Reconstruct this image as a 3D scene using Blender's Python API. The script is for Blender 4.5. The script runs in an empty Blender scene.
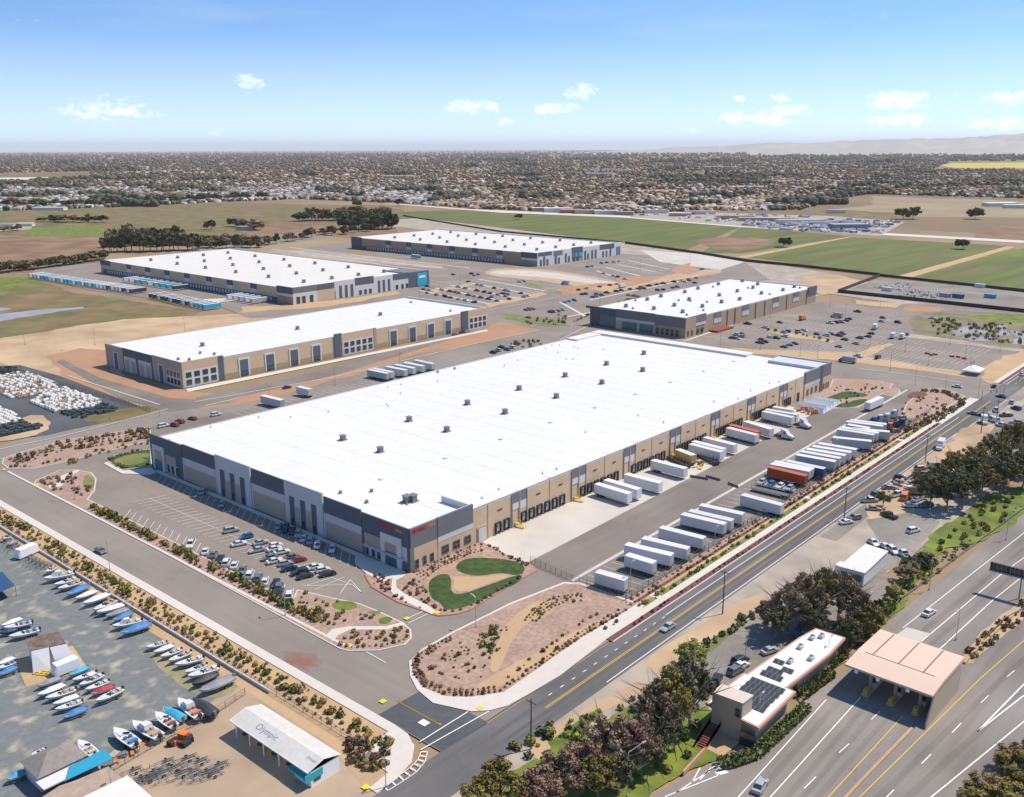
import bpy, bmesh, math, random
import numpy as np
from mathutils import Vector, Matrix
R = math.radians
random.seed(7)
rng = np.random.default_rng(11)
scene = bpy.context.scene
COL = scene.collection
# ------------------------------------------------------------------ camera
CX, CY, CZ = -158.974, -175.979, 110.0
YAW, PITCH, ROLL, FPX = 0.7205954, 0.2564384, -0.0033797, 952.54
_f = Vector((math.cos(YAW)*math.cos(PITCH), math.sin(YAW)*math.cos(PITCH), -math.sin(PITCH)))
_r = Vector((math.sin(YAW), -math.cos(YAW), 0)); _u = _r.cross(_f)
_r, _u = math.cos(ROLL)*_r+math.sin(ROLL)*_u, -math.sin(ROLL)*_r+math.cos(ROLL)*_u
cd = bpy.data.cameras.new('camera'); cam = bpy.data.objects.new('camera', cd); COL.objects.link(cam)
cd.sensor_width = 36; cd.sensor_fit = 'HORIZONTAL'; cd.lens = FPX*36/1024
cd.clip_start = 1; cd.clip_end = 200000
mm = Matrix((_r, _u, -_f)).transposed().to_4x4(); mm.translation = Vector((CX, CY, CZ)); cam.matrix_world = mm
scene.camera = cam
# ------------------------------------------------------------------ light
scene.view_settings.view_transform = 'Standard'; scene.view_settings.look = 'None'
scene.view_settings.gamma = 1; scene.view_settings.use_curve_mapping = False
scene.view_settings.exposure = 0.42
SUN_EL, SUN_AZ = R(57), math.atan2(-0.46, 0.885)      # math angle of the direction to the sun
sl = bpy.data.lights.new('sun', 'SUN'); sl.energy = 4.1; sl.angle = R(0.5); sl.color = (1, 0.90, 0.77)
so = bpy.data.objects.new('sun', sl); COL.objects.link(so)
sd = Vector((math.cos(SUN_EL)*math.cos(SUN_AZ), math.cos(SUN_EL)*math.sin(SUN_AZ), math.sin(SUN_EL)))
so.rotation_euler = sd.to_track_quat('Z', 'Y').to_euler(); so.location = (0, 0, 400)
world = bpy.data.worlds.new('World'); scene.world = world; world.use_nodes = True
nt = world.node_tree; N = nt.nodes; Lk = nt.links; N.clear()
def nd(t, tree=None, **k):
    n = (tree or nt).nodes.new(t)
    for a, b in k.items(): setattr(n, a, b)
    return n
def mth(op, a, b=None, tree=None, clamp=False):
    tr = tree or nt
    n = tr.nodes.new('ShaderNodeMath'); n.operation = op; n.use_clamp = clamp
    for i, v in enumerate((a, b)):
        if v is None: continue
        if isinstance(v, (int, float)): n.inputs[i].default_value = v
        else: tr.links.new(v, n.inputs[i])
    return n.outputs[0]
sky = nd('ShaderNodeTexSky', sky_type='NISHITA', sun_disc=False, sun_elevation=SUN_EL,
         sun_rotation=math.pi/2-SUN_AZ, altitude=100, air_density=1.0, dust_density=0.0, ozone_density=2.5)
tc = nd('ShaderNodeTexCoord')
lift = nd('ShaderNodeMapping', vector_type='POINT'); lift.inputs['Scale'].default_value = (1, 1, 2.0); lift.inputs['Location'].default_value = (0, 0, .085)
Lk.new(tc.outputs['Generated'], lift.inputs[0]); nrm = nd('ShaderNodeVectorMath', operation='NORMALIZE'); Lk.new(lift.outputs[0], nrm.inputs[0]); Lk.new(nrm.outputs[0], sky.inputs[0])
sx = nd('ShaderNodeSeparateXYZ'); Lk.new(tc.outputs['Generated'], sx.inputs[0])
az = mth('ARCTAN2', sx.outputs[1], sx.outputs[0]); el = mth('ARCSINE', sx.outputs[2])
def pix_dir(px, py):
    d = (_f + _r*((px-512)/FPX) - _u*((py-398.5)/FPX)).normalized()
    return math.atan2(d.y, d.x), math.asin(d.z)
# (px, py, half width px, half height px, strength) of the cloud puffs, as directions on the sky
CL = [(112,110,52,16,.62),(250,81,17,8,.75),(215,132,18,5,.45),(470,106,28,9,.75),(490,107,14,9,.8),(506,123,10,6,.6),(582,92,20,9,.85),(556,108,26,7,.75),
      (545,110,12,5,.7),(733,117,17,9,.85),(772,118,24,9,.95),(790,110,22,7,.8),(898,100,30,12,1.0),(902,119,34,9,.8),(780,98,12,6,.8),(1012,98,24,8,.85),
      (1000,124,40,8,.7),(690,130,16,4,.4),(740,98,8,5,.5),(446,145,18,4,.4),(960,95,10,4,.4),(440,98,8,3,.3),(30,20,60,6,.16),(870,15,60,5,.1),(290,72,8,3,.35)]
tot = None
nz = nd('ShaderNodeTexNoise'); nz.inputs['Scale'].default_value = 85; nz.inputs['Detail'].default_value = 7; nz.inputs['Roughness'].default_value = .62
mp = nd('ShaderNodeMapping'); mp.inputs['Scale'].default_value = (1, 1, 2.0); Lk.new(tc.outputs['Generated'], mp.inputs[0]); Lk.new(mp.outputs[0], nz.inputs[0])
for px, py, hw, hh, s in CL:
    a0, e0 = pix_dir(px, py)
    da = mth('DIVIDE', mth('SUBTRACT', az, a0), hw/FPX*1.1); de = mth('DIVIDE', mth('SUBTRACT', el, e0), hh/FPX*1.0)
    m = mth('SUBTRACT', 1.0, mth('ADD', mth('MULTIPLY', da, da), mth('MULTIPLY', de, de)), clamp=True)
    m = mth('MULTIPLY', m, s)
    tot = m if tot is None else mth('MAXIMUM', tot, m)
nv = mth('SUBTRACT', nz.outputs[0], 0.5)
cl = mth('MULTIPLY', mth('SUBTRACT', mth('ADD', tot, mth('MULTIPLY', nv, 2.9)), 0.30), .6, clamp=True)
cl = mth('MULTIPLY', cl, mth('MULTIPLY', tot, 3.0, clamp=True), clamp=True)
# thin veil of high cloud, denser towards the horizon
nz2 = nd('ShaderNodeTexNoise'); nz2.inputs['Scale'].default_value = 5; nz2.inputs['Detail'].default_value = 6
mp2 = nd('ShaderNodeMapping'); mp2.inputs['Scale'].default_value = (1, 1, 9); Lk.new(tc.outputs['Generated'], mp2.inputs[0]); Lk.new(mp2.outputs[0], nz2.inputs[0])
veil = mth('MULTIPLY', mth('SUBTRACT', nz2.outputs[0], 0.50), 0.35, clamp=True)
cl2 = cl
bright = nd('ShaderNodeMix', data_type='RGBA'); bright.inputs[7].default_value = (9.4, 9.6, 9.9, 1)
hsv = nd('ShaderNodeHueSaturation'); hsv.inputs['Saturation'].default_value = 1.12; hsv.inputs['Value'].default_value = 1.0; hsv.inputs['Hue'].default_value=.5
Lk.new(sky.outputs[0], hsv.inputs['Color'])
pale = nd('ShaderNodeMix', data_type='RGBA'); pale.inputs[7].default_value = (5.6, 6.15, 7.0, 1)      # milky air low on the horizon
pf = mth('MULTIPLY', mth('SUBTRACT', 1.0, mth('DIVIDE', mth('ABSOLUTE', el), .11), clamp=True), .5)
Lk.new(mth('MAXIMUM', pf, veil), pale.inputs[0]); Lk.new(hsv.outputs[0], pale.inputs[6])
Lk.new(cl2, bright.inputs[0]); Lk.new(pale.outputs[2], bright.inputs[6])
bg = nd('ShaderNodeBackground'); bg.inputs[1].default_value = 0.15
Lk.new(bright.outputs[2], bg.inputs[0]); wo = nd('ShaderNodeOutputWorld'); Lk.new(bg.outputs[0], wo.inputs[0])
# ------------------------------------------------------------------ helpers
def G(px, py, z=0.0):
    d = _f + _r*((px-512)/FPX) - _u*((py-398.5)/FPX)
    t = (z-CZ)/d.z
    return (CX+d.x*t, CY+d.y*t)
def GG(pts, z=0.0): return [G(a, b, z) for a, b in pts]
def dist(x, y): return math.hypot(x-CX, y-CY)
def inview(x, y, z=0, m=20):
    d = Vector((x-CX, y-CY, z-CZ)); w = d.dot(_f)
    if w < 1: return False
    u, v = 512+FPX*d.dot(_r)/w, 398.5-FPX*d.dot(_u)/w
    return -m < u < 1024+m and -m < v < 797+m
def pxy(x, y, z=0):
    d = Vector((x-CX, y-CY, z-CZ)); w = d.dot(_f); return 512+FPX*d.dot(_r)/w, 398.5-FPX*d.dot(_u)/w
MATS = {}
def mat(name, col, rough=.85, var=.12, scale=.6, col2=None, det=5, metal=0, bump=0, spec=.3, big=0, objrand=0, stretch=None, bigscale=.02, gen=False, thr=.5, sharp=1.6):
    """base colour broken up by world-space noise; col2 is a second colour of the surface itself"""
    if name in MATS: return MATS[name]
    m = bpy.data.materials.new(name); m.use_nodes = True; t = m.node_tree; b = t.nodes['Principled BSDF']
    b.inputs['Roughness'].default_value = rough; b.inputs['Metallic'].default_value = metal
    b.inputs['Specular IOR Level'].default_value = spec
    src = t.nodes.new('ShaderNodeNewGeometry').outputs['Position'] if not gen else t.nodes.new('ShaderNodeTexCoord').outputs['Object']
    if stretch:
        q = t.nodes.new('ShaderNodeMapping'); q.inputs['Scale'].default_value = stretch; t.links.new(src, q.inputs[0]); src = q.outputs[0]
    n1 = t.nodes.new('ShaderNodeTexNoise'); n1.inputs['Scale'].default_value = scale; n1.inputs['Detail'].default_value = det; t.links.new(src, n1.inputs[0])
    fac = mth('ADD', mth('MULTIPLY', mth('SUBTRACT', n1.outputs[0], thr, t), sharp*2 if col2 else 1, t), .5, t, True)
    mx = t.nodes.new('ShaderNodeMix'); mx.data_type = 'RGBA'
    c = col; c2 = col2 or tuple(min(1, x*(1+var)) for x in col)
    if not col2: c = tuple(x*(1-var) for x in col)
    mx.inputs[6].default_value = (*c, 1); mx.inputs[7].default_value = (*c2, 1); t.links.new(fac, mx.inputs[0])
    out = mx.outputs[2]
    n2 = t.nodes.new('ShaderNodeTexNoise'); n2.inputs['Scale'].default_value = bigscale if big else scale*7; n2.inputs['Detail'].default_value = 4; t.links.new(src, n2.inputs[0])
    k = big or var*.6
    f2 = mth('ADD', mth('MULTIPLY', mth('SUBTRACT', n2.outputs[0], .5, t), 2*k*1.6, t), 1.0, t)
    if objrand:
        oi = t.nodes.new('ShaderNodeObjectInfo')
        f2 = mth('MULTIPLY', f2, mth('ADD', mth('MULTIPLY', mth('SUBTRACT', oi.outputs['Random'], .5, t), 2*objrand, t), 1.0, t), t)
    mu = t.nodes.new('ShaderNodeVectorMath'); mu.operation = 'SCALE'; t.links.new(out, mu.inputs[0]); t.links.new(f2, mu.inputs['Scale'])
    t.links.new(mu.outputs[0], b.inputs['Base Color'])
    if bump:
        bp = t.nodes.new('ShaderNodeBump'); bp.inputs['Strength'].default_value = bump; bp.inputs['Distance'].default_value = .1
        t.links.new(n2.outputs[0], bp.inputs['Height']); t.links.new(bp.outputs[0], b.inputs['Normal'])
    MATS[name] = m; return m
def asphalt(name, c, patch=.16, along=(1, 1, 1)):
    """aged asphalt: fine grain, broad worn patches, long tyre-worn streaks and a few crack-seal lines"""
    m = bpy.data.materials.new(name); m.use_nodes = True; t = m.node_tree; b = t.nodes['Principled BSDF']
    b.inputs['Roughness'].default_value = .9; b.inputs['Specular IOR Level'].default_value = .2
    P = t.nodes.new('ShaderNodeNewGeometry').outputs['Position']
    def nz(s, d, st=None):
        src = P
        if st:
            q = t.nodes.new('ShaderNodeMapping'); q.inputs['Scale'].default_value = st; t.links.new(P, q.inputs[0]); src = q.outputs[0]
        n = t.nodes.new('ShaderNodeTexNoise'); n.inputs['Scale'].default_value = s; n.inputs['Detail'].default_value = d; t.links.new(src, n.inputs[0]); return n.outputs[0]
    f = mth('ADD', mth('MULTIPLY', mth('SUBTRACT', nz(.035, 5), .5, t), 4*patch, t), 1, t)
    f = mth('ADD', f, mth('MULTIPLY', mth('SUBTRACT', nz(.5, 6, along), .5, t), 1.6*patch, t), t)
    f = mth('ADD', f, mth('MULTIPLY', mth('SUBTRACT', nz(3, 3), .5, t), .5*patch, t), t)
    vo = t.nodes.new('ShaderNodeTexVoronoi'); vo.feature = 'DISTANCE_TO_EDGE'; vo.inputs['Scale'].default_value = .035
    wp = t.nodes.new('ShaderNodeVectorMath'); wp.operation = 'ADD'; n3 = t.nodes.new('ShaderNodeTexNoise'); n3.inputs['Scale'].default_value = .12
    t.links.new(P, n3.inputs[0]); sc = t.nodes.new('ShaderNodeVectorMath'); sc.operation = 'SCALE'; sc.inputs['Scale'].default_value = 14; t.links.new(n3.outputs[1], sc.inputs[0])
    t.links.new(P, wp.inputs[0]); t.links.new(sc.outputs[0], wp.inputs[1]); t.links.new(wp.outputs[0], vo.inputs[0])
    cr = mth('SUBTRACT', 1.0, mth('MULTIPLY', mth('SUBTRACT', .006, vo.outputs[0], t), 22, t, True), t)
    f = mth('MULTIPLY', f, cr, t)
    mu = t.nodes.new('ShaderNodeVectorMath'); mu.operation = 'SCALE'; mu.inputs[0].default_value = c; t.links.new(f, mu.inputs['Scale'])
    t.links.new(mu.outputs[0], b.inputs['Base Color']); MATS[name] = m; return m
def flat(name, col, rough=.5, metal=0, spec=.5, coat=0, emit=None):
    if name in MATS: return MATS[name]
    m = bpy.data.materials.new(name); m.use_nodes = True; t = m.node_tree; b = t.nodes['Principled BSDF']
    b.inputs['Base Color'].default_value = (*col, 1); b.inputs['Roughness'].default_value = rough; b.inputs['Metallic'].default_value = metal
    b.inputs['Specular IOR Level'].default_value = spec; b.inputs['Coat Weight'].default_value = coat
    n1 = t.nodes.new('ShaderNodeTexNoise'); n1.inputs['Scale'].default_value = 1.7; n1.inputs['Detail'].default_value = 4
    t.links.new(t.nodes.new('ShaderNodeNewGeometry').outputs['Position'], n1.inputs[0])
    f = mth('ADD', mth('MULTIPLY', mth('SUBTRACT', n1.outputs[0], .5, t), .25, t), 1, t)
    mu = t.nodes.new('ShaderNodeVectorMath'); mu.operation = 'SCALE'; mu.inputs[0].default_value = col; t.links.new(f, mu.inputs['Scale'])
    t.links.new(mu.outputs[0], b.inputs['Base Color'])
    MATS[name] = m; return m
def tag(o, label=None, cat=None, group=None, kind=None):
    if label: o['label'] = label
    if cat: o['category'] = cat
    if group: o['group'] = group
    if kind: o['kind'] = kind
    return o
def empty(name, loc=(0, 0, 0), rz=0):
    o = bpy.data.objects.new(name, None); COL.objects.link(o); o.location = loc; o.rotation_euler = (0, 0, rz); o.empty_display_size = .5
    return o
class MB:
    def __init__(s): s.v = []; s.f = []; s.m = []
    def add(s, vs, fs, m=0):
        n = len(s.v); s.v += [tuple(p) for p in vs]; s.f += [tuple(i+n for i in f) for f in fs]; s.m += [m]*len(fs); return s
    def box(s, x0, x1, y0, y1, z0, z1, m=0):
        return s.add([(x0,y0,z0),(x1,y0,z0),(x1,y1,z0),(x0,y1,z0),(x0,y0,z1),(x1,y0,z1),(x1,y1,z1),(x0,y1,z1)],
                     [(3,2,1,0),(4,5,6,7),(0,1,5,4),(1,2,6,5),(2,3,7,6),(3,0,4,7)], m)
    def prism(s, pts, z0, z1, m=0, bottom=False):
        a = sum(p[0]*q[1]-q[0]*p[1] for p, q in zip(pts, pts[1:]+pts[:1]))
        if a < 0: pts = pts[::-1]
        n = len(pts)
        fs = [tuple(range(n, 2*n))]+[(i, (i+1) % n, (i+1) % n+n, i+n) for i in range(n)]
        if bottom: fs.append(tuple(range(n-1, -1, -1)))
        return s.add([(x, y, z0) for x, y in pts]+[(x, y, z1) for x, y in pts], fs, m)
    def sheet(s, pts, z, m=0):
        a = sum(p[0]*q[1]-q[0]*p[1] for p, q in zip(pts, pts[1:]+pts[:1]))
        if a < 0: pts = pts[::-1]
        return s.add([(x, y, z) for x, y in pts], [tuple(range(len(pts)))], m)
    def tube(s, p, q, r, r2=None, n=6, m=0, cap=True):
        p, q = Vector(p), Vector(q); d = (q-p).normalized(); a = d.orthogonal().normalized(); b = d.cross(a); r2 = r if r2 is None else r2
        vs = [p+(a*math.cos(t)+b*math.sin(t))*r for t in [2*math.pi*i/n for i in range(n)]]+[q+(a*math.cos(t)+b*math.sin(t))*r2 for t in [2*math.pi*i/n for i in range(n)]]
        fs = [(i, (i+1) % n, (i+1) % n+n, i+n) for i in range(n)]
        if cap: fs += [tuple(range(n-1, -1, -1)), tuple(range(n, 2*n))]
        return s.add(vs, fs, m)
    def line(s, p, q, w, z, m=0):
        p, q = Vector(p[:2]), Vector(q[:2]); d = (q-p).normalized(); k = Vector((-d.y, d.x))*w/2
        return s.add([(*(p-k), z), (*(q-k), z), (*(q+k), z), (*(p+k), z)], [(0, 1, 2, 3)], m)
    def mesh(s, name, mats, smooth=False):
        me = bpy.data.meshes.new(name); me.from_pydata(s.v, [], s.f)
        for m in (mats if isinstance(mats, (list, tuple)) else [mats]): me.materials.append(m)
        me.polygons.foreach_set('material_index', s.m)
        if smooth: me.polygons.foreach_set('use_smooth', [True]*len(s.f))
        me.update(); return me
    def build(s, name, mats, parent=None, loc=None, smooth=False):
        o = bpy.data.objects.new(name, s.mesh(name, mats, smooth)); COL.objects.link(o)
        if parent: o.parent = parent
        if loc is not None: o.location = loc
        return o
KIDS = {}
def copy_tree(o, loc, rz, sc=None):
    c = o.copy(); COL.objects.link(c); c.location = loc; c.rotation_euler = (0, 0, rz)
    if sc: c.scale = (sc, sc, sc) if isinstance(sc, (int, float)) else sc
    for ch in KIDS.get(o.name) or o.children:
        d = ch.copy(); COL.objects.link(d); d.parent = c
        for g in ch.children:
            e = g.copy(); COL.objects.link(e); e.parent = d
    return c
def npmesh(name, V, F, mi, mats):
    """V (n,3), F (m,k) all faces with k corners"""
    me = bpy.data.meshes.new(name); n, k = F.shape
    me.vertices.add(len(V)); me.vertices.foreach_set('co', V.astype(np.float32).ravel())
    me.loops.add(n*k); me.loops.foreach_set('vertex_index', F.astype(np.int32).ravel())
    me.polygons.add(n); me.polygons.foreach_set('loop_start', (np.arange(n)*k).astype(np.int32))
    for m in mats: me.materials.append(m)
    me.polygons.foreach_set('material_index', mi.astype(np.int32))
    me.update(calc_edges=True); return me
def scatter_mesh(name, T, pos, scl, rot, mats, mi=None):
    """many copies of a template (V, F, M) as one mesh; scl (n,3); mi optional (n,) material per copy"""
    V, F, M = T; n = len(pos); c, s_ = np.cos(rot), np.sin(rot)
    P = V[None]*scl[:, None]; X = P[..., 0]*c[:, None]-P[..., 1]*s_[:, None]; Y = P[..., 0]*s_[:, None]+P[..., 1]*c[:, None]
    P = np.stack([X, Y, P[..., 2]], -1)+pos[:, None]
    FF = (F[None]+(np.arange(n)*len(V))[:, None, None]).reshape(-1, F.shape[1])
    MI = np.tile(M, n) if mi is None else (M[None]+mi[:, None]).ravel()
    return npmesh(name, P.reshape(-1, 3), FF, MI, mats)
ZC = [0]
def st(name, mb, mats):
    ZC[0] += 1; dz = ZC[0]*.00035; mb.v = [(x, y, z+dz) for x, y, z in mb.v]      # no two sheets ever share a plane
    o = mb.build(name, mats); o['kind'] = 'structure'; return o
def inset(pts, d):
    a = sum(p[0]*q[1]-q[0]*p[1] for p, q in zip(pts, pts[1:]+pts[:1]))
    if a < 0: pts = pts[::-1]
    out = []; n = len(pts)
    for i in range(n):
        p0, p1, p2 = Vector(pts[i-1]), Vector(pts[i]), Vector(pts[(i+1) % n])
        e1 = (p1-p0).normalized(); e2 = (p2-p1).normalized(); n1 = Vector((-e1.y, e1.x)); n2 = Vector((-e2.y, e2.x))
        b = (n1+n2); b = b.normalized() if b.length > 1e-6 else n1
        k = max(.5, b.dot(n1)); q = p1+b*(d/k); out.append((q.x, q.y))
    return out
def rough(pts, lv=4, k=.07, seed=0):
    r_ = random.Random(seed or int(abs(pts[0][0]*7+pts[0][1]*13)))
    for q in range(lv):
        o = []
        for i in range(len(pts)):
            (x0, y0), (x1, y1) = pts[i], pts[(i+1) % len(pts)]; t = r_.uniform(-k, k)
            o += [(x0, y0), ((x0+x1)/2-(y1-y0)*t, (y0+y1)/2+(x1-x0)*t)]
        pts = o
    return pts
def smooth_poly(pts, it=2):
    for _ in range(it):
        o = []
        for i in range(len(pts)):
            p, q = pts[i], pts[(i+1) % len(pts)]
            o += [(p[0]*.75+q[0]*.25, p[1]*.75+q[1]*.25), (p[0]*.25+q[0]*.75, p[1]*.25+q[1]*.75)]
        pts = o
    return pts
def inpoly(x, y, pts):
    c = False; j = len(pts)-1
    for i in range(len(pts)):
        if (pts[i][1] > y) != (pts[j][1] > y) and x < (pts[j][0]-pts[i][0])*(y-pts[i][1])/(pts[j][1]-pts[i][1]+1e-12)+pts[i][0]: c = not c
        j = i
    return c
ORD = ['', 'first', 'second', 'third', 'fourth', 'fifth', 'sixth', 'seventh', 'eighth', 'ninth', 'tenth', 'eleventh', 'twelfth', 'thirteenth', 'fourteenth', 'fifteenth',
       'sixteenth', 'seventeenth', 'eighteenth', 'nineteenth', 'twentieth']
TEN = {2: 'twenty', 3: 'thirty', 4: 'forty', 5: 'fifty', 6: 'sixty', 7: 'seventy', 8: 'eighty', 9: 'ninety'}
def ordw(n):
    if n <= 20: return ORD[n]
    t, r = divmod(n, 10)
    if r == 0: return TEN[t][:-1]+'ieth'
    return TEN[t]+' '+ORD[r]
# ------------------------------------------------------------------ surface materials
M = {}
M['ground'] = mat('dry_earth', (.30, .20, .12), var=.25, scale=.02, col2=(.21, .165, .09), det=9, big=.22, bigscale=.004)
M['asphalt'] = asphalt('aged_asphalt', (.235, .20, .168))
M['blvd'] = asphalt('boulevard_asphalt', (.235, .205, .172), along=(1, .05, 1))
M['art'] = asphalt('arterial_asphalt', (.135, .13, .125), .3, (.04, 1, 1))
M['dockasph'] = asphalt('yard_asphalt', (.195, .17, .145), .24, (.06, 1, 1))
M['hw'] = asphalt('highway_asphalt', (.225, .20, .175), .28, (.04, 1, 1))
for k_, (c_, n_) in {'track': ((.19, .17, .15), 'worn_wheel_track')}.items(): M[k_] = asphalt(n_, c_, .35, (.03, 1, 1))
M['newasph'] = asphalt('new_asphalt', (.085, .09, .095), .3)
M['lotgrey'] = asphalt('grey_lot', (.235, .21, .18), .32)
M['conc'] = mat('concrete_light', (.50, .46, .40), var=.1, scale=.15, det=8, big=.12, bigscale=.05)
M['walk'] = mat('sidewalk_concrete', (.56, .51, .45), var=.08, scale=.5, det=6, big=.08)
M['kerb'] = mat('kerb_concrete', (.55, .51, .45), var=.1, scale=.8)
M['redkerb'] = mat('red_kerb', (.38, .16, .13), var=.2, scale=.8)
M['gravel'] = mat('pink_gravel', (.41, .275, .205), var=.12, scale=.9, col2=(.27, .19, .145), det=10, big=.18, bigscale=.12)
M['tan'] = mat('tan_gravel', (.44, .30, .17), var=.15, scale=.9, det=8, big=.15, bigscale=.06)
M['mulch'] = mat('bark_mulch', (.17, .075, .055), scale=2, col2=(.12, .06, .045), det=7)
M['redsoil'] = mat('red_soil', (.42, .215, .115), scale=.1, col2=(.31, .20, .125), det=8, big=.15, bigscale=.05)
M['sand'] = mat('graded_sand', (.50, .36, .22), scale=.04, col2=(.36, .25, .15), det=9, big=.18, bigscale=.015)
M['lawn'] = mat('lawn', (.060, .095, .02), scale=.5, col2=(.03, .055, .014), det=7, big=.2, bigscale=.15, bump=.4)
M['verge'] = mat('rough_grass', (.12, .17, .04), scale=.25, col2=(.21, .185, .08), det=9, big=.25, bigscale=.04, bump=.5)
M['bright'] = mat('bright_grass', (.19, .22, .03), scale=.16, col2=(.08, .12, .025), det=9, big=.22, bigscale=.05, bump=.5)
M['shoulder'] = mat('gravel_shoulder', (.40, .335, .26), scale=.1, col2=(.29, .25, .20), det=10, big=.18, bigscale=.04)
M['boatyard'] = mat('blue_grey_gravel', (.165, .18, .175), scale=.22, col2=(.40, .35, .26), det=12, big=.16, bigscale=.6, thr=.62, sharp=2.6, rough=1, spec=.05)
M['yardtan'] = mat('compacted_tan_yard', (.42, .31, .21), scale=.1, col2=(.30, .225, .155), det=9, big=.12, bigscale=.05)
M['field'] = mat('crop_field', (.10, .13, .022), scale=.06, col2=(.15, .125, .045), det=9, big=.35, bigscale=.05, thr=.56, stretch=(.12, 1, 1))
M['field2'] = mat('rough_pasture', (.12, .125, .036), scale=.022, col2=(.22, .14, .07), det=11, big=.4, bigscale=.05)
M['brownfield'] = mat('ploughed_field', (.17, .10, .055), scale=.03, col2=(.26, .165, .09), det=8, big=.2, bigscale=.006)
M['tanfield'] = mat('dry_field', (.31, .245, .14), scale=.008, col2=(.25, .19, .11), det=8, big=.15, bigscale=.003)
M['yellowfield'] = mat('mustard_field', (.52, .42, .06), scale=.01, col2=(.36, .34, .06), det=6, big=.1)
M['town'] = mat('town_ground', (.25, .16, .085), scale=.004, col2=(.15, .12, .065), det=9, big=.25, bigscale=.002)
M['white'] = mat('white_road_paint', (.72, .70, .66), var=.1, scale=2)
M['yellow'] = mat('yellow_road_paint', (.62, .40, .07), var=.1, scale=2)
M['truncated'] = mat('yellow_tactile', (.66, .5, .05), var=.1, scale=2)
M['redpaint'] = mat('red_dust', (.28, .10, .07), scale=.3, col2=(.19, .15, .13), det=9, thr=.55)
M['water'] = mat('creek_water', (.34, .33, .33), scale=.05, col2=(.26, .24, .22), rough=.35, spec=.25)
# ------------------------------------------------------------------ the ground and fields
b = MB(); xs = [-60000, -20000, -6000, -2000, -600, -200, 0, 200, 400, 800, 1400, 2200, 3500, 5500, 8500, 13000, 20000, 32000, 46000, 60000]
for i in range(len(xs)-1):
    for j in range(len(xs)-1): b.sheet([(xs[i], xs[j]), (xs[i+1], xs[j]), (xs[i+1], xs[j+1]), (xs[i], xs[j+1])], -.25)
st('ground', b, M['ground'])
def px_sheet(name, pts, z, m, smooth=0):
    P = GG(pts)
    if smooth: P = smooth_poly(P, smooth)
    if name in ('pasture', 'graded_sand', 'red_earth', 'dry_earth', 'dry_verge', 'creek', 'basin_bank', 'basin_water', 'grass_slope', 'median_soil', 'fallow_patch', 'grass_verge', 'rough_soil', 'dry_field', 'foundation_soil'): P = rough(P, 3 if smooth else 5, .05 if smooth else .085)
    return st(name, MB().sheet(P, z), m)
px_sheet('town_ground', [(-60,213),(120,208),(300,199),(400,204),(560,212),(740,222),(1090,238),(1110,158),(-80,158)], -.2, M['town'])
px_sheet('dry_field', [(-40,207),(110,203),(250,203),(385,205),(420,218),(300,232),(120,240),(-40,232)], -.17, M['field2'])
px_sheet('pasture', [(20,231),(40,227),(95,225),(130,233),(80,241),(45,240)], -.15, M['bright'], 1)
px_sheet('pasture', [(150,218),(200,216),(262,220),(250,230),(160,232)], -.15, M['field2'], 1)
px_sheet('ploughed_field', [(-40,237),(103,236),(104,262),(60,270),(-40,276)], -.14, M['brownfield'])
px_sheet('ploughed_field', [(255,226),(300,222),(395,225),(400,238),(300,238),(240,242)], -.14, M['brownfield'])
px_sheet('crop_field', [(392,212),(460,210),(624,217),(740,227),(680,252),(624,243.5),(500,232)], -.14, M['field'])
px_sheet('crop_field', [(742,227),(851,236),(742,253),(700,253)], -.135, M['field'])
px_sheet('fallow_patch', [(690,238),(760,237),(780,243),(745,251),(705,247)], -.12, M['brownfield'], 2)
px_sheet('crop_field', [(742,256),(851,237),(1012,246),(905,275),(878,274)], -.135, M['field'])
px_sheet('crop_field', [(908,277),(1014,249),(1100,253),(1110,298)], -.135, M['field'])
px_sheet('crop_field', [(982,255),(1024,248),(1100,250),(1100,259)], -.125, M['bright'])
px_sheet('dirt_track', [(735,257),(846,237),(852,237),(745,258)], -.11, M['tan'])
px_sheet('dirt_track', [(897,276),(1007,246),(1015,247),(912,277)], -.11, M['tan'])
px_sheet('dirt_track', [(380,203),(402,204),(470,209),(624,215.6),(740,225),(1090,244),(1090,246.5),(740,227),(624,217.5),(500,212.5)], -.1, M['walk'])
px_sheet('dry_field', [(826,210),(870,196),(1090,203),(1090,219),(890,216)], -.12, M['tanfield'])
px_sheet('pasture', [(815,214),(826,209),(896,213),(897,218),(830,217)], -.1, M['field2'])
px_sheet('ploughed_field', [(975,231),(1000,226),(1090,226),(1090,243),(975,238)], -.12, M['brownfield'])
px_sheet('mustard_field', [(940,165.8),(952,163),(1090,161.8),(1090,168),(960,168.5)], -.1, M['yellowfield'])
px_sheet('dry_field', [(590,206),(660,202),(700,205),(640,210)], -.1, M['tanfield'])
px_sheet('dry_field', [(-40,176),(0,175),(90,172),(92,177),(-40,182)], -.1, M['field2'])
px_sheet('distant_road', [(-40,178),(48,177),(48,179),(-40,181)], -.05, M['walk'])
px_sheet('vendor_lot', [(640,213),(700,212),(830,216),(905,222),(880,236),(740,226),(630,217)], -.09, M['shoulder'])
px_sheet('vendor_lot', [(-30,224),(30,223),(32,229),(-30,234)], -.09, M['shoulder'])
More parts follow.
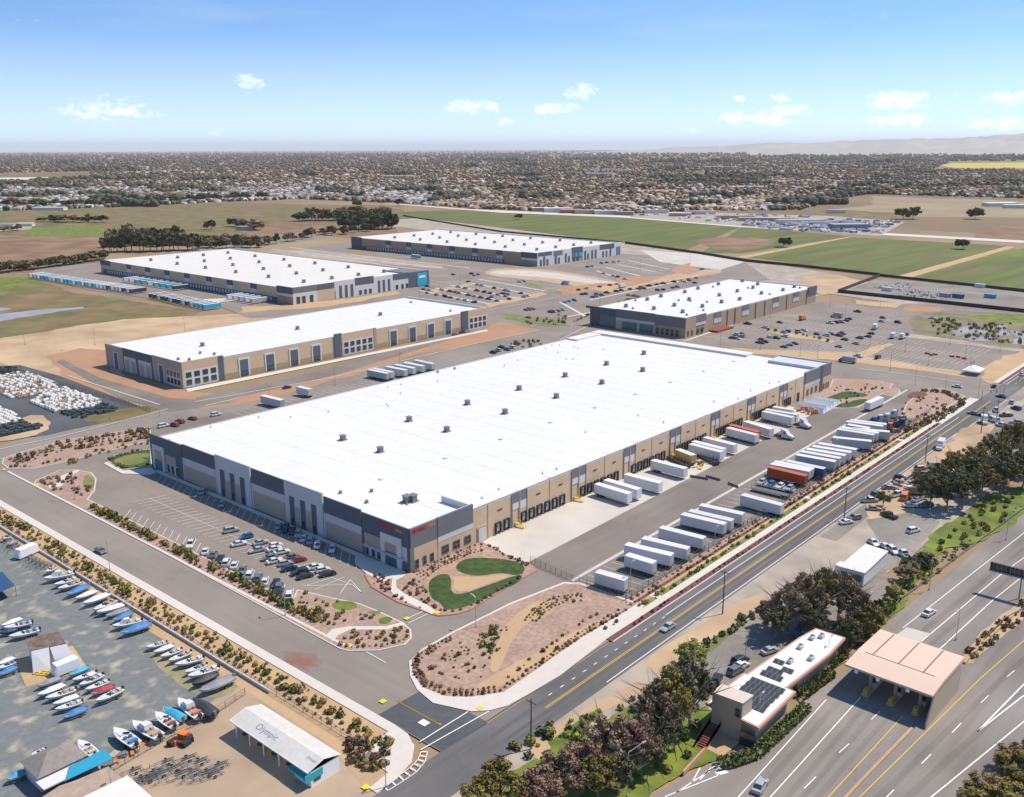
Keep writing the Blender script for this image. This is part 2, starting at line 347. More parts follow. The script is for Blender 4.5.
# left of the campus
px_sheet('pasture', [(-60,277),(30,277),(60,287),(115,298),(150,304),(200,311),(190,318),(120,322),(40,331),(-60,347)], -.13, M['field2'])
px_sheet('pasture', [(-60,277),(30,277),(44,283),(0,290),(-60,292)], -.11, M['bright'])
px_sheet('creek', [(-40,313),(0,314),(40,309.5),(83,306.5),(84,308.5),(60,311),(40,314.5),(0,321.5),(-40,327)], -.08, M['water'])
px_sheet('creek', [(-30,308),(0,307.5),(12,308.5),(0,311),(-30,312)], -.08, M['water'])
px_sheet('graded_sand', [(-60,347),(0,338),(45,332),(80,325),(125,319),(195,316),(262,312),(300,318),(220,335),(105,347),(60,350),(30,372),(-60,373)], -.1, M['sand'])
px_sheet('graded_sand', [(30,366),(50,352),(105,345),(120,400),(160,405),(120,420),(30,378)], -.09, M['sand'])
px_sheet('red_earth', [(46,356),(80,348),(105,350),(112,372),(182,390),(240,398),(180,402),(128,402),(60,375)], -.07, M['redsoil'])
# ------------------------------------------------------------------ campus paving
st('campus_paving', MB().sheet([(-50, -62), (302, -60), (352, -60), (352, 100), (352, 205), (-50, 205)], -.02), M['asphalt'])
st('boulevard', MB().sheet([(-50, -63), (-37, -57), (-37, 700), (-50, 700)], 0), M['blvd'])
st('cross_street', MB().sheet([(300, -75), (326, -75), (326, 232), (300, 232)], .0), M['blvd'])
st('arterial_road', MB().sheet([(-260, -74.5), (700, -66), (700, -55.5), (290, -60.2), (-37, -62.6), (-52, -62.2), (-75, -62.5), (-260, -64)], .02), M['art'])
st('boulevard_mouth', MB().sheet([(-49.8, -62.4), (-37.2, -62.4), (-37.2, -44), (-49.8, -44)], .008), M['newasph'])
st('street', MB().sheet(GG([(-60,456),(0,449),(50,440),(110,425),(171,408),(250,398),(330,385),(460,352),(560,335),(560,345),(440,375),(300,400),(162,424),(60,455),(20,463),(0,497),(-60,500)]), .004), M['blvd'])
st('yard_drive', MB().sheet([(24, -35.8), (290, -31), (290, -12), (24, -20)], .0), M['dockasph'])
st('trailer_lot', MB().sheet([(24, -53.5), (240, -51.5), (288, -31), (24, -35.8)], .002), M['dockasph'])
st('yard_drive', MB().line((24, -35.8), (289, -29.5), 1.1, .012), M['conc'])
st('dock_apron', MB().sheet([(23.6, -19.6), (41, -19.2), (222, -14), (226, 0), (24.3, 0)], .01), M['conc'])
st('north_truck_court', MB().sheet([(18, 136), (300, 136), (300, 178), (20, 186)], .0), M['dockasph'])
# other lots
st('parking_lot', MB().sheet([(327, -50), (540, -38), (640, -20), (590, 25), (525, 80), (520, 118), (327, 118)], -.03), M['asphalt'])
st('parking_lot', MB().sheet(GG([(250,300),(330,262),(440,240),(600,252),(745,262),(770,280),(640,300),(590,335),(480,330),(470,305),(430,300)]), -.05), M['asphalt'])
st('parking_lot', MB().sheet(GG([(35,270),(60,266),(104,262),(300,232),(360,240),(340,262),(480,290),(480,312),(250,318),(215,305),(140,297),(90,290),(30,275)]), -.045), M['asphalt'])
st('access_road', MB().sheet(GG([(345,223),(420,218),(625,243),(800,268),(880,284),(1090,322),(1090,330),(860,298),(740,280),(600,258),(410,228)]), -.06), M['shoulder'])
st('gravel_yard', MB().sheet(GG([(842,292),(880,278),(1090,298),(1090,325)]), -.04), M['lotgrey'])
px_sheet('basin_bank', [(905,318),(945,310),(980,312),(1090,318),(1090,350),(1000,347),(940,340),(915,333)], -.01, mat('basin_earth', (.24,.19,.12), scale=.08, col2=(.13,.13,.06), det=9), 1)
for q in [[(952,331),(968,326),(977,327),(975,332),(958,336)],[(978,327),(994,328),(992,334),(977,333)],[(996,325),(1008,326),(1010,335),(1000,336)],[(1010,330),(1024,333),(1034,340),(1024,345),(1012,344)],[(960,337),(990,337),(1000,341),(970,341)]]: px_sheet('basin_water', q, .02, M['water'])
px_sheet('pasture', [(965,316),(1000,314),(1060,320),(1060,326),(990,322)], .0, M['bright'], 1)
px_sheet('graded_sand', [(795,282),(815,272),(845,276),(862,283),(838,292),(820,296)], .0, M['sand'], 1)
px_sheet('rough_soil', [(481,273),(495,268),(545,269),(600,278),(640,286),(628,291),(590,288),(540,281),(500,277)], .0, M['tan'], 1)
px_sheet('concrete_apron', [(486,273),(500,270),(545,271),(600,280),(630,286),(600,285),(545,277),(505,275)], .01, M['conc'], 1)
px_sheet('rough_soil', [(488,328),(500,322),(532,328),(520,335),(495,334)], .02, M['redsoil'])
px_sheet('rough_soil', [(501,313),(520,315),(566,321),(570,326),(545,327),(505,319)], .02, M['verge'])
px_sheet('rough_soil', [(524,283),(531,283),(566,291),(562,294),(530,287)], .02, M['verge']); px_sheet('rough_soil', [(555,288),(600,283),(624,284),(600,290),(565,296)], .02, M['redsoil'])
px_sheet('rough_soil', [(430,290),(470,283),(474,285),(436,293)], .02, M['tan']); px_sheet('rough_soil', [(486,304),(540,292),(548,294),(490,308)], .02, M['tan'])
px_sheet('rough_soil', [(590,288),(680,272),(719,269),(722,273),(650,284),(610,293)], .02, M['tan']); px_sheet('rough_soil', [(676,266),(690,263),(700,271),(690,275),(672,272)], .03, M['redsoil'])
px_sheet('rough_soil', [(242,247),(345,237),(352,242),(300,250),(262,252)], .02, M['tanfield']); px_sheet('rough_soil', [(240,313),(300,309),(400,294),(396,291),(300,304),(240,307)], .02, M['tan'])
px_sheet('rough_soil', [(620,276),(668,276),(650,282),(622,287)], .02, M['redsoil']); px_sheet('rough_soil', [(852,300),(900,303),(896,308),(856,304)], .02, M['tan']); px_sheet('rough_soil', [(903,309),(912,305),(945,308),(940,312),(908,312)], .02, M['redsoil'])
px_sheet('rough_soil', [(856,353),(890,343),(894,345),(862,357)], .02, M['tan']); px_sheet('rough_soil', [(700,347),(850,352),(960,371),(965,377),(845,361),(700,352)], .02, M['tan'])
px_sheet('rough_soil', [(981,378),(1024,351),(1090,320),(1090,330),(1024,363),(990,384)], .03, M['tan']); px_sheet('rough_soil', [(905,333),(950,339),(1024,349),(1024,352),(950,343),(900,337)], .02, M['shoulder'])
px_sheet('rough_soil', [(760,330),(800,334),(835,341),(832,343),(790,337)], .02, M['tan']); px_sheet('rough_soil', [(180,300),(250,296),(255,299),(190,304)], .02, M['conc'])
px_sheet('dry_field', [(262,252),(300,249),(440,266),(450,270),(330,261)], -.03, M['shoulder'])
for a, c in [((271,249),(440,268)),((290,247.5),(470,268)),((300,254),(430,271)),((420,290.5),(490,304)),((436,288),(503,301)),((450,285),(516,298)),((465,282),(530,294)),((478,279),(545,291)),((596,270.8),(616,277)),((606,267.5),(640,276)),((616,264),(656,272)),((628,260.5),(668,269)),
             ((560,302),(585,316)),((660,300),(560,318)),((590,300),(690,279)),((610,304),(720,282))]: st('kerb', MB().line(G(*a), G(*c), 2.2, .02), M['kerb'])
px_sheet('concrete_apron', [(640,250),(700,254),(745,262),(720,270),(660,262)], .01, M['conc'])
px_sheet('yard_edge', [(814,296),(826,293),(690,340),(680,342)], .01, M['conc'])
# B2 surroundings
px_sheet('red_earth', [(182,402),(240,395),(400,352),(500,324),(540,330),(470,345),(330,380),(235,405),(200,408)], -.005, M['redsoil'])
px_sheet('side_street', [(57,362),(62,359),(100,378),(170,398),(235,402),(170,412),(120,398)], .01, M['dockasph'])
px_sheet('side_street', [(195,398),(240,388),(330,368),(440,335),(482,324),(490,326),(455,338),(340,374),(245,396),(210,404)], .012, M['dockasph'])
px_sheet('walkway', [(186,389),(487,329.5),(488,331),(188,392)], .015, M['walk'])
# arterial south side
st('gravel_shoulder', MB().sheet([(-260, -74.4), (700, -65.8), (700, -100), (200, -100), (60, -96), (-260, -96)], -.03), M['shoulder'])
st('shoulder_strip', MB().sheet([(95, -72.6), (700, -65.8), (700, -72), (290, -73), (95, -77.6)], -.01), M['lotgrey'])
px_sheet('dry_earth', [(655,680),(640,660),(700,625),(745,598),(775,590),(700,650)], -.01, M['sand'], 2)
px_sheet('dry_earth', [(880,540),(860,500),(900,470),(950,440),(1000,430),(1000,452),(950,470)], -.01, M['sand'], 2)
px_sheet('dry_earth', [(948,440),(965,425),(1010,424),(1012,440),(985,446)], .0, M['sand'], 1)
# highway
st('highway', MB().sheet(GG([(636,805),(722,757),(762,733),(848,668),(900,612),(1024,512),(1250,370),(1250,560),(1024,745),(960,805)]), -.015), M['hw'])
for (a, c, w) in [((752,800),(843,697),1.3),((785,800),(866,705),1.1),((800,800),(878,708),1.2),((815,800),(892,712),1.1),((876,800),(990,690),1.3),((905,800),(1024,690),1.4),((990,690),(1100,590),1.3),((912,640),(1024,548),1.3),((930,645),(1024,566),1.2)]:
    st('wheel_track', MB().line(G(*a), G(*c), w, -.009), M['track'])
for (o_, w_) in ((-66.1, .9), (-69.0, .9), (-70.6, .9)): st('wheel_track', MB().line((-40, ys(o_, -40) if 'ys' in globals() else o_), (290, o_+.0088*290), w_, .024), mat('arterial_wheel_track', (.105, .102, .10), var=.3, scale=.3, stretch=(.05, 1, 1)))
px_sheet('grass_verge', [(455,815),(500,775),(560,740),(640,700),(690,690),(720,720),(724,755),(640,803)], -.02, M['bright'])
px_sheet('service_lot', [(676,672),(690,655),(775,603),(815,580),(880,560),(900,600),(860,640),(790,650),(720,700),(700,708)], -.02, M['lotgrey'])
px_sheet('grass_verge', [(676,668),(775,601),(777,604),(694,664),(664,688),(650,690)], -.005, M['verge'])
px_sheet('grass_verge', [(548,742),(585,715),(600,708),(604,716),(580,738),(555,752)], -.005, M['bright'])
px_sheet('dry_earth', [(530,752),(560,722),(590,705),(640,682),(650,690),(600,712),(560,738),(540,760)], -.008, M['sand'])
px_sheet('grass_slope', [(850,660),(862,640),(880,600),(925,545),(958,520),(985,497),(1060,480),(1060,500),(1024,514),(905,607),(880,632),(860,655)], -.01, M['bright'])
px_sheet('service_lot', [(865,548),(890,538),(925,545),(900,566),(860,580)], .0, M['lotgrey'])
px_sheet('service_lot', [(866,520),(912,512),(940,522),(920,545),(880,542)], -.004, M['lotgrey'])
px_sheet('side_lot', [(975,452),(1000,420),(1024,405),(1200,360),(1200,440),(1024,470)], -.004, M['lotgrey'])
px_sheet('concrete_path', [(722,757),(755,731),(770,705),(848,660),(846,655),(830,660),(780,700),(765,690),(740,715),(700,745)], -.002, M['tan'])
px_sheet('median_soil', [(962,650),(1020,600),(1060,575),(1060,590),(985,650),(968,668)], .0, M['sand'], 1)
px_sheet('ramp_corner', [(940,815),(990,770),(1024,742),(1100,690),(1100,815)], -.005, M['verge'])
# boat yard
px_sheet('boat_yard', [(-40,505),(0,527),(100,590),(200,650),(240,683),(190,720),(100,770),(60,800),(-40,830)], -.03, M['boatyard'])
px_sheet('storage_yard', [(240,683),(272,692),(388,742),(380,800),(300,840),(60,840),(60,800),(100,765),(190,716)], -.025, M['yardtan'])
px_sheet('planting_strip', [(-40,478),(0,503),(200,621),(392,733),(388,775),(366,790),(330,745),(200,662),(100,602),(0,540),(-40,512)], -.005, M['tan'])
px_sheet('fallow_patch', [(150,645),(240,683),(235,692),(215,700),(185,690),(150,660)], -.015, mat('dry_weeds', (.33, .27, .15), scale=.2, col2=(.20, .20, .12), det=10), 1)
# storage yard (left)
px_sheet('storage_paving', [(-60,400),(0,366),(20,365),(60,376),(150,410),(118,420),(60,432),(44,436),(-60,440)], -.03, M['newasph'])
px_sheet('dry_verge', [(-40,438),(0,425),(40,412),(55,426),(30,438),(-40,446)], -.02, M['sand'], 1)
px_sheet('dry_verge', [(78,420),(105,411),(165,404),(168,408),(110,424)], -.015, M['field2'], 1)
# the same surfaces carried on past the edges of the photograph
gA, gB = G(630, 801), G(965, 801)
st('highway', MB().sheet([gA, gB, (gB[0]-30, gB[1]+2), (-700, -150), (-700, -96), (gA[0]-25, -96)], -.02), M['hw'])
st('grass_verge', MB().sheet([(-700, -151), (-30, -151), (30, -158), (120, -172), (700, -260), (900, -700), (-700, -700)], -.15), M['verge'])
st('boat_yard', MB().sheet([(-260, -16), (-62, -16), (-59.6, 150), (-59.6, 320), (-260, 320)], -.045), M['boatyard'])
st('storage_yard', MB().sheet([(-260, -62), (-61, -62), (-60, -14), (-260, -14)], -.05), M['yardtan'])
st('planting_strip', MB().sheet([(-59.4, 60), (-52.4, 60), (-52.4, 700), (-59.4, 700)], -.04), M['tan'])
# ------------------------------------------------------------------ kerbs, sidewalks, planted islands
def island(name, pts, m, z=.13, kerb='kerb', px=True, sm=0, w=.35):
    P = GG(pts) if px else pts
    if sm: P = smooth_poly(P, sm)
    b = MB(); b.prism(P, -.1, z, 0); b.sheet(inset(P, w), z+.012, 1)
    return st(name, b, [M[kerb], M[m]])
ISL = {}
ISL['A'] = [(33,485.5),(36,480.5),(60,470.5),(75,470),(92,473),(96.5,479),(95,490.6),(88,499.4),(140,525),(292,601.6),(297,590),(330,597.6),(360,604),(379,611.7),(403,623),(411,630),(412,638),(405,645),(379,651),(349,651.5),(340,649.5),(200,573),(100,519.5)]
ISL['C'] = [(395,577),(372,571),(364,575),(371,587.5),(397,602.4),(423.5,611.7),(438,616.5),(457,614.7),(472,610),(500,592),(526.6,577),(537,571),(534,566),(508,556),(480,541),(473,538.5),(411,573)]
ISL['B'] = [(411,660),(422,651),(452,634),(510,605),(564,584),(580,585),(623.5,600),(638,604),(629,610),(579,640),(530,675),(504,693),(470,698),(445,697),(422,688),(413,675)]
ISL['W'] = [(3,459),(12,455),(60,441),(150,427),(152,440),(70,461),(33,469),(8,469),(2,464)]
ISL['L'] = [(107,461),(115,455),(151,449),(152,466),(122,470)]
island('planted_island', ISL['A'], 'gravel'); island('planted_island', ISL['C'], 'gravel', kerb='redkerb')
island('planted_island', ISL['W'], 'gravel'); island('planted_island', ISL['L'], 'lawn')
# island B with its sidewalk round the corner
Bo = [(409,662),(422,649.5),(452,632.5),(510,603.5),(564,582.5),(580,583),(623.5,598.5),(645,606),(638,613),(600,645),(560,676),(528,695),(508,706),(490,711),(471,712),(433,703.5),(417,690),(410,676)]
st('sidewalk', MB().prism(GG(Bo), -.1, .13), M['walk'])
st('planted_island', MB().sheet(inset(GG(ISL['B']), .1), .145), M['gravel'])
px_sheet('sandy_drift', [(540,600),(556,606),(548,618),(528,622),(512,640),(506,655),(496,676),(488,668),(497,645),(505,625),(522,610)], .155, M['tan'], 2)
px_sheet('sandy_drift', [(470,690),(500,672),(560,640),(600,618),(605,622),(560,652),(505,688)], .152, M['tan'], 1)
# lawns in the corner bed and bed at the east end
px_sheet('lawn', [(458,563),(470,558),(500,559),(520,563),(526,570),(520,577),(500,573),(480,577),(465,575),(455,570)], .155, M['lawn'], 2)
px_sheet('lawn', [(428,590),(430,579),(446,573),(452,580),(450,592),(460,596),(490,585),(512,577),(523,575),(520,582),(498,592),(480,602),(462,609),(445,611),(440,603),(432,600)], .155, M['lawn'], 2)
px_sheet('sandy_drift', [(452,577),(465,577),(482,578),(500,575),(512,576),(488,584),(465,593),(452,590),(455,583)], .15, M['tan'], 1)
px_sheet('walkway', [(393,577),(406,574.5),(404,577),(396,581),(396.5,588),(404,594),(428,606),(436,612),(432,615),(420,609),(396,598),(391,592),(392,581)], .16, M['walk'])
px_sheet('walkway', [(326,636),(332,630),(349,627),(386,627),(403,622.5),(406,625.5),(388,630),(350,630.5),(338,636),(333,642)], .16, M['walk'])
px_sheet('walkway', [(50,489),(62,486.5),(66,479),(80,471),(78,470),(62,476),(56,484),(48,486)], .16, M['walk'])
px_sheet('lawn', [(82,484),(86,474),(95,479),(94,489),(86,492)], .16, M['verge'], 1)
px_sheet('lawn', [(330,604),(345,601),(358,604),(356,610),(336,611)], .16, M['bright'], 2)
px_sheet('lawn', [(372,612),(382,611),(379,616),(366,613)], .16, M['bright'], 1)
px_sheet('lawn', [(378,620),(386,617),(394,619),(388,625),(380,625)], .16, M['bright'], 2)
px_sheet('lawn', [(110,461),(130,455),(150,453),(150,458),(140,458),(150,462),(125,467)], .16, M['verge'], 1)
# east end bed of the main building
island('planted_island', [(829,388),(833,379),(880,381),(893,384),(888,391),(870,401),(858,408),(835,409),(806,401),(800,396),(808,391)], 'gravel')
px_sheet('lawn', [(820,401),(832,396),(845,391),(866,394),(868,397),(850,398),(838,400),(830,403)], .16, M['lawn'], 1)
px_sheet('lawn', [(824,404),(846,404),(856,400),(868,399),(866,403),(852,408),(836,408)], .16, M['lawn'], 1)
px_sheet('red_earth', [(850,385),(858,379),(866,383),(876,386),(862,388)], .17, M['redsoil'], 1)
island('planted_island', [(878,391),(885,388),(898,388),(901,392),(896,397),(884,396)], 'gravel', sm=1)
NE = [(240,-44),(262,-38.5),(289,-35),(298,-37),(301.5,-41),(299,-48),(293,-54),(240,-54.5)]
island('planted_island', NE, 'gravel', px=False)
for q in [[(880,396),(917,386),(935,389),(960,396),(973,402),(968,404),(948,397),(930,392),(915,393),(897,402)]]: px_sheet('mulch_bed', [(905,397),(914,391),(930,394),(920,399)], .16, M['mulch'], 1)
# strips along the arterial: kerb, bark mulch, sidewalk, grass, mulch, gravel
def ys(o, x): return o+.0088*x
def strip(name, a, bb, x0, x1, z, m, solid=True):
    P = [(x0, ys(a, x0)), (x1, ys(a, x1)), (x1, ys(bb, x1)), (x0, ys(bb, x0))]
    st(name, MB().prism(P, -.1, z) if solid else MB().sheet(P, z), M[m])
strip('kerb', -62.9, -62.6, 5, 292, .14, 'kerb'); strip('mulch_strip', -62.6, -60.9, 5, 240, .12, 'mulch')
strip('sidewalk', -60.9, -58.9, 2, 292, .13, 'walk'); strip('sidewalk', -62.6, -60.9, 240, 292, .13, 'walk')
strip('grass_strip', -58.9, -57.2, 8, 262, .11, 'verge'); strip('gravel_strip', -57.2, -56.2, 8, 262, .10, 'tan')
strip('mulch_strip', -56.2, -55.2, 22, 250, .12, 'mulch'); strip('gravel_strip', -55.2, -53.3, 22, 262, .10, 'gravel')
strip('kerb', -63.1, -62.8, 330, 700, .14, 'kerb'); strip('mulch_strip', -62.8, -61, 330, 700, .12, 'mulch'); strip('sidewalk', -61, -58.8, 330, 700, .13, 'walk')
strip('grass_strip', -58.8, -53.5, 335, 700, .10, 'tan')
for x in (30, 122, 205): st('walkway', MB().box(x, x+2, ys(-58.9, x), ys(-56.2, x), 0, .135), M['walk'])
# boulevard sidewalk (south side) with the rounded corner
bs = [(-50, 700), (-50, -49), (-50.4, -53.5), (-52.5, -57.5), (-56, -60.5), (-61, -62), (-66, -62.3), (-66, -60.3), (-61, -59.5), (-57, -56), (-52.4, -50.5), (-52.4, 700)]
st('sidewalk', MB().prism(bs, -.1, .14), M['walk'])
st('sidewalk', MB().prism([(-50.6,-50),(-52,-57),(-56,-60.2),(-61,-61.8),(-60.5,-52),(-52.4,-50)], -.1, .135), M['walk'])
st('sidewalk', MB().prism([(-37, 169), (-37, -17.5), (-36.2, -17.5), (-36.2, 169)], -.1, .145), M['walk'])
# concrete walk along the front facade, kerb of the storage side streets
st('walkway', MB().prism([(-.9, 130), (-.9, 1), (-8.5, 1), (-8.5, 8), (-6, 16), (-2.5, 20), (-2.5, 130)], -.1, .14), M['walk'])
st('walkway', MB().prism(GG([(107,462),(123,471),(151,468),(156,473),(150,475),(122,474),(104,464)]), -.1, .14), M['walk'])
st('foundation_bed', MB().sheet([(-1, 126), (-1, 20), (-.1, 20), (-.1, 126)], .05), M['mulch'])
for k, (a, c) in enumerate([((0,449.5),(60,437)),((60,437),(110,424.5)),((110,424.5),(168,409)),((0,459.5),(20,456))]):
    st('kerb', MB().line(G(*a), G(*c), .6, .12), M['kerb'])
for a, c in [((195,402),(330,378)),((330,378),(470,345)),((470,345),(540,330)),((240,398),(205,406)),((68,376),(160,405)),((500,300),(700,256)),((480,312),(560,297)),((530,322),(575,325)),
             ((340,262),(480,290)),((300,318),(250,320)),((833,378),(800,371)),((845,351),(962,374)),((640,331),(745,340)),((860,369),(925,377)),((925,377),(962,383)),
             ((600,258),(740,280)),((740,280),(860,298)),((700,348),(840,352)),((560,340),(640,300)),((415,296),(520,284)),((430,302),(570,290))]:
    st('kerb', MB().line(G(*a), G(*c), .7, .1), M['kerb'])
# ------------------------------------------------------------------ painted lines
b = MB()
def arl(o, x0, x1, w=.14, m=0, dash=None):
    if dash is None: b.line((x0, ys(o, x0)), (x1, ys(o, x1)), w, .032, m)
    else:
        x = x0
        while x < x1: b.line((x, ys(o, x)), (x+dash[0], ys(o, x)), w, .032, m); x += dash[1]
arl(-67.55, -26, 292, .16, 1); arl(-67.95, -26, 292, .16, 1); arl(-65.0, 24, 255, .2); arl(-65.3, -22, 24, .2, 0, (1.2, 4)); arl(-71.6, -10, 230, .22)
arl(-67.5, 330, 600, .2, 1); arl(-64.7, 330, 600, .2); arl(-72.2, 330, 600, .2)
ou_ = [(427.5,752),(425,762),(417,772),(404,781),(388,791)]; in_ = [(421,752),(418,760),(410,768),(399,776),(382,785)]
for q in (ou_, in_):
    for a, c in zip(q, q[1:]): b.line(G(*a), G(*c), .16, .034)
for i in range(9):
    t = i/8*3.999; k = int(t); f = t-k; lp = lambda q: (q[k][0]+(q[k+1][0]-q[k][0])*f, q[k][1]+(q[k+1][1]-q[k][1])*f); b.line(G(*lp(ou_)), G(*lp(in_)), .28, .034)
for a, c in [((420,742),(468,712)),((421,750),(489,711.5))]: b.line(G(*a), G(*c), .25, .034)
b.line(G(397,701), G(441,725), .3, .03, 1); b.line(G(395.5,700), G(439.5,724), .15, .03, 1)
for px, py in [(424,723)]:
    x, y = G(px, py); b.add([(x-.8, y-1.0, .03), (x+.8, y-1.0, .03), (x+.8, y+1.0, .03), (x-.8, y+1.0, .03)], [(0, 1, 2, 3)])
# crosswalk, boulevard
for a, c in [((405,620),(425,610.5)),((408,623.5),(428,614)),((366,652),(386,663)),((412,606),(399,603))]: b.line(G(*a), G(*c), .2, .02)
# highway paint
def pl(a, c, w=.22, m=0): b.line(G(*a), G(*c), w, .004, m)
pl((736,800),(826,700)); pl((768,800),(861,697)); pl((903,628),(1024,533)); pl((1024,533),(1100,478)); pl((921,642),(1003,573),.25); pl((1003,573),(1100,503)); pl((940,649),(992,601),.25); pl((992,601),(1100,515))
for a, c in [((804,789),(816,777)),((839,753),(849,744)),((871,720),(880,711.5)),((884,800),(894,790)),((921.5,764),(931,754.5)),((952,733),(961,723.5)),((981,703),(988.6,695.6)),((1007,677),(1014.7,670.6))]: pl(a, c, .2)
pl((826,800),(903,716), .2, 1); pl((857,800),(980,679), .2, 1); pl((980,679),(1090,583), .2, 1)
pl((977.5,731.7),(1024,684.4),.3); pl((977.5,731.7),(1024,695.6),.3); pl((928,800),(1024,721.7),.25); pl((1024,721),(1100,665),.25); pl((1024,684),(1090,620),.25)
for a, c in [((665,797),(720,775)),((692,783),(700,768)),((700,780),(711,768)),((676,793),(722,763)),((706,772),(722,766))]: pl(a, c, .25)
pl((714,770),(724,767), 1.6); pl((716,774),(727,771), 1.2)
st('painted_road_lines', b, [M['white'], M['yellow']])
for a in [(383,702),(349,646),(407,619),(427,684),(480,709),(437,613),(38,485),(4,470),(366,788)]:
    x, y = G(*a, ); st('tactile_pad', MB().box(x-.65, x+.65, y-.65, y+.65, .1, .165), M['truncated'])
m = bpy.data.materials.new('red_dust_on_asphalt'); m.use_nodes = True; t = m.node_tree; pb = t.nodes['Principled BSDF']; pb.inputs['Base Color'].default_value = (.36, .12, .08, 1); pb.inputs['Roughness'].default_value = .9
tcn = t.nodes.new('ShaderNodeTexCoord'); ln = t.nodes.new('ShaderNodeVectorMath'); ln.operation = 'LENGTH'; t.links.new(tcn.outputs['Object'], ln.inputs[0]); nn = t.nodes.new('ShaderNodeTexNoise'); nn.inputs['Scale'].default_value = 2.2; nn.inputs['Detail'].default_value = 9; t.links.new(tcn.outputs['Object'], nn.inputs[0])
al = mth('MULTIPLY', mth('ADD', mth('SUBTRACT', .85, ln.outputs['Value'], t), mth('MULTIPLY', mth('SUBTRACT', nn.outputs[0], .5, t), 1.6, t), t), .7, t, True); t.links.new(al, pb.inputs['Alpha'])
o = MB().sheet([(-1.3, -1.3), (1.3, -1.3), (1.3, 1.3), (-1.3, 1.3)], 0).build('red_dust_stain', m); o.location = (*G(301, 661), .05); o.scale = (4.5, 7.5, 1); o.rotation_euler = (0, 0, R(0)); o['kind'] = 'structure'
# parking stall lines
b = MB(); SL = .03
y = 3.0
for k in range(34):
    y = 124-3.4*k
    if y > 8: b.line((-8.1, y-5.6), (-2.7, y), .14, SL)
for k in range(31):
    y = 107-2.95*k
    b.line((-22.4, y), (-12.8, y-2.6), .14, SL)
b.line((-17.3, 106), (-17.3, 17), .12, SL)
for k in range(26):
    y = 101-3.7*k
    b.line((-30.4, y-4.4), (-26.4, y), .13, SL)
for a, c in [((303,586),(352,585)),((352,585),(362,593)),((306,586),(332,578)),((332,578),(352,585)),((340,594),(350,580)),((350,580),(362,593)),((315,590),(345,577))]: b.line(G(*a), G(*c), .15, SL)
for k in range(60):       # trailer stalls
    x = 27+3.65*k; b.line((x, ys(-52.8, x)), (x-1, ys(-37.2, x)), .13, SL)
for k in range(58):
    x = 60+3.7*k; b.line((x, 178), (x, 163), .13, SL)
BAS = GG([(895,315),(945,306),(1090,312),(1090,356),(1000,352),(930,345),(905,336)])
for r, (x0, x1) in enumerate([(338, 352), (360, 372), (380, 392), (400, 412), (420, 432), (440, 452), (462, 474), (484, 496)]):
    for k in range(50):
        y = -32+2.9*k
        if y > 108 or (r > 5 and y > 60): break
        if not inpoly((x0+x1)/2, y, BAS): b.line((x0, y), (x1, y), .16, SL)
for r in range(6):
    for k in range(45):
        b.line((575+22*r, 300+2.9*k-40), (590+22*r, 300+2.9*k-40), .2, SL)
for r in range(7):
    for k in range(34):
        b.line((392+20*r, 300+3.0*k), (405+20*r, 300+3.0*k), .2, SL)
st('stall_lines', b, [M['white']])
# ------------------------------------------------------------------ building materials
B = {}
B['navy'] = mat('dark_slate_paint', (.10, .12, .15), var=.1, scale=.5, rough=.75, big=.08)
B['grey'] = mat('mid_grey_paint', (.17, .17, .18), var=.08, scale=.5, rough=.75, big=.08)
B['lgrey'] = mat('light_grey_paint', (.50, .52, .54), var=.06, scale=.5, rough=.75, big=.06)
B['offwhite'] = mat('off_white_paint', (.60, .59, .57), var=.06, scale=.5, rough=.75, big=.06)
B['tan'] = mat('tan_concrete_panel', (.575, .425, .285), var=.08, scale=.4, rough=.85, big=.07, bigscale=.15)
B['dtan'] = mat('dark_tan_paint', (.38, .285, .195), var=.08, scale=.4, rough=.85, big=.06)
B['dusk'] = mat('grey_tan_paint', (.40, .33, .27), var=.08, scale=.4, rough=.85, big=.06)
B['roof'] = mat('white_membrane_roof', (.63, .625, .61), var=.05, scale=.03, rough=.7, big=.05, bigscale=.25, spec=.2)
B['roof2'] = mat('cream_membrane_roof', (.62, .595, .54), var=.06, scale=.04, rough=.7, big=.04, bigscale=.3, spec=.2)
B['coping'] = flat('coping_metal', (.30, .27, .235), .5)
B['glass'] = flat('window_glass', (.03, .045, .055), .08, spec=.8)
B['teal'] = flat('teal_glass', (.03, .14, .18), .1, spec=.8)
B['black'] = flat('black_rubber', (.025, .025, .027), .8)
B['door'] = mat('white_steel_door', (.55, .54, .51), var=.06, scale=1)
B['metal'] = flat('galvanised_metal', (.22, .24, .25), .45, .4)
B['yellow'] = flat('safety_yellow', (.62, .44, .07), .6)
B['signred'] = flat('sign_red', (.50, .02, .025), .5); B['signora'] = flat('sign_orange', (.75, .22, .04), .5)
B['signcyan'] = flat('sign_cyan', (.03, .38, .55), .5); B['white'] = mat('white_gloss_paint', (.78, .78, .77), var=.04, scale=1, rough=.5)
def root_at(name, x, y, label, cat, group=None, z=0):
    r = empty(name, (x, y, z)); tag(r, label, cat, group); return r
def part(name, mb, mats, root):
    """a part whose mesh is written in world coordinates"""
    o = mb.build(name, mats); o.parent = root; o.location = -Vector(root.location) if root.parent is None else (0, 0, 0); return o
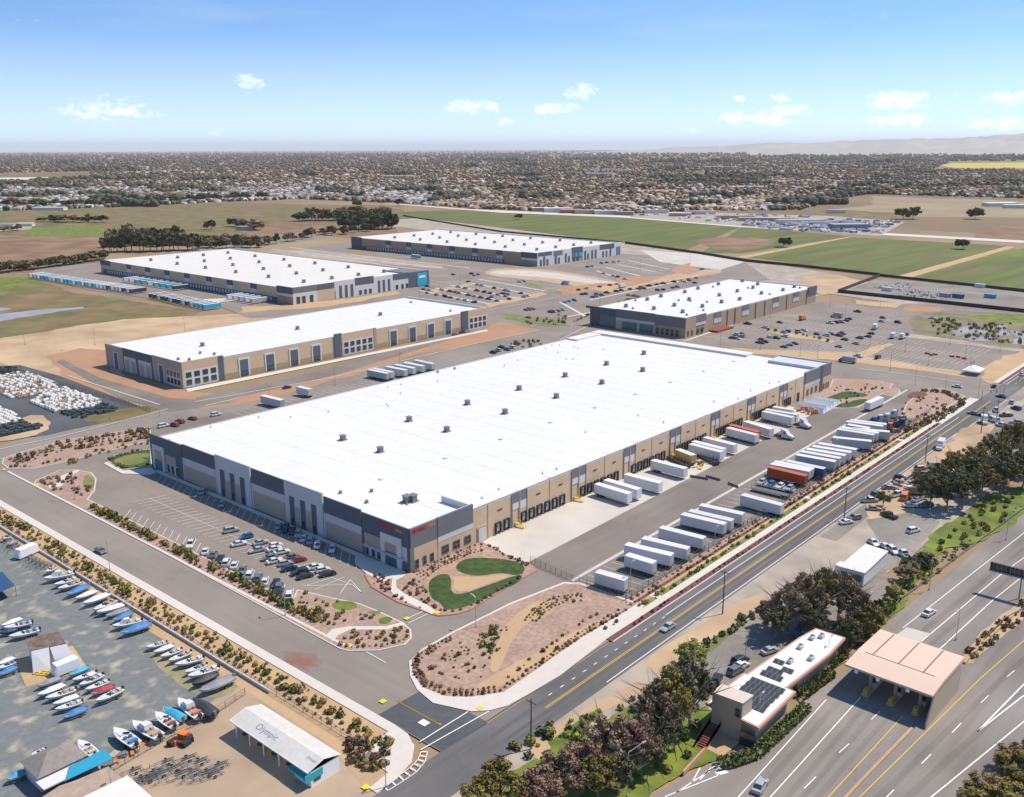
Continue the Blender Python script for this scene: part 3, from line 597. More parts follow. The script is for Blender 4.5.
class Face:
    """a facade plane: ax=0 -> x=val facing -X, ax=1 -> y=val facing -Y"""
    def __init__(s, root, ax, val): s.r = root; s.ax = ax; s.v = val
    def bx(s, mb, u0, u1, z0, z1, d, m=0, back=.12):
        u0, u1 = min(u0, u1), max(u0, u1)
        if s.ax == 0: mb.box(s.v-d, s.v+back, u0, u1, z0, z1, m)
        else: mb.box(u0, u1, s.v-d, s.v+back, z0, z1, m)
    def slab(s, u0, u1, z0, z1, d, m, name='wall_panel'):
        mb = MB(); s.bx(mb, u0, u1, z0, z1, d); return part(name, mb, B[m], s.r)
    def slabs(s, items, name, mats):
        mb = MB()
        for (u0, u1, z0, z1, d, m) in items: s.bx(mb, u0, u1, z0, z1, d, m)
        return part(name, mb, [B[k] for k in mats], s.r)
    def window(s, u0, u1, z0, z1, d=.1, nx=2, ny=2, glass='glass', frame='grey', name='window'):
        u0, u1 = min(u0, u1), max(u0, u1); mb = MB(); s.bx(mb, u0, u1, z0, z1, d, 1); t = .13
        for k in range(nx+1):
            c = u0+(u1-u0)*k/nx; s.bx(mb, c-t/2, c+t/2, z0, z1, d+.06, 0, -d+.01)
        for k in range(ny+1):
            c = z0+(z1-z0)*k/ny; s.bx(mb, u0, u1, c-t/2, c+t/2, d+.05, 0, -d+.01)
        return part(name, mb, [B[frame], B[glass]], s.r)
    def dock(s, u, z0=.9, z1=3.5, w=2.5):
        mb = MB(); s.bx(mb, u, u+.45, z0-.5, z1+.35, .5, 0); s.bx(mb, u+w-.45, u+w, z0-.5, z1+.35, .5, 0); s.bx(mb, u+.45, u+w-.45, z1, z1+.35, .5, 0)
        s.bx(mb, u+.45, u+w-.45, z0, z1, .06, 1); s.bx(mb, u+.45, u+w-.45, z0-.5, z0, .12, 0)
        s.bx(mb, u+1.0, u+w-1.0, z0+1.5, z0+1.8, .08, 0)
        return part('dock_door', mb, [B['black'], B['door']], s.r)
def many_docks(F, root, us):
    mb = MB(); F.bx(mb, us[0], us[0]+2.4, .8, 3.5, .28); o = part('dock_door', mb, B['door'], root)
    for u in us[1:]: c = o.copy(); COL.objects.link(c); c.location = Vector(o.location)+Vector((0, u-us[0], 0))
def shell(root, x0, x1, y0, y1, h, wall='tan', roof='roof', par=.45):
    mb = MB(); mb.prism([(x0, y0), (x1, y0), (x1, y1), (x0, y1)], -.3, h); part('wall', mb, B[wall], root)
    mb = MB(); mb.sheet([(x0+.35, y0+.35), (x1-.35, y0+.35), (x1-.35, y1-.35), (x0+.35, y1-.35)], h+.02)
    # seams of the membrane: long narrow laps, slightly raised
    n = int((x1-x0)/9)
    for k in range(1, n): x = x0+(x1-x0)*k/n; mb.box(x-.06, x+.06, y0+.5, y1-.5, h+.0, h+.05)
    part('roof', mb, B[roof], root)
    mb = MB(); t = .33
    for a in ((x0, x1, y0, y0+t), (x0, x1, y1-t, y1), (x0, x0+t, y0+t, y1-t), (x1-t, x1, y0+t, y1-t)): mb.box(*a, h-.01, h+par)
    for a in ((x0-.06, x1+.06, y0-.06, y0+t), (x0-.06, x1+.06, y1-t, y1+.06), (x0-.06, x0+t, y0+t, y1-t), (x1-t, x1+.06, y0+t, y1-t)): mb.box(*a, h+par, h+par+.09, 1)
    part('parapet', mb, [B[roof], B['coping']], root)
def vent_mesh(big=1.0):
    b = MB(); s = big
    b.box(-1.1*s, 1.1*s, -1.1*s, 1.1*s, 0, .35, 0); b.box(-.75*s, .75*s, -.75*s, .75*s, .35, 1.7*s, 0)
    b.box(-.95*s, .95*s, -.95*s, .95*s, 1.7*s, 1.95*s, 0)
    for k in range(3): b.box(-.8*s, .8*s, -.8*s, .8*s, .6+.35*k, .68+.35*k, 1)
    return b.mesh('roof_vent', [B['metal'], B['grey']])
VENT = vent_mesh()
def hvac_mesh():
    b = MB(); b.box(-1.6, 1.6, -1.1, 1.1, .25, 1.7, 0); b.box(-1.7, 1.7, -1.2, 1.2, 0, .25, 1); b.tube((-.7, 0, 1.7), (-.7, 0, 1.9), .6, n=12, m=1); b.box(.3, 1.4, -.9, .9, 1.7, 2.0, 1)
    return b.mesh('rooftop_unit', [B['lgrey'], B['metal']])
HVAC = hvac_mesh()
def vents(root, pts, z, mesh=None, name='roof_vent', sc=1):
    for x, y in pts:
        o = bpy.data.objects.new(name, mesh or VENT); COL.objects.link(o); o.parent = root
        o.location = Vector((x, y, z))-Vector(root.location); o.scale = (sc,)*3
def letters(root, F, u0, u1, z, h, name='sign_lettering', seed=1):
    rr = random.Random(seed); mb = MB(); mb2 = MB(); mb0 = mb; n = 13; w = (u1-u0)/n; split = 8
    for k in range(n):
        if k == split: continue
        m = 0 if k < split else 1; mb = (mb0, mb2)[m]; hh = h if k < split else h*.75; a = u0+w*k+.08*w*(1 if w > 0 else 1); b_ = a+w*.78
        F.bx(mb, a, a+(b_-a)*.3, z, z+hh, .42, m, -.3)
        if rr.random() < .75: F.bx(mb, b_-(b_-a)*.3, b_, z, z+hh*(1 if rr.random() < .6 else .55), .42, m, -.3)
        F.bx(mb, a+(b_-a)*.3, b_-(b_-a)*.3, z+hh*(.8 if rr.random() < .5 else .4), z+hh*(.8 if rr.random() < .5 else .4)+hh*.2, .415, m, -.3)
        if rr.random() < .5: F.bx(mb, a+(b_-a)*.3, b_-(b_-a)*.3, z, z+hh*.2, .415, m, -.3)
    for q in (mb0, mb2): part(name, q, [B['signred'], B['signora']], root)
# ================================================================== B1, the big warehouse in front
r1 = root_at('distribution_warehouse', 0, 0, 'largest foreground warehouse with vast white roof and red and orange corner signs', 'warehouse', 'warehouses of the business park')
shell(r1, 0, 269, 0, 135, 10.3)
F0 = Face(r1, 0, 0)
def type_stripe(F, a, c, top, z1, z2):          # dark band, light stripe, dusky base
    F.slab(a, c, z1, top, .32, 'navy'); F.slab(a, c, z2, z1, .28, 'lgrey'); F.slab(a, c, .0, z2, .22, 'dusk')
    F.slab(a-.5, a+.15, 0, z1, .42, 'lgrey', 'pilaster')
def type_tall(F, a, c, top):
    F.slab(a, c, 0, top, .5, 'lgrey'); w = (a-c)
    for k in range(3):
        u = a-w*(.13+.29*k); F.slab(u-w*.0, u-w*.13, .3, 9.3, .58, 'navy', 'door_recess')
        F.window(u-w*.02, u-w*.11, .3, 2.8, .6, 1, 1)
        if k < 2: F.slab(u-w*.15, u-w*.27, .2, 6.4, .54, 'dusk')
F0.slab(135, 113.5, 0, 12.6, .45, 'navy'); F0.slab(133.2, 125.3, .2, 9.2, .8, 'lgrey', 'entrance_portal'); F0.slab(131.6, 127, 4.2, 7.4, .9, 'dusk', 'portal_panel')
F0.window(131.6, 127, .2, 4.0, .9, 3, 2, 'teal'); F0.slab(124.8, 118, 3.9, 7.0, .55, 'dusk'); F0.slab(124.8, 116.8, .2, 3.9, .5, 'lgrey')
for u in (124, 121.2, 118.2): F0.window(u, u-1.6, .6, 3.6, .56, 1, 2)
type_stripe(F0, 113.4, 93.2, 13.0, 8.3, 5.6); type_tall(F0, 92.7, 73.0, 13.9); type_stripe(F0, 72.5, 55.4, 13.5, 8.6, 6.2)
type_tall(F0, 54.9, 36.6, 13.9); type_stripe(F0, 36.1, 19.6, 13.0, 8.0, 5.6)
F0.slab(19.2, 0, 0, 12.5, .36, 'navy'); F0.slab(18.2, 11.3, 3.5, 6.9, .42, 'dusk'); F0.slab(18.2, 11.3, .2, 3.5, .40, 'lgrey')
for u in (17.8, 15.2, 12.9): F0.window(u, u-1.2, .5, 3.3, .46, 1, 2)
mb = MB(); F0.bx(mb, 11.1, 9.4, 0, 9.0, .8); F0.bx(mb, 4.6, 2.8, 0, 9.0, .8); F0.bx(mb, 9.4, 4.6, 6.7, 9.0, .8); part('entrance_portal', mb, B['offwhite'], r1)
F0.slab(9.4, 4.6, 3.9, 6.7, .5, 'dusk', 'portal_panel'); F0.window(9.4, 4.6, .1, 3.9, .45, 4, 2, 'teal'); F0.slab(2.7, .8, 2.9, 6.9, .42, 'lgrey')
mb = MB(); F0.bx(mb, 18, 1.5, 3.3, 3.6, 1.5); part('entrance_canopy', mb, B['lgrey'], r1)
letters(r1, F0, 11.2, 2.4, 10.6, 1.15, seed=3)
F1 = Face(r1, 1, 0)
F1.slab(0, 10, 6.9, 12.5, .36, 'grey'); F1.slab(0, 10, 0, 6.9, .3, 'tan'); F1.slab(-.36, 1.1, 0, 7.0, .4, 'grey', 'pilaster')
F1.slab(10, 24, 7.1, 12.7, .5, 'grey'); F1.slab(10, 24, 5.5, 7.1, .46, 'offwhite'); F1.slab(10, 24, 0, 5.5, .4, 'tan')
for u, w, z0, z1 in ((1.4, 1.3, .6, 3.2), (4.3, 1.2, .8, 3.3), (7.0, 1.3, .8, 3.2)): F1.window(u, u+w, z0, z1, .36, 1, 2)
for u in (11.4, 15.8, 20.3): F1.window(u, u+2.6, 1.5, 3.9, .46, 2, 2)
letters(r1, F1, .6, 9.2, 11.0, 1.15, seed=3)
mb = MB()
for a, c, d, h in ((-.4, 24.1, 0, 12.7),):
    pass
# roofs of the taller corner bays, seen from above as raised parapets
for (x0, x1, y0, y1, h) in ((.13, 24, .13, .4, 12.75), (23.7, 24, .4, 12, 12.4), (.13, .4, .4, 19.2, 12.6)):
    mb.box(x0, x1, y0, y1, 10.3, h-.1)
part('corner_parapet', mb, B['roof'], r1)
# dock side
ACC = [(41.2, 47.9), (70.2, 77.5), (99.3, 106), (128.8, 135.8), (158.2, 164.6), (187.6, 194), (216.7, 223.6)]
for a, c in ACC:
    m_ = (a+c)/2
    F1.slab(a, m_-.25, 7.7, 10.75, .2, 'grey'); F1.slab(m_+.25, c, 7.7, 10.75, .2, 'grey'); F1.slab(a, m_-.25, 5.6, 7.7, .16, 'offwhite'); F1.slab(m_+.25, c, 5.2, 7.7, .16, 'offwhite')
    F1.slab(m_+.25, c, 3.6, 5.2, .15, 'tan'); F1.slab(m_-.25, m_+.25, 0, 10.75, .3, 'dtan', 'pilaster')
    F1.slab(a-.12, a+.02, 0, 10.7, .35, 'coping', 'downspout'); F1.slab(c-.02, c+.12, 0, 10.7, .35, 'coping', 'downspout')
    # steel stairs up to the personnel door
    s_ = MB(); u = a+1.2
    for k in range(5): s_.box(u, u+1.1, -1.6-.45*k, -1.2-.45*k, 1.1-.22*k-.12, 1.1-.22*k)
    s_.box(u, u+1.1, -1.2, 0, 1.1, 1.2); 
    for q in (u, u+1.1): s_.tube((q, -3.4, .9), (q, -1.2, 2.1), .05, n=4); s_.tube((q, -1.2, 2.1), (q, -.2, 2.1), .05, n=4); s_.tube((q, -3.4, 0), (q, -3.4, .9), .05, n=4); s_.tube((q, -1.2, 0), (q, -1.2, 2.1), .05, n=4)
    part('dock_stair', s_, B['yellow'], r1)
for j in (30.6, 59, 88.2, 116.6, 146.7, 176, 204.6, 232): F1.slab(j-.12, j+.12, 0, 10.6, .1, 'dtan', 'panel_joint')
for a, c in ((24, 30.6), (30.6, 41), (48, 59), (59, 70), (77.6, 88), (88, 99.2), (106, 116.6), (116.6, 128.7), (135.9, 146.7), (146.7, 158), (164.8, 176), (176, 187.5), (194, 204.6), (204.6, 216.5), (223.7, 232)):
    m_ = (a+c)/2
    if a > 25: F1.slab(m_-1, m_+1, 7.25, 7.6, .12, 'black', 'louvre_vent')
F1.slab(25.9, 30, .1, 4.9, .16, 'tan'); F1.window(26.2, 29.7, .1, 4.4, .2, 1, 1, 'glass'); F1.slab(26.3, 29.6, .2, 4.3, .34, 'door', 'roller_door')
d0 = None
for u in [33.6, 37.4]+[45.2+3.75*k for k in range(6)]+[74.7+3.75*k for k in range(6)]+[104+3.75*k for k in range(6)]+[133.2+3.75*k for k in range(6)]+[162+3.75*k for k in range(6)]+[191.4+3.75*k for k in range(6)]+[221, 225]:
    if d0 is None: d0 = F1.dock(0); d0.location = Vector(d0.location)+Vector((u, 0, 0)); base = Vector((0, 0, 0)); continue
    o = d0.copy(); COL.objects.link(o); o.location = base+Vector((u, 0, 0))
F1.slab(234.2, 236.6, 0, 4.2, .1, 'black', 'roller_door')
F1.slab(241, 257, 7.0, 12.3, .5, 'grey'); F1.slab(241, 257, 5.2, 7.0, .46, 'lgrey'); F1.slab(241, 257, 0, 5.2, .4, 'tan'); F1.slab(257, 260, 0, 12.6, .6, 'navy'); F1.slab(260, 269, 6.8, 12.5, .4, 'grey'); F1.slab(260, 269, 0, 6.8, .34, 'tan')
for u in (243.2, 247.6, 252.2): F1.window(u, u+2, 1.2, 4, .46, 1, 2)
for u in (261, 263.6, 266.2): F1.window(u, u+1.3, .8, 3.4, .4, 1, 2)
mb = MB()
for a in ((240.8, 269, .13, .4), (268.7, 269.4, .4, 26)): mb.box(*a, 10.3, 12.4)
mb.box(257, 268.7, .4, 26, 10.3, 11.7)
part('corner_parapet', mb, B['lgrey'], r1)
mb = MB(); mb.box(262, 269.3, 40, 135, 10.3, 11.4); mb.box(240, 262, 128, 135.3, 10.3, 11.2); part('corner_parapet', mb, B['roof2'], r1)
vents(r1, [(44+31.8*k, 82) for k in range(7)]+[(43.5+31.9*k, 61.5) for k in range(6)], 10.32)
vents(r1, [(17, 19.5), (18.6, 18.6)], 10.32, None, 'roof_vent', 1.15)
vents(r1, [(2.5, 127), (9, 40), (16, 34), (140, 132), (150, 131), (263.6, 20), (9, 28)], 10.32, None, 'roof_vent', .45)
pm_ = MB(); pm_.tube((0, 0, 0), (0, 0, .7), .16, n=6); pm_.box(-.35, .35, -.35, .35, 0, .06); PIPE = pm_.mesh('vent_pipe', [B['coping']])
hm_ = MB(); hm_.box(-.8, .8, -.8, .8, 0, .3); hm_.box(-.7, .7, -.7, .7, .3, .42); HATCH = hm_.mesh('roof_hatch', [B['lgrey']])
rp = random.Random(8)
vents(r1, [(rp.uniform(6, 262), rp.choice([6, 20, 104, 118, 130])+rp.uniform(-3, 3)) for k in range(34)], 10.32, PIPE, 'vent_pipe'); vents(r1, [(25+28*k, 40+rp.uniform(-.3, .3)) for k in range(9)], 10.32, HATCH, 'roof_hatch', .8)
dr_ = mat('roof_drain_stain', (.46, .43, .37), scale=.5, col2=(.56, .54, .49), det=8)
for k in range(16): x_ = 12+16*k; part('roof_stain', MB().sheet(rough([(x_+rp.uniform(-.5, .5), 1.0), (x_+rp.uniform(1, 2.4), 1.1), (x_+rp.uniform(.6, 1.2), rp.uniform(2, 5))], 3, .15), 10.34), dr_, r1)
# ================================================================== B2, behind it on the left
r2 = root_at('distribution_warehouse', 69, 233, 'long tan warehouse with white framed tall doors standing in red soil behind the largest one', 'warehouse', 'warehouses of the business park')
shell(r2, 69, 283, 233, 308, 10.9)
F = Face(r2, 1, 233)
def grid(F, a, c, n, top=8.0, frame='offwhite'):
    w = (c-a)/n
    F.slab(a, c, 0, top, .35, 'offwhite', 'window_surround')
    for k in range(n):
        for z0, z1 in ((1.0, 3.6), (4.7, 7.2)):
            F.window(a+w*k+w*.18, a+w*(k+1)-w*.18, z0, z1, .4, 1, 1)
def tdoor(F, u, w=4.6, h=8.4):
    F.slab(u-w/2-.9, u+w/2+.9, 0, h+.9, .3, 'offwhite', 'door_surround'); F.slab(u-w/2, u+w/2, 0, h, .4, 'navy', 'door_recess'); F.window(u-w/2+.3, u+w/2-.3, .4, 3, .44, 2, 1)
F.slab(69, 88.5, 0, 12.6, .3, 'tan'); grid(F, 70, 87.8, 4); F.slab(88.5, 91.5, 0, 12.3, .45, 'navy', 'pilaster')
for u in (103, 118.5, 133.5, 148): tdoor(F, u)
F.slab(91.5, 160, 0, 2.9, .12, 'dtan'); F.slab(160, 165, 0, 12.8, .5, 'navy', 'pilaster'); F.slab(165, 188, 0, 12.3, .25, 'tan'); grid(F, 166, 187.5, 5)
F.slab(188, 190, 0, 12.3, .4, 'dtan', 'pilaster')
for u in (203, 218, 233, 247.5): tdoor(F, u)
F.slab(190, 259.5, 0, 2.9, .12, 'dtan'); F.slab(259.5, 265, 0, 12.5, .5, 'navy', 'pilaster'); F.slab(265, 283, 0, 12.4, .3, 'tan'); grid(F, 266, 282, 4)
F = Face(r2, 0, 69)
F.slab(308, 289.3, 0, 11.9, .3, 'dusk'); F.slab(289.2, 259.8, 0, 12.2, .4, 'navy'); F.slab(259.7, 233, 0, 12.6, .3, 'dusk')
F.slab(300, 294, 0, 9, .4, 'lgrey', 'door_surround'); F.slab(298.6, 295.4, 0, 8.4, .46, 'navy', 'door_recess')
for a, c in ((288, 276), (273.5, 261)): F.slab(a, c, 0, 8.2, .5, 'lgrey'); F.slab(a-.8, a-5, .3, 6.4, .55, 'dusk'); F.slab(c+5, c+.8, .3, 6.4, .55, 'dusk')
F.slab(254.5, 249, 0, 9, .4, 'lgrey', 'door_surround'); F.slab(253.4, 250, 0, 8.4, .46, 'navy', 'door_recess'); grid(F, 234, 247, 4, 7.6)
mb = MB(); mb.box(69.13, 91, 233.13, 233.4, 10.9, 12.55); mb.box(69.13, 69.4, 233.4, 308, 10.9, 12.1); mb.box(259, 283.3, 233.13, 233.4, 10.9, 12.5); mb.box(282.6, 283.3, 233.4, 308, 10.9, 12.2); part('corner_parapet', mb, B['roof'], r2)
vents(r2, [(101, 267), (162, 268), (224, 268)], 10.92, None, 'roof_vent', 1.0)
vents(r2, [(78, 241), (90, 251), (93, 243), (75, 246), (262, 245), (270, 290)], 10.92, None, 'roof_vent', .6)
# ================================================================== B3, far left with blue trailers
r3 = root_at('distribution_warehouse', 255, 400, 'wide far left warehouse with tan dock wall beside rows of pale blue trailers', 'warehouse', 'warehouses of the business park')
shell(r3, 255, 392, 400, 694, 11.1, 'tan', 'roof2')
F = Face(r3, 0, 255)
F.slab(694, 675, 7.6, 12.2, .3, 'navy')
for c in (641, 608, 575.5, 544, 511, 481, 449): F.slab(c+4, c-4, 7.6, 11.6, .3, 'navy'); F.slab(c+4, c-4, 4.4, 7.6, .25, 'offwhite')
F.slab(419, 400, 7.7, 12.8, .5, 'navy'); F.slab(419, 400, 5.9, 7.7, .45, 'offwhite'); F.slab(419, 400, 0, 5.9, .4, 'dtan')
F.slab(690, 419, 0, 4.0, .18, 'navy', 'dock_band')
many_docks(F, r3, [426+4.3*k for k in range(60)])
F = Face(r3, 1, 400)
F.slab(255, 277, 8.3, 12.4, .3, 'grey'); F.slab(255, 277, 0, 8.3, .25, 'offwhite'); F.slab(277, 293, 8.4, 12.6, .35, 'navy'); F.slab(277, 293, 0, 8.4, .3, 'tan'); F.slab(293, 296, 6, 13, .35, 'offwhite')
F.slab(294, 313, 0, 13.3, .4, 'offwhite'); F.slab(313, 332, 8, 13.8, .4, 'navy'); F.slab(313, 332, 0, 8, .35, 'offwhite'); F.slab(332, 352, 0, 12.8, .45, 'offwhite'); F.slab(352, 369, 8, 12.9, .4, 'navy'); F.slab(352, 369, 0, 8, .35, 'offwhite'); F.slab(369, 392, 0, 12.4, .5, 'navy')
for u in (297.5, 303, 308.5, 336, 341, 346.5): F.slab(u, u+2.6, 0, 9.5, .55, 'navy', 'door_recess')
for u in (258, 263, 270): F.window(u, u+3, .5, 5.5, .4, 1, 2)
for u in (317, 322, 327, 355, 361, 366): F.window(u, u+2.5, .5, 4, .45, 1, 1)
F.slab(378.5, 389.5, .5, 11.2, .8, 'signcyan', 'cyan_entrance_panel'); F.slab(380.5, 387.5, 7.0, 9.0, .9, 'white', 'entrance_sign')
mb = MB(); mb.box(255.13, 392, 400.13, 400.4, 11.1, 12.7); mb.box(370, 392.3, 400.4, 430, 11.1, 12.0); part('corner_parapet', mb, B['grey'], r3)
vents(r3, [(280+27*(k % 4)+4, 425+46*(k//4)) for k in range(24)], 11.12, None, 'roof_vent', 1.25)
# ================================================================== B4, farthest
r4 = root_at('distribution_warehouse', 549, 413, 'farthest warehouse, long and low in front of the green crop field', 'warehouse', 'warehouses of the business park')
shell(r4, 549, 690, 413, 690, 12.0, 'dtan', 'roof2')
F = Face(r4, 0, 549)
for c in (627, 594, 561.5, 528, 495, 462): F.slab(c+4, c-4, 7.6, 12.6, .3, 'navy'); F.slab(c+4, c-4, 4.4, 7.6, .25, 'lgrey')
F.slab(690, 672, 0, 13.3, .4, 'navy'); F.slab(672, 455, 0, 4.0, .2, 'navy', 'dock_band'); F.slab(433, 413, 7.6, 13, .5, 'navy'); F.slab(433, 413, 5.4, 7.6, .45, 'offwhite')
many_docks(F, r4, [458+4.3*k for k in range(48)])
F = Face(r4, 1, 413)
F.slab(549, 572, 0, 12.6, .4, 'offwhite'); F.slab(550, 571, 9.4, 12.9, .5, 'navy'); F.slab(572, 590, 0, 12, .35, 'offwhite'); F.slab(574, 588, 8.2, 12.6, .5, 'grey'); F.slab(590, 603, 0, 12.6, .4, 'offwhite')
F.slab(603, 621, 7.4, 14, .6, 'navy'); F.slab(604, 620, 4.5, 8.4, .65, 'signcyan', 'cyan_entrance_panel'); F.slab(621, 650, 0, 12.8, .4, 'offwhite'); F.slab(650, 676, 8, 13, .5, 'navy'); F.slab(650, 676, 0, 8, .4, 'offwhite'); F.slab(676, 690, 0, 12.6, .5, 'offwhite')
for u in (553, 558, 563, 576, 581, 592, 597, 606, 612, 624, 629, 636, 642, 655, 661, 668, 680, 684): F.slab(u, u+2.6, 0, 6 if u % 2 else 9, .7, 'navy', 'door_recess')
mb = MB(); mb.box(549.13, 690, 413.13, 413.3, 12, 13.3); mb.box(689.5, 690.3, 413.3, 690, 12, 12.9); part('corner_parapet', mb, B['roof2'], r4)
vents(r4, [(575+30*(k % 4), 435+42*(k//4)) for k in range(24)], 12.02, None, 'roof_vent', 1.3)
# ================================================================== B5, right behind
r5 = root_at('distribution_warehouse', 330, 116, 'grey fronted warehouse with teal glass and a tan side beside the half empty parking lot', 'warehouse', 'warehouses of the business park')
shell(r5, 330, 513, 116, 186, 10.6, 'dtan')
F = Face(r5, 0, 330)
F.slab(186, 166, 0, 12.2, .5, 'navy'); F.slab(166, 137, 7.2, 12.6, .4, 'grey'); F.slab(166, 137, 5.8, 7.2, .36, 'lgrey'); F.slab(166, 137, 0, 5.8, .3, 'tan'); F.slab(137, 116, 6, 12.2, .5, 'grey'); F.slab(137, 116, 0, 6, .45, 'dtan')
F.window(178, 166.5, .3, 7.8, .6, 5, 3, 'teal'); F.window(161, 150, .3, 5.2, .4, 4, 2, 'teal'); F.window(148, 138, .3, 5.2, .4, 4, 2, 'teal')
for u in (136, 132.5, 129, 125.5, 122): F.window(u, u-2.2, .5, 4.4, .5, 1, 2)
for u in (185, 182.5, 180): F.window(u, u-1.8, .5, 9, .55, 1, 4)
F = Face(r5, 1, 116)
F.slab(330, 342, 0, 12.3, .5, 'dtan'); F.slab(342, 354, 7.6, 12, .4, 'grey'); F.slab(342, 354, 5.8, 7.6, .36, 'lgrey')
for u in (332, 336.5, 344, 349): F.window(u, u+2, .8, 4, .55, 1, 2)
for a in (364, 400.5, 443.5): F.slab(a, a+9, 7.4, 10.9, .3, 'grey'); F.slab(a, a+9, 4.2, 7.4, .25, 'lgrey')
F.slab(474.8, 484, 7.4, 10.9, .3, 'grey'); F.slab(474.8, 484, 4.6, 7.4, .25, 'lgrey'); F.slab(499, 513, 6.8, 12.2, .5, 'navy')
for j in (381, 391, 419, 432, 465, 497): F.slab(j-.4, j+.4, 0, 10.7, .3, 'navy', 'pilaster')
mb = MB(); mb.box(330.13, 354, 116.13, 116.3, 10.6, 12.2); mb.box(330.13, 330.3, 116.3, 190, 10.6, 12.3); mb.box(498, 513.3, 116.13, 116.3, 10.6, 12.2); part('corner_parapet', mb, B['grey'], r5)
rv = random.Random(5)
vents(r5, [(352+25*(k % 7)+rv.uniform(-5, 5), 130+22*(k//7)+rv.uniform(-4, 4)) for k in range(21)], 10.62, None, 'roof_vent', 1.1)
vents(r5, [(345+rv.uniform(0, 160), 122+rv.uniform(0, 62)) for k in range(14)], 10.62, None, 'roof_vent', .6)
mb = MB(); mb.box(358, 378, 109.5, 115.4, 0, 1.2); o = mb.build('red_site_barrier', flat('site_red', (.25, .045, .04), .7)); tag(o, 'low red brown barrier block beside the grey fronted warehouse', 'barrier')
# ------------------------------------------------------------------ vehicles
def paint(n, c, r=.3): return flat('car_paint_'+n, c, r, 0, .5, .5)
PC = {'white': (.62, .62, .61), 'silver': (.36, .37, .38), 'grey': (.14, .145, .15), 'black': (.02, .021, .024), 'dark blue': (.015, .035, .085), 'blue': (.03, .12, .28),
      'red': (.26, .025, .025), 'beige': (.38, .33, .25), 'green': (.04, .10, .07), 'orange': (.65, .18, .03), 'yellow': (.62, .42, .06), 'teal': (.03, .30, .33)}
TYRE = flat('tyre_rubber', (.02, .02, .02), .9); RIM = flat('wheel_rim', (.35, .35, .36), .35, .8); CHROME = flat('lamp_lens', (.7, .7, .68), .2); TAILL = flat('tail_lamp', (.35, .02, .02), .3)
WM = {}
def wheel_mesh(r=.33, w=.22):
    if (r, w) not in WM:
        b = MB(); b.tube((0, -w/2, 0), (0, w/2, 0), r, n=14); b.tube((0, -w/2-.01, 0), (0, w/2+.01, 0), r*.58, n=10, m=1); WM[(r, w)] = b.mesh('wheel', [TYRE, RIM])
    return WM[(r, w)]
def loft(b, secs, m=0, cap=True):
    """secs: rings of equal length listed from rear to front"""
    n = len(secs[0]); v = [p for s_ in secs for p in s_]; f = []
    for i in range(len(secs)-1):
        for j in range(n): f.append((i*n+j, i*n+(j+1) % n, (i+1)*n+(j+1) % n, (i+1)*n+j))
    if cap: f += [tuple(range(n-1, -1, -1)), tuple(range((len(secs)-1)*n, len(secs)*n))]
    b.add(v, f, m)
def ringx(x, hw, z0, z1, c=.12, top=None):
    t = top or hw*.93; return [(x, -hw, z0+c), (x, -hw+c, z0), (x, hw-c, z0), (x, hw, z0+c), (x, hw, (z0+z1)/2), (x, t, z1), (x, -t, z1), (x, -hw, (z0+z1)/2)]
KINDS = {   # length, half width, (x, top z) of lower body, cabin (x0,x1,x2,x3,z0,z1)
    'sedan': (4.6, .90, [(-2.3, .62), (-2.2, .88), (-1.3, .95), (.9, .92), (1.9, .80), (2.3, .58)], (-1.75, -1.0, .35, 1.05, .92, 1.43)),
    'hatchback': (4.1, .87, [(-2.05, .75), (-1.98, .95), (-1.2, .98), (.8, .95), (1.6, .84), (2.05, .6)], (-1.95, -1.5, .3, .95, .95, 1.5)),
    'suv': (4.75, .95, [(-2.37, .85), (-2.3, 1.05), (-1.2, 1.08), (.9, 1.05), (2.0, .98), (2.37, .7)], (-2.2, -1.85, .45, 1.0, 1.04, 1.72)),
    'pickup': (5.6, .98, [(-2.8, .95), (-2.75, 1.05), (-.95, 1.05), (1.3, 1.05), (2.5, 1.0), (2.8, .75)], (-.85, -.65, .8, 1.35, 1.04, 1.78)),
    'van': (5.4, 1.0, [(-2.7, 1.1), (-2.65, 1.2), (-1.0, 1.2), (1.5, 1.15), (2.5, 1.0), (2.7, .8)], (-2.65, -2.55, 1.2, 1.9, 1.15, 2.25))}
CM = {}
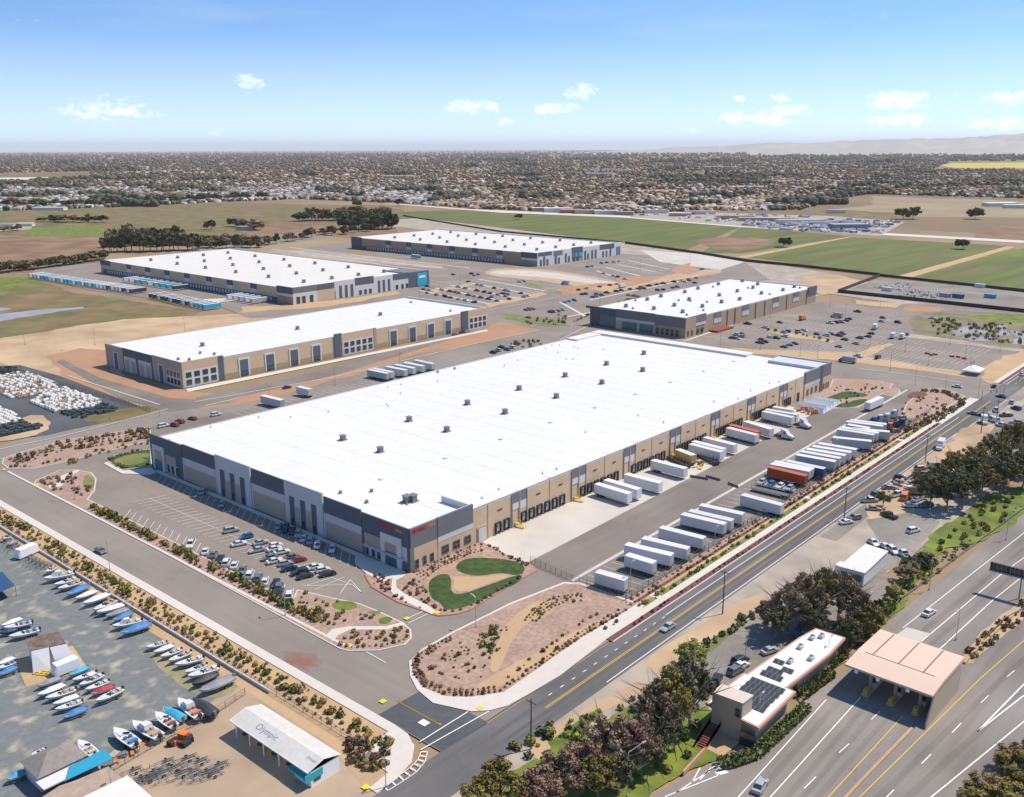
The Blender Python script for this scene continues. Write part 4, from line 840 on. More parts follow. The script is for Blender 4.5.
def car_parts(kind, col):
    if (kind, col) in CM: return CM[(kind, col)]
    L, hw, top, (a, b_, c, d, z0, z1) = KINDS[kind]; p = paint(col.replace(' ', '_'), PC[col])
    b = MB(); loft(b, [ringx(x, hw*(.94 if i in (0, len(top)-1) else 1), .26, z, .14) for i, (x, z) in enumerate(top)])
    # roof and pillars
    h2 = hw*.76; b.add([(b_, -h2, z1), (c, -h2, z1), (c, h2, z1), (b_, h2, z1), (b_+.05, -h2+.08, z1+.05), (c-.05, -h2+.08, z1+.05), (c-.05, h2-.08, z1+.05), (b_+.05, h2-.08, z1+.05)], [(4, 5, 6, 7), (0, 1, 5, 4), (1, 2, 6, 5), (2, 3, 7, 6), (3, 0, 4, 7)])
    for s_ in (-1, 1):
        for (x0, x1) in ((a, b_), (d, c), ((a+d)/2, (a+d)/2-.02)):
            b.tube((x0, s_*hw*.88, z0), (x1, s_*h2, z1), .05, n=4, cap=False)
        b.box(d-.25, d-.05, s_*(hw+.05)-.08, s_*(hw+.05)+.08, z0-.02, z0+.14)
    if kind == 'pickup': b.box(-2.65, -1.0, -.8, .8, 1.02, 1.056, 1)
    if kind == 'van': b.box(-2.5, -.3, -hw*.9, hw*.9, 1.2, 2.2)
    body = b.mesh('body', [p, TYRE])
    g = MB(); k = hw*.88
    g.add([(a, -k, z0-.05), (d, -k, z0-.05), (d, k, z0-.05), (a, k, z0-.05), (b_, -h2, z1), (c, -h2, z1), (c, h2, z1), (b_, h2, z1)], [(4, 5, 6, 7), (0, 1, 5, 4), (1, 2, 6, 5), (2, 3, 7, 6), (3, 0, 4, 7)])
    glass = g.mesh('windows', [B['glass']])
    l = MB(); l.box(L/2-.16, L/2-.02, -.18, .18, -.07, .07); hl = l.mesh('headlight', [CHROME]); l2 = MB(); l2.box(-L/2+.0, -L/2+.12, -.14, .14, -.08, .08); tl = l2.mesh('tail_lamp', [TAILL])
    CM[(kind, col)] = (body, glass, hl, tl, L, hw); return CM[(kind, col)]
def link(name, me, parent=None, loc=(0, 0, 0), rz=0, sc=None):
    o = bpy.data.objects.new(name, me); COL.objects.link(o); o.location = loc; o.rotation_euler = (0, 0, rz)
    if parent: o.parent = parent
    if sc: o.scale = sc
    return o
SMALLCAR = {}
def car(x, y, rz, kind='sedan', col='white', label='', group=None, detail=True, z=.03):
    body, glass, hl, tl, L, hw = car_parts(kind, col); cat = {'pickup': 'pickup truck', 'van': 'van'}.get(kind, 'car'); nm = {'pickup': 'pickup_truck', 'van': 'delivery_van'}.get(kind, 'parked_car')
    if detail:
        r = empty(nm, (x, y, z), rz); link('body', body, r); link('windows', glass, r)
        for i, wx in enumerate((-L*.31, L*.31)):
            for s_ in (-1, 1): link('wheel', wheel_mesh(), r, (wx, s_*(hw-.1), .33))
        for s_ in (-1, 1): link('headlight', hl, r, (0, s_*hw*.68, .68)); link('tail_lamp', tl, r, (0, s_*hw*.72, .75))
    else:
        if (kind, col) not in SMALLCAR:
            me = MB()
            for src, off in ((body, 0), (glass, 2)):
                me.add([tuple(v.co) for v in src.vertices], [tuple(p.vertices) for p in src.polygons], off)
            for wx in (-L*.31, L*.31): me.box(wx-.33, wx+.33, -hw-.01, hw+.01, 0, .55, 1)
            SMALLCAR[(kind, col)] = me.mesh('car', [paint(col.replace(' ', '_'), PC[col]), TYRE, B['glass']])
        r = link(nm, SMALLCAR[(kind, col)], None, (x, y, z), rz)
    return tag(r, label, cat, group)
def row(cars, place, group, rz, detail=True, jit=.05, end='near', z=.03):
    """cars: (x, y, kind, colour) listed from one end; each label names its place in the row"""
    rr = random.Random(len(cars)*7+3)
    cars = sorted(cars, key=lambda q: pxy(q[0], q[1])[0])
    for i, (x, y, k, c) in enumerate(cars):
        nm = {'pickup': 'pickup truck', 'van': 'van', 'suv': 'car'}.get(k, 'car')
        lab = f'{c} {k if k in ("sedan","suv","hatchback") else nm}, {ordw(i+1)} from the left {place}'
        car(x, y, rz+rr.uniform(-jit, jit)+(math.pi if rr.random() < .3 else 0), k, c, lab, group, detail, z)
def zz(pts, x0, y0, s, z=0): return [G(x0+a/s, y0+b_/s, z) for a, b_ in pts]
# row beside the boulevard planting
k1 = [(588,688),(550,675),(548,655),(535,640),(492,635),(465,620),(433,608),(402,590),(372,570),(340,560),(315,545),(288,527),(257,515),(200,487)]
c1 = ['white','black','grey','black','white','grey','white','grey','white','white','black','grey','white','white']; t1 = ['suv','sedan','suv','sedan','sedan','suv','suv','sedan','sedan','suv','sedan','sedan','sedan','pickup']
row([(*p, t, c) for p, t, c in zip(zz(k1, 140, 420, 3.938, .7), t1, c1)], 'of the row beside the boulevard planting', 'cars in the row beside the boulevard planting', R(47), end='right')
# double row in the middle of the lot
k2 = [(740,603,'black','sedan'),(720,588,'white','hatchback'),(690,576,'white','sedan'),(650,612,'black','sedan'),(628,598,'black','suv'),(590,582,'dark blue','sedan'),(572,562,'silver','hatchback'),(530,553,'white','sedan'),(625,548,'red','sedan'),(600,536,'grey','sedan'),
      (510,540,'grey','sedan'),(558,517,'white','sedan'),(530,505,'white','sedan'),(535,492,'white','hatchback'),(460,510,'silver','sedan'),(475,480,'silver','sedan'),(390,485,'white','sedan'),(418,457,'blue','hatchback'),(360,432,'silver','suv')]
row([(*zz([(a, b_)], 140, 420, 3.938, .7)[0], t, c) for a, b_, c, t in k2], 'of the double row in the front lot', 'cars in the double row of the front lot', R(-17), end='right')
k3 = [(757,505,'white','sedan'),(700,488,'white','suv'),(672,472,'silver','suv'),(645,462,'white','sedan'),(622,446,'silver','sedan'),(598,435,'black','sedan'),(572,428,'black','suv'),(545,414,'silver','sedan'),(325,328,'silver','sedan'),(247,280,'silver','suv')]
row([(*zz([(a, b_)], 140, 420, 3.938, .7)[0], t, c) for a, b_, c, t in k3], 'of the shaded row along the front facade', 'cars in the shaded row along the front facade', R(45), end='right')
car(*G(100.5, 550, .7), R(-92), 'sedan', 'grey', 'dark grey car driving along the left boulevard'); car(*G(668, 626.5, .7), R(178), 'sedan', 'silver', 'silver sedan driving alone along the arterial road')
car(*G(760, 785, .7), R(8), 'sedan', 'silver', 'silver sedan on the highway below the toll plaza'); car(*G(929, 612, .7), R(-8), 'sedan', 'white', 'white car approaching the toll canopy from behind')
# office lot
row([(*G(727,680,.7),'hatchback','silver'),(*G(723,686,.7),'sedan','silver'),(*G(716,688,.7),'hatchback','white'),(*G(708,690,.7),'sedan','white')][:0], '', '', 0)
row([(*G(717,679,.7),'suv','black'),(*G(711,685,.7),'sedan','silver'),(*G(706,691,.7),'sedan','white')], 'of the short row at the office corner', 'cars parked behind the toll office', R(20))
row([(*G(740,660,.7),'suv','black'),(*G(741,665,.7),'sedan','white'),(*G(736,670,.7),'suv','grey')], 'of the second short row behind the toll office', 'cars parked behind the toll office', R(-10))
car(*G(797, 632, .7), R(20), 'suv', 'blue', 'blue car under the dark trees behind the toll office'); car(*G(770, 650, .7), R(-20), 'sedan', 'silver', 'silver car half hidden by bushes behind the toll office')
row([(*G(903.5,553.5,.7),'pickup','white'),(*G(893,550,.7),'suv','white'),(*G(884.5,545.5,.7),'sedan','white'),(*G(873.5,542,.7),'sedan','white')], 'of the row beside the flat white roof', 'white vehicles beside the flat roofed shed', R(50))
car(*G(913.5, 530, .7), R(-20), 'suv', 'white', 'white car alone in the small lot above the flat roofed shed'); car(*G(889, 515, .7), R(70), 'pickup', 'black', 'black pickup under the trees beside the small lot')
row([(*G(846.5,521.5,.7),'sedan','white'),(*G(854,517.5,.7),'suv','grey')], 'of two on bare earth by a pole', 'pair of cars beside the arterial', R(-30))
# yard full of stored vehicles, by the big trees
yard = [(870,500,'silver','pickup'),(877,494,'green','suv'),(874,508,'beige','sedan'),(901,478,'black','suv'),(916,476,'silver','sedan'),(917,492,'yellow','van'),(905,497,'orange','van'),(897,494,'white','pickup'),(924,486,'white','van'),(930,475,'white','sedan'),(917,499,'silver','sedan'),
        (921,468,'grey','suv'),(935,466,'silver','van'),(926,505,'blue','suv'),(910,505,'white','sedan'),(889,487,'grey','sedan'),(932,492,'teal','sedan')]
row([(*G(a, b_, .7), t, c) for a, b_, c, t in yard], 'of the cluttered yard beside the trees', 'vehicles stored in the cluttered yard', R(-40), jit=.9, detail=True)
for i, (a, b_, k, c, r_) in enumerate([(1006,434,'sedan','white',0),(998,451,'suv','silver',0)][:0]): pass
side = [(1011,400,'silver','suv',R(5)),(998,395,'black','sedan',R(80)),(1012,398,'black','sedan',R(80)),(995,408,'white','pickup',R(20)),(1005,407,'dark blue','suv',R(60)),(973,412,'black','suv',R(80)),(969,405,'grey','sedan',R(80)),(985,385,'black','hatchback',R(10)),(995,350,'white','suv',R(5)),
        (962,386,'white','sedan',R(90)),(1018,374,'white','sedan',R(0)),(1009,375,'silver','suv',R(2))]
side = [(1012,402,'silver','suv',R(5)),(1001,396,'black','sedan',R(80)),(996,410,'white','pickup',R(20)),(1016,408,'dark blue','suv',R(60)),(993,420,'white','van',R(60)),(983,415,'black','suv',R(80)),(973,413,'grey','sedan',R(80)),(994,386,'black','hatchback',R(10)),(1022,374,'white','sedan',R(0)),(957,386,'white','sedan',R(90))]
for i, (a, b_, c, k, r_) in enumerate(sorted(side)): car(*G(a, b_, .7), r_, k, c, f'{c} {k}, {ordw(i+1)} from the left by the far crossroads'.replace('suv', 'car'), 'vehicles around the far crossroads')
for i, (a, b_, c, k) in enumerate([(1002,425,'white','pickup'),(1009,428,'red','sedan'),(1016,422,'silver','suv'),(1020,432,'white','van'),(1006,415,'black','pickup')]): car(*G(a, b_, .7), R(70+17*i), k, c, f'{c} {"car" if k == "suv" else k} in the side lot above the grove', 'vehicles in the side lot above the grove')
# cars in the other lots
rc = random.Random(21)
COLS = ['white', 'silver', 'grey', 'black', 'dark blue', 'red', 'white', 'black', 'silver', 'grey']
def lotcars(pts, place, group, rz, jit=.08):
    P = [(*G(a, b_, .7), rc.choice(['sedan', 'suv', 'sedan', 'hatchback', 'pickup']), rc.choice(COLS)) for a, b_ in pts]
    row(P, place, group, rz, detail=False, jit=jit, end='left', z=-.0)
sz = lambda pts: [(700+a/3.16, 290+b_/3.16) for a, b_ in pts]
lotcars(sz([(115,140),(130,138),(100,150),(118,152),(132,145),(150,105),(205,117),(253,101),(265,133),(275,130),(268,145),(222,148),(240,150),(195,155),(190,165),(205,162),(265,178),(285,172),(300,168),(312,130),(330,126)]), 'in the lot under the grey warehouse', 'cars in the half empty parking lot', R(85))
lotcars(sz([(370,138),(400,142),(415,138),(457,155),(505,150),(439,177),(498,67),(412,103),(430,101),(448,100),(462,96),(470,90),(735,88),(540,136)]), 'in the middle of the half empty lot', 'cars in the half empty parking lot', R(85))
lotcars([(883,317.5),(882,321),(898,322),(868,336),(856,343),(858,356),(905,334),(839,335),(842,333)], 'at the half empty lot\'s far side', 'cars in the half empty parking lot', R(75))
mz = lambda pts: [(380+a/4.655, 260+b_/4.655) for a, b_ in pts]
lotcars(mz([(680,230),(695,228),(712,226),(795,240),(810,238),(828,236),(850,230),(690,266),(860,195),(880,190),(905,186),(990,170),(1010,168),(940,158),(955,156)]), 'in the lot facing the grey warehouse', 'cars in the lots between the warehouses', R(88))
lotcars(mz([(205,135),(230,138),(290,138),(300,162),(350,148),(370,150),(410,100),(440,70),(455,66),(425,62),(340,66),(670,170),(690,166),(570,155),(590,160),(650,100),(670,98),(600,180),(520,170),(220,120)]), 'in the lot beside the cyan entrance', 'cars in the lots between the warehouses', R(88))
lotcars([(470+a/4.096, 230+b_/4.096) for a, b_ in [(650,265),(670,268),(690,240),(710,238),(770,245),(790,243),(830,235),(850,232),(880,210),(900,205),(920,215),(950,160),(620,245),(600,250),(560,255),(540,265),(520,262),(480,150),(500,148),(540,135),(560,132),(590,130),(610,128)]], 'in the farthest parking lot', 'cars in the lots between the warehouses', R(88))
rl = random.Random(44)
lotcars([(a+(c-a)*t, b_+(d-b_)*t) for (a, b_, c, d, n) in [(424,292,480,303,7),(440,289,500,301,8),(455,286,512,297,7),(470,283,526,294,6),(600,272,630,280,4),(575,290,622,283,5),(628,289,700,277,9)] for t in [(i+rl.uniform(.2, .8))/n for i in range(n)]], 'scattered through the marked middle lots', 'cars in the lots between the warehouses', R(88))
bz = lambda pts: [(150+a/3.103, 340+b_/3.103) for a, b_ in pts]
for i, (a, b_) in enumerate(bz([(132,242),(92,252),(75,262)])): car(*G(a, b_, .7), R(100), 'suv' if i else 'sedan', 'red', f'dark red car, {ordw(i+1)} from the right behind the left roof corner', 'dark red cars behind the warehouse roof', False)
car(*G(*bz([(205,230)])[0], .7), R(-5), 'suv', 'white', 'white car behind the left roof corner of the largest warehouse'); car(*G(*bz([(425,146)])[0], .7), R(0), 'sedan', 'black', 'black car parked on red soil behind the largest warehouse')
car(*G(*bz([(42,265)])[0], .7), R(0), 'suv', 'white', 'white car nearest the planted strip at the left roof corner')
for i, (a, b_, c) in enumerate([(493,352,'black'),(498,350,'silver'),(501,347,'black'),(507,349,'grey'),(512,347,'white')]): car(*G(a, b_, .7), R(85), 'suv', c, f'{c} car, {ordw(i+1)} from the left by the hedge behind the largest roof', 'cars by the hedge behind the largest roof', False)
for i, (a, b_, c) in enumerate([(455,334,'grey'),(462,332,'black'),(467,331,'silver')]): car(*G(a, b_, .7), R(0), 'sedan', c, f'{c} car, {ordw(i+1)} from the left at the red soil bank', 'cars by the red soil bank', False)
# ------------------------------------------------------------------ trailers and trucks
TM = {}
def trailer_parts(col, L):
    if (col, L) in TM: return TM[(col, L)]
    tw = {'white': (.60, .61, .63), 'silver': (.42, .45, .48), 'red': (.38, .075, .03), 'cyan': (.05, .36, .52), 'dark': (.05, .06, .08), 'blue': (.03, .08, .20), 'yellow': (.58, .42, .17), 'orange': (.62, .22, .03)}[col]
    wall = mat('trailer_side_'+col, tw, var=.06, scale=.5, rough=.45, objrand=.1, gen=True, big=.06, bigscale=.6); top = mat('trailer_roof_'+col, (.60, .59, .56) if col != 'red' else (.42, .12, .07), var=.06, scale=.4, rough=.6, objrand=.08, gen=True)
    h = L/2; b = MB(); b.box(-h, h, -1.28, 1.28, 1.12, 4.06, 0); b.box(-h-.02, h+.02, -1.3, 1.3, 4.06, 4.12, 1)
    for k in range(int(L/1.22)+1):           # side posts
        x = -h+.05+k*(L-.1)/int(L/1.22)
        b.box(x-.04, x+.04, -1.305, 1.305, 1.15, 4.04, 0)
    b.box(-h-.03, h+.03, -1.31, 1.31, 1.02, 1.16, 2); body = b.mesh('cargo_box', [wall, top, B['metal']])
    b = MB(); b.box(-h-.06, -h-.02, -1.2, -.03, 1.2, 3.98, 0); b.box(-h-.06, -h-.02, .03, 1.2, 1.2, 3.98, 0)
    for y in (-.9, -.35, .35, .9): b.tube((-h-.09, y, 1.2), (-h-.09, y, 3.95), .03, n=4, m=1)
    door = b.mesh('rear_door', [wall, B['metal']])
    b = MB(); b.box(-h+.4, h-.3, -.5, -.38, .85, 1.1); b.box(-h+.4, h-.3, .38, .5, .85, 1.1); b.box(-h+.8, -h+4, -1.0, 1.0, .5, .62); b.box(-h, -h+.1, -1.1, 1.1, .5, .62); b.box(-h, -h+.1, -.6, -.5, .6, 1.1); b.box(-h, -h+.1, .5, .6, .6, 1.1); ch = b.mesh('underframe', [B['black']])
    b = MB(); b.box(h-3.1, h-2.95, -.75, -.6, .05, 1.1); b.box(h-3.1, h-2.95, .6, .75, .05, 1.1); b.box(h-3.15, h-2.9, -.85, .85, 0, .06); lg = b.mesh('landing_gear', [B['metal']])
    TM[(col, L)] = (body, door, ch, lg, h); return TM[(col, L)]
def trailer(A, Bp, col='white', label='', group=None, detail=True, z=4.1, ground=.02, L=None, gear=True):
    (x0, y0), (x1, y1) = G(*A, z), G(*Bp, z); d = math.hypot(x0-x1, y0-y1); rz = math.atan2(y0-y1, x0-x1)
    L = L or (8.6 if d < 10.5 else 13.7)
    return trailer_at((x0+x1)/2, (y0+y1)/2, rz, col, label, group, detail, ground, L, gear)
def trailer_at(x, y, rz, col, label, group, detail=True, ground=.02, L=13.7, gear=True):
    body, door, ch, lg, h = trailer_parts(col, L)
    r = empty('box_trailer', (x, y, ground), rz); link('cargo_box', body, r); link('rear_door', door, r)
    if detail:
        link('underframe', ch, r)
        if gear: link('landing_gear', lg, r)
        for wx in (-h+1.2, -h+2.45):
            for s_ in (-1, 1): link('wheel', wheel_mesh(.5, .5), r, (wx, s_*.95, .5))
    return tag(r, label, 'trailer', group)
def Z(x0, y0, s, a, b_): return (x0+a/s, y0+b_/s)
g1 = 'box trailers in the fenced strip beside the arterial'
T = [((598.3,571.2),(625,578.7),'white'),((627,554),(654.3,562.3),'white')]+[(Z(620,490,7.877,*a), Z(620,490,7.877,*c), 'white') for a, c in [((60,425),(400,505)),((190,375),(530,455)),((325,290),(660,375)),((490,185),(830,265)),((555,160),(880,235)),((640,115),(965,185))]]
T += [((743.7,494.6),(781,504.3),'white')]
T += [(Z(670,390,5.389,*a), Z(670,390,5.389,*c), k) for a, c, k in [((545,415),(725,458),'red'),((560,398),(740,432),'white'),((585,388),(750,420),'white'),((620,378),(842,424),'blue'),((675,345),(900,385),'silver'),((700,328),(928,368),'white'),((728,314),(955,352),'white'),((760,299),(985,336),'white'),((792,284),(1012,320),'white')]]
T += [(Z(800,400,9.96,*a), Z(800,400,9.96,*c), k) for a, c, k in [((350,370),(690,405),'silver'),((365,285),(750,345),'white'),((420,270),(780,325),'white'),((560,285),(850,310),'silver'),((470,240),(700,280),'silver'),((500,215),(790,252),'white'),((540,200),(820,235),'white')]]
T.sort(key=lambda q: q[0][0]+q[1][0])
for i, (a, c, k) in enumerate(T):
    short = i < 2
    trailer(a, c, k, f'{"short " if short else ""}{k} box trailer, {ordw(i+1)} from the left in the fenced strip', g1)
g2 = 'trailers backed up to the loading docks'
D = [(Z(560,380,3.62,*a), Z(560,380,3.62,*c), k) for a, c, k in [((258,412),(128,372),'white'),((292,396),(162,358),'white'),((368,372),(236,338),'white'),((466,322),(326,286),'white'),((596,262),(464,228),'white'),((598,250),(480,220),'white'),((640,235),(520,205),'white'),((720,200),(602,170),'white'),((722,188),(615,160),'red'),((775,180),(664,146),'white'),((855,137),(726,110),'white'),((862,125),(745,105),'white'),((845,108),(772,96),'white')]]
for i, (a, c, k) in enumerate(sorted(D, key=lambda q: q[0][0]+q[1][0])):
    trailer(a, c, k, f'{k} box trailer at the dock wall, {ordw(i+1)} from the left', g2)
g3 = 'box trailers parked behind the largest warehouse'
N_ = [(bz([(675,90)])[0], bz([(742,104)])[0]), (bz([(688,86)])[0], bz([(757,100)])[0]), (bz([(728,80)])[0], bz([(800,94)])[0]), (bz([(755,74)])[0], bz([(826,88)])[0]), (bz([(785,68)])[0], bz([(852,81)])[0]), (bz([(815,60)])[0], bz([(887,75)])[0]), (bz([(345,170)])[0], bz([(414,187)])[0]), (bz([(457,143)])[0], bz([(500,153)])[0])]
for i, (a, c) in enumerate(N_): trailer(a, c, 'silver' if i in (0, 6) else 'white', f'box trailer in the row of six beyond the roof edge, {ordw(i+1)} from the left' if i < 6 else ('lone long trailer beyond the roof edge' if i == 6 else 'short white trailer beyond the roof edge'), g3)
# far rows of blue and white trailers on the left
def farrow(p, q, n, cols, grp, lab, rzoff=math.pi/2, hide=0):
    a, c = Vector(G(*p, 2)), Vector(G(*q, 2)); d = (c-a); rz = math.atan2(d.y, d.x)+rzoff
    for i in range(n):
        m_ = a+d*(i+.5)/n; k = cols[i % len(cols)]
        trailer_at(m_.x, m_.y, rz, k, f'{k} trailer, {ordw(i+1)} from the left in the {lab}', grp, False, 0)
farrow((35,275),(86,283), 13, ['white','silver','white','cyan','cyan','silver','white','cyan','white','cyan','cyan','white','cyan'], 'trailers in the far left rows', 'far row nearest the creek')
farrow((87,283),(140,291), 14, ['white','cyan','white','cyan','white','white','silver','dark','white','silver','white','dark','silver','dark'], 'trailers in the far left rows', 'second far row by the creek')
farrow((156,295),(214,307), 14, ['dark','dark','silver','dark','dark','silver','dark','dark','silver','dark','silver','cyan','cyan','cyan'], 'trailers in the far left rows', 'short row beside the sandy bank')
farrow((128,279),(184,288), 9, ['white','white','cyan','cyan','white','cyan','cyan','cyan','dark'], 'trailers in the far left rows', 'row under the far dock wall')
farrow((232,296),(262,301), 5, ['white','white','silver','white','silver'], 'trailers in the far left rows', 'group by the far warehouse corner')
trailer((410,254),(422,255.5), 'cyan', 'cyan trailer at the dock of the farthest warehouse', None, False)
# tractors (with sleeper cab) and other trucks
def tractor(x, y, rz, col='white', label='', group=None, z=.02):
    p = paint(col.replace(' ', '_'), PC[col]); r = empty('truck_tractor', (x, y, z), rz)
    b = MB(); loft(b, [ringx(q, w, .5, h, .1) for q, w, h in ((.2, 1.15, 3.6), (1.9, 1.15, 3.5), (2.3, 1.12, 2.9), (3.0, 1.1, 2.1), (4.6, .95, 1.7), (4.9, .85, 1.4))]); b.build('cab', p, r)
    b = MB(); b.add([(1.92, -1.0, 3.35), (2.72, -1.0, 2.35), (2.72, 1.0, 2.35), (1.92, 1.0, 3.35)], [(0, 1, 2, 3)]); 
    for s_ in (-1, 1): b.box(1.2, 2.1, s_*1.16-.01, s_*1.16+.01, 2.1, 2.9)
    b.build('windows', B['glass'], r)
    b = MB(); b.box(-3.0, 4.6, -.45, .45, .55, .9); b.box(4.85, 5.0, -1.1, 1.1, .4, .8); b.tube((0, 1.0, .9), (0, 1.0, 3.9), .09); b.tube((0, -1.0, .9), (0, -1.0, 3.9), .09); b.build('chassis', B['black'], r)
    for wx in (-2.6, -1.3):
        for s_ in (-1, 1): link('wheel', wheel_mesh(.5, .5), r, (wx, s_*.9, .5))
    for s_ in (-1, 1): link('wheel', wheel_mesh(.5, .3), r, (3.7, s_*1.0, .5))
    return tag(r, label, 'truck', group)
def px_head(A, C, z=1.5):
    (x0, y0), (x1, y1) = G(*A, z), G(*C, z); return (x0+x1)/2, (y0+y1)/2, math.atan2(y0-y1, x0-x1)
tractor(*px_head((790,436),(775,432)), 'white', 'white tractor unit coupled to a trailer nosing out of the docks'); tractor(*px_head((807,425),(796,421)), 'white', 'white tractor unit coupled to a trailer farther along the docks')
for i, (a, b_, c) in enumerate([(877,422,'blue'),(883,420,'white'),(886,428,'dark blue'),(890,419,'white'),(893,428,'orange'),(897,415,'white'),(905,424,'dark blue')]):
    x, y = G(a, b_, 1.5); tractor(x, y, R(95+5*(i % 3)), c, f'{c} truck tractor, {ordw(i+1)} from the left at the far strip end', 'truck tractors at the far end of the strip')
x, y, rz = px_head((865,408),(880,402)); tractor(x, y, rz, 'white', 'white tractor pulling a trailer past the far lawn bed'); trailer((868,402.5),(881,397), 'white', 'white trailer being pulled past the far lawn bed', None, L=13.7, gear=False)
def box_truck(x, y, rz, cab, boxc, label, group=None, L=5.5, z=.02):
    r = empty('box_truck', (x, y, z), rz); pc = paint(cab.replace(' ', '_'), PC[cab]); pb = paint(boxc.replace(' ', '_'), PC[boxc])
    b = MB(); loft(b, [ringx(q, w, .45, h, .1) for q, w, h in ((L/2+.1, 1.05, 2.3), (L/2+1.0, 1.05, 2.3), (L/2+1.5, 1.0, 1.5), (L/2+2.2, .95, 1.3))]); b.build('cab', pc, r)
    b = MB(); b.add([(L/2+1.03, -.9, 2.2), (L/2+1.47, -.9, 1.55), (L/2+1.47, .9, 1.55), (L/2+1.03, .9, 2.2)], [(0, 1, 2, 3)]); b.build('windscreen', B['glass'], r)
    b = MB(); b.box(-L/2, L/2, -1.15, 1.15, .95, 3.3); b.box(-L/2-.02, L/2+.02, -1.17, 1.17, 3.3, 3.36); b.build('cargo_box', pb, r); b = MB(); b.box(-L/2, L/2+1.8, -.4, .4, .5, .9); b.build('chassis', B['black'], r)
    for wx in (-L/2+1.3, L/2+1.2):
        for s_ in (-1, 1): link('wheel', wheel_mesh(.42, .35), r, (wx, s_*.95, .42))
    return tag(r, label, 'truck', group)
box_truck(*G(941, 444, 1.5), R(188), 'white', 'white', 'white box truck driving on the arterial beside the sandy bank'); box_truck(*G(984, 420, 1.2), R(200), 'white', 'white', 'white box truck at the kerb near the far crossroads', L=4)
box_truck(*G(747, 438, 1.5), R(-70), 'orange', 'orange', 'orange truck standing in front of a red trailer at the docks', L=5); box_truck(*G(872, 470, 1.2), R(180), 'grey', 'silver', 'grey camper truck at the left of the cluttered yard', L=4) if False else None
box_truck(*G(849.5, 360, 1.5), R(90), 'grey', 'silver', 'grey truck in front of the parking lot beyond the roof corner', L=7); box_truck(*G(838, 315.5, 1.5), R(80), 'white', 'beige', 'truck with beige box in the half empty lot', L=6)
box_truck(*G(802, 318, 1.5), R(0), 'orange', 'orange', 'orange work truck at the left of the half empty lot', L=5); box_truck(*G(875, 327, 1.5), R(10), 'white', 'white', 'white box truck alone in the half empty lot', L=6)
box_truck(*G(893, 336, 1.5), R(5), 'white', 'white', 'left one of two white trucks near the lot divider', L=5); box_truck(*G(902, 336.5, 1.5), R(5), 'white', 'white', 'right one of two white trucks near the lot divider', L=4.5)
car(*G(878, 357.5, .7), R(0), 'van', 'dark blue', 'dark blue van parked near the divider of the far lot'); car(*G(1040, 500, .7), 0, 'sedan', 'white', 'x') if False else None
box_truck(*G(622, 286, 1.5), R(5), 'white', 'white', 'white truck among the cars in front of the farthest lot', L=8); box_truck(*G(566, 283, 1.5), R(80), 'grey', 'silver', 'grey truck beside the sandy apron', L=6)
# car carrier and flatbed in the strip, equipment at the docks
def flatbed(A, C, col, label, load=None):
    x, y, rz = px_head(A, C, 1.2); r = empty('flatbed_trailer', (x, y, .02), rz); p = paint(col, PC[col])
    b = MB(); b.box(-6.5, 6.5, -1.25, 1.25, 1.0, 1.25); b.box(-6.4, 6.4, -.5, .5, .7, 1.0); b.build('deck', p, r)
    for wx in (-5.4, -4.2):
        for s_ in (-1, 1): link('wheel', wheel_mesh(.5, .5), r, (wx, s_*.95, .5))
    b = MB(); b.box(-.05, .05, -.05, .05, 1.25, 2.3); sm = b.mesh('stake', [B['metal']])
    for k in range(7):
        for s_ in (-1.2, 1.2): link('stake', sm, r, (-6.25+2.1*k, s_, 0))
    return tag(r, label, 'trailer')
flatbed(Z(670,390,5.389,440,520), Z(670,390,5.389,650,570), 'grey', 'grey flatbed trailer with stakes between the white and the red trailer')
flatbed(Z(670,390,5.389,470,495), Z(670,390,5.389,670,540), 'silver', 'silver loaded flatbed trailer beside the red trailer')
x0, y0, rz = px_head(Z(670,390,5.389,480,490), Z(670,390,5.389,660,530), 2)
for k in range(4): car(x0+math.cos(rz)*(-4.8+3.2*k), y0+math.sin(rz)*(-4.8+3.2*k), rz+math.pi/2, 'hatchback', ['silver', 'white', 'blue', 'silver'][k], f'{["silver","white","blue","silver"][k]} car, {ordw(k+1)} from the right on the flatbed by the red trailer', 'cars carried on the flatbed', True, 1.28)
trailer((676.5,448.5),(695,455.5), 'yellow', 'yellow container trailer standing behind the dock trailers', None, L=8.6)
flatbed((668,455),(690,466), 'black', 'black empty flatbed trailer at the docks beside the yellow container'); flatbed((697,453),(717,462), 'black', 'dark flatbed trailer in front of white trailers at the docks')
rq = random.Random(4)
def clutter(name, label, cat, cx, cy, n, sx_, sy_, cols, h=1.2, group=None):
    """a heap of stacked goods: crates, drums, bundles of different heights pushed together"""
    ms = [flat('goods_'+c.replace(' ', '_'), PC[c] if c in PC else (.3, .2, .1), .8) for c in cols]; r = empty(name, (cx, cy, .02))
    for k in range(n):
        x, y = rq.uniform(-sx_, sx_), rq.uniform(-sy_, sy_); a = rq.uniform(.3, 1.0); c = rq.uniform(.3, .9); hh = rq.uniform(.3, h); b = MB()
        if rq.random() < .6: b.box(-a, a, -c, c, 0, hh); nm = 'crate'
        else: b.tube((0, 0, 0), (0, 0, hh), a*.5, n=9); nm = 'drum'
        o = b.build(nm, ms[k % len(cols)], r, (x, y, 0)); o.rotation_euler = (0, 0, rq.uniform(-.5, .5))
    return tag(r, label, cat, group)
clutter('equipment_heap', 'yellow and brown equipment heap at the docks by the black flatbed', 'equipment', *G(697, 465), 26, 4, 3.5, ['yellow', 'beige', 'grey', 'yellow'])
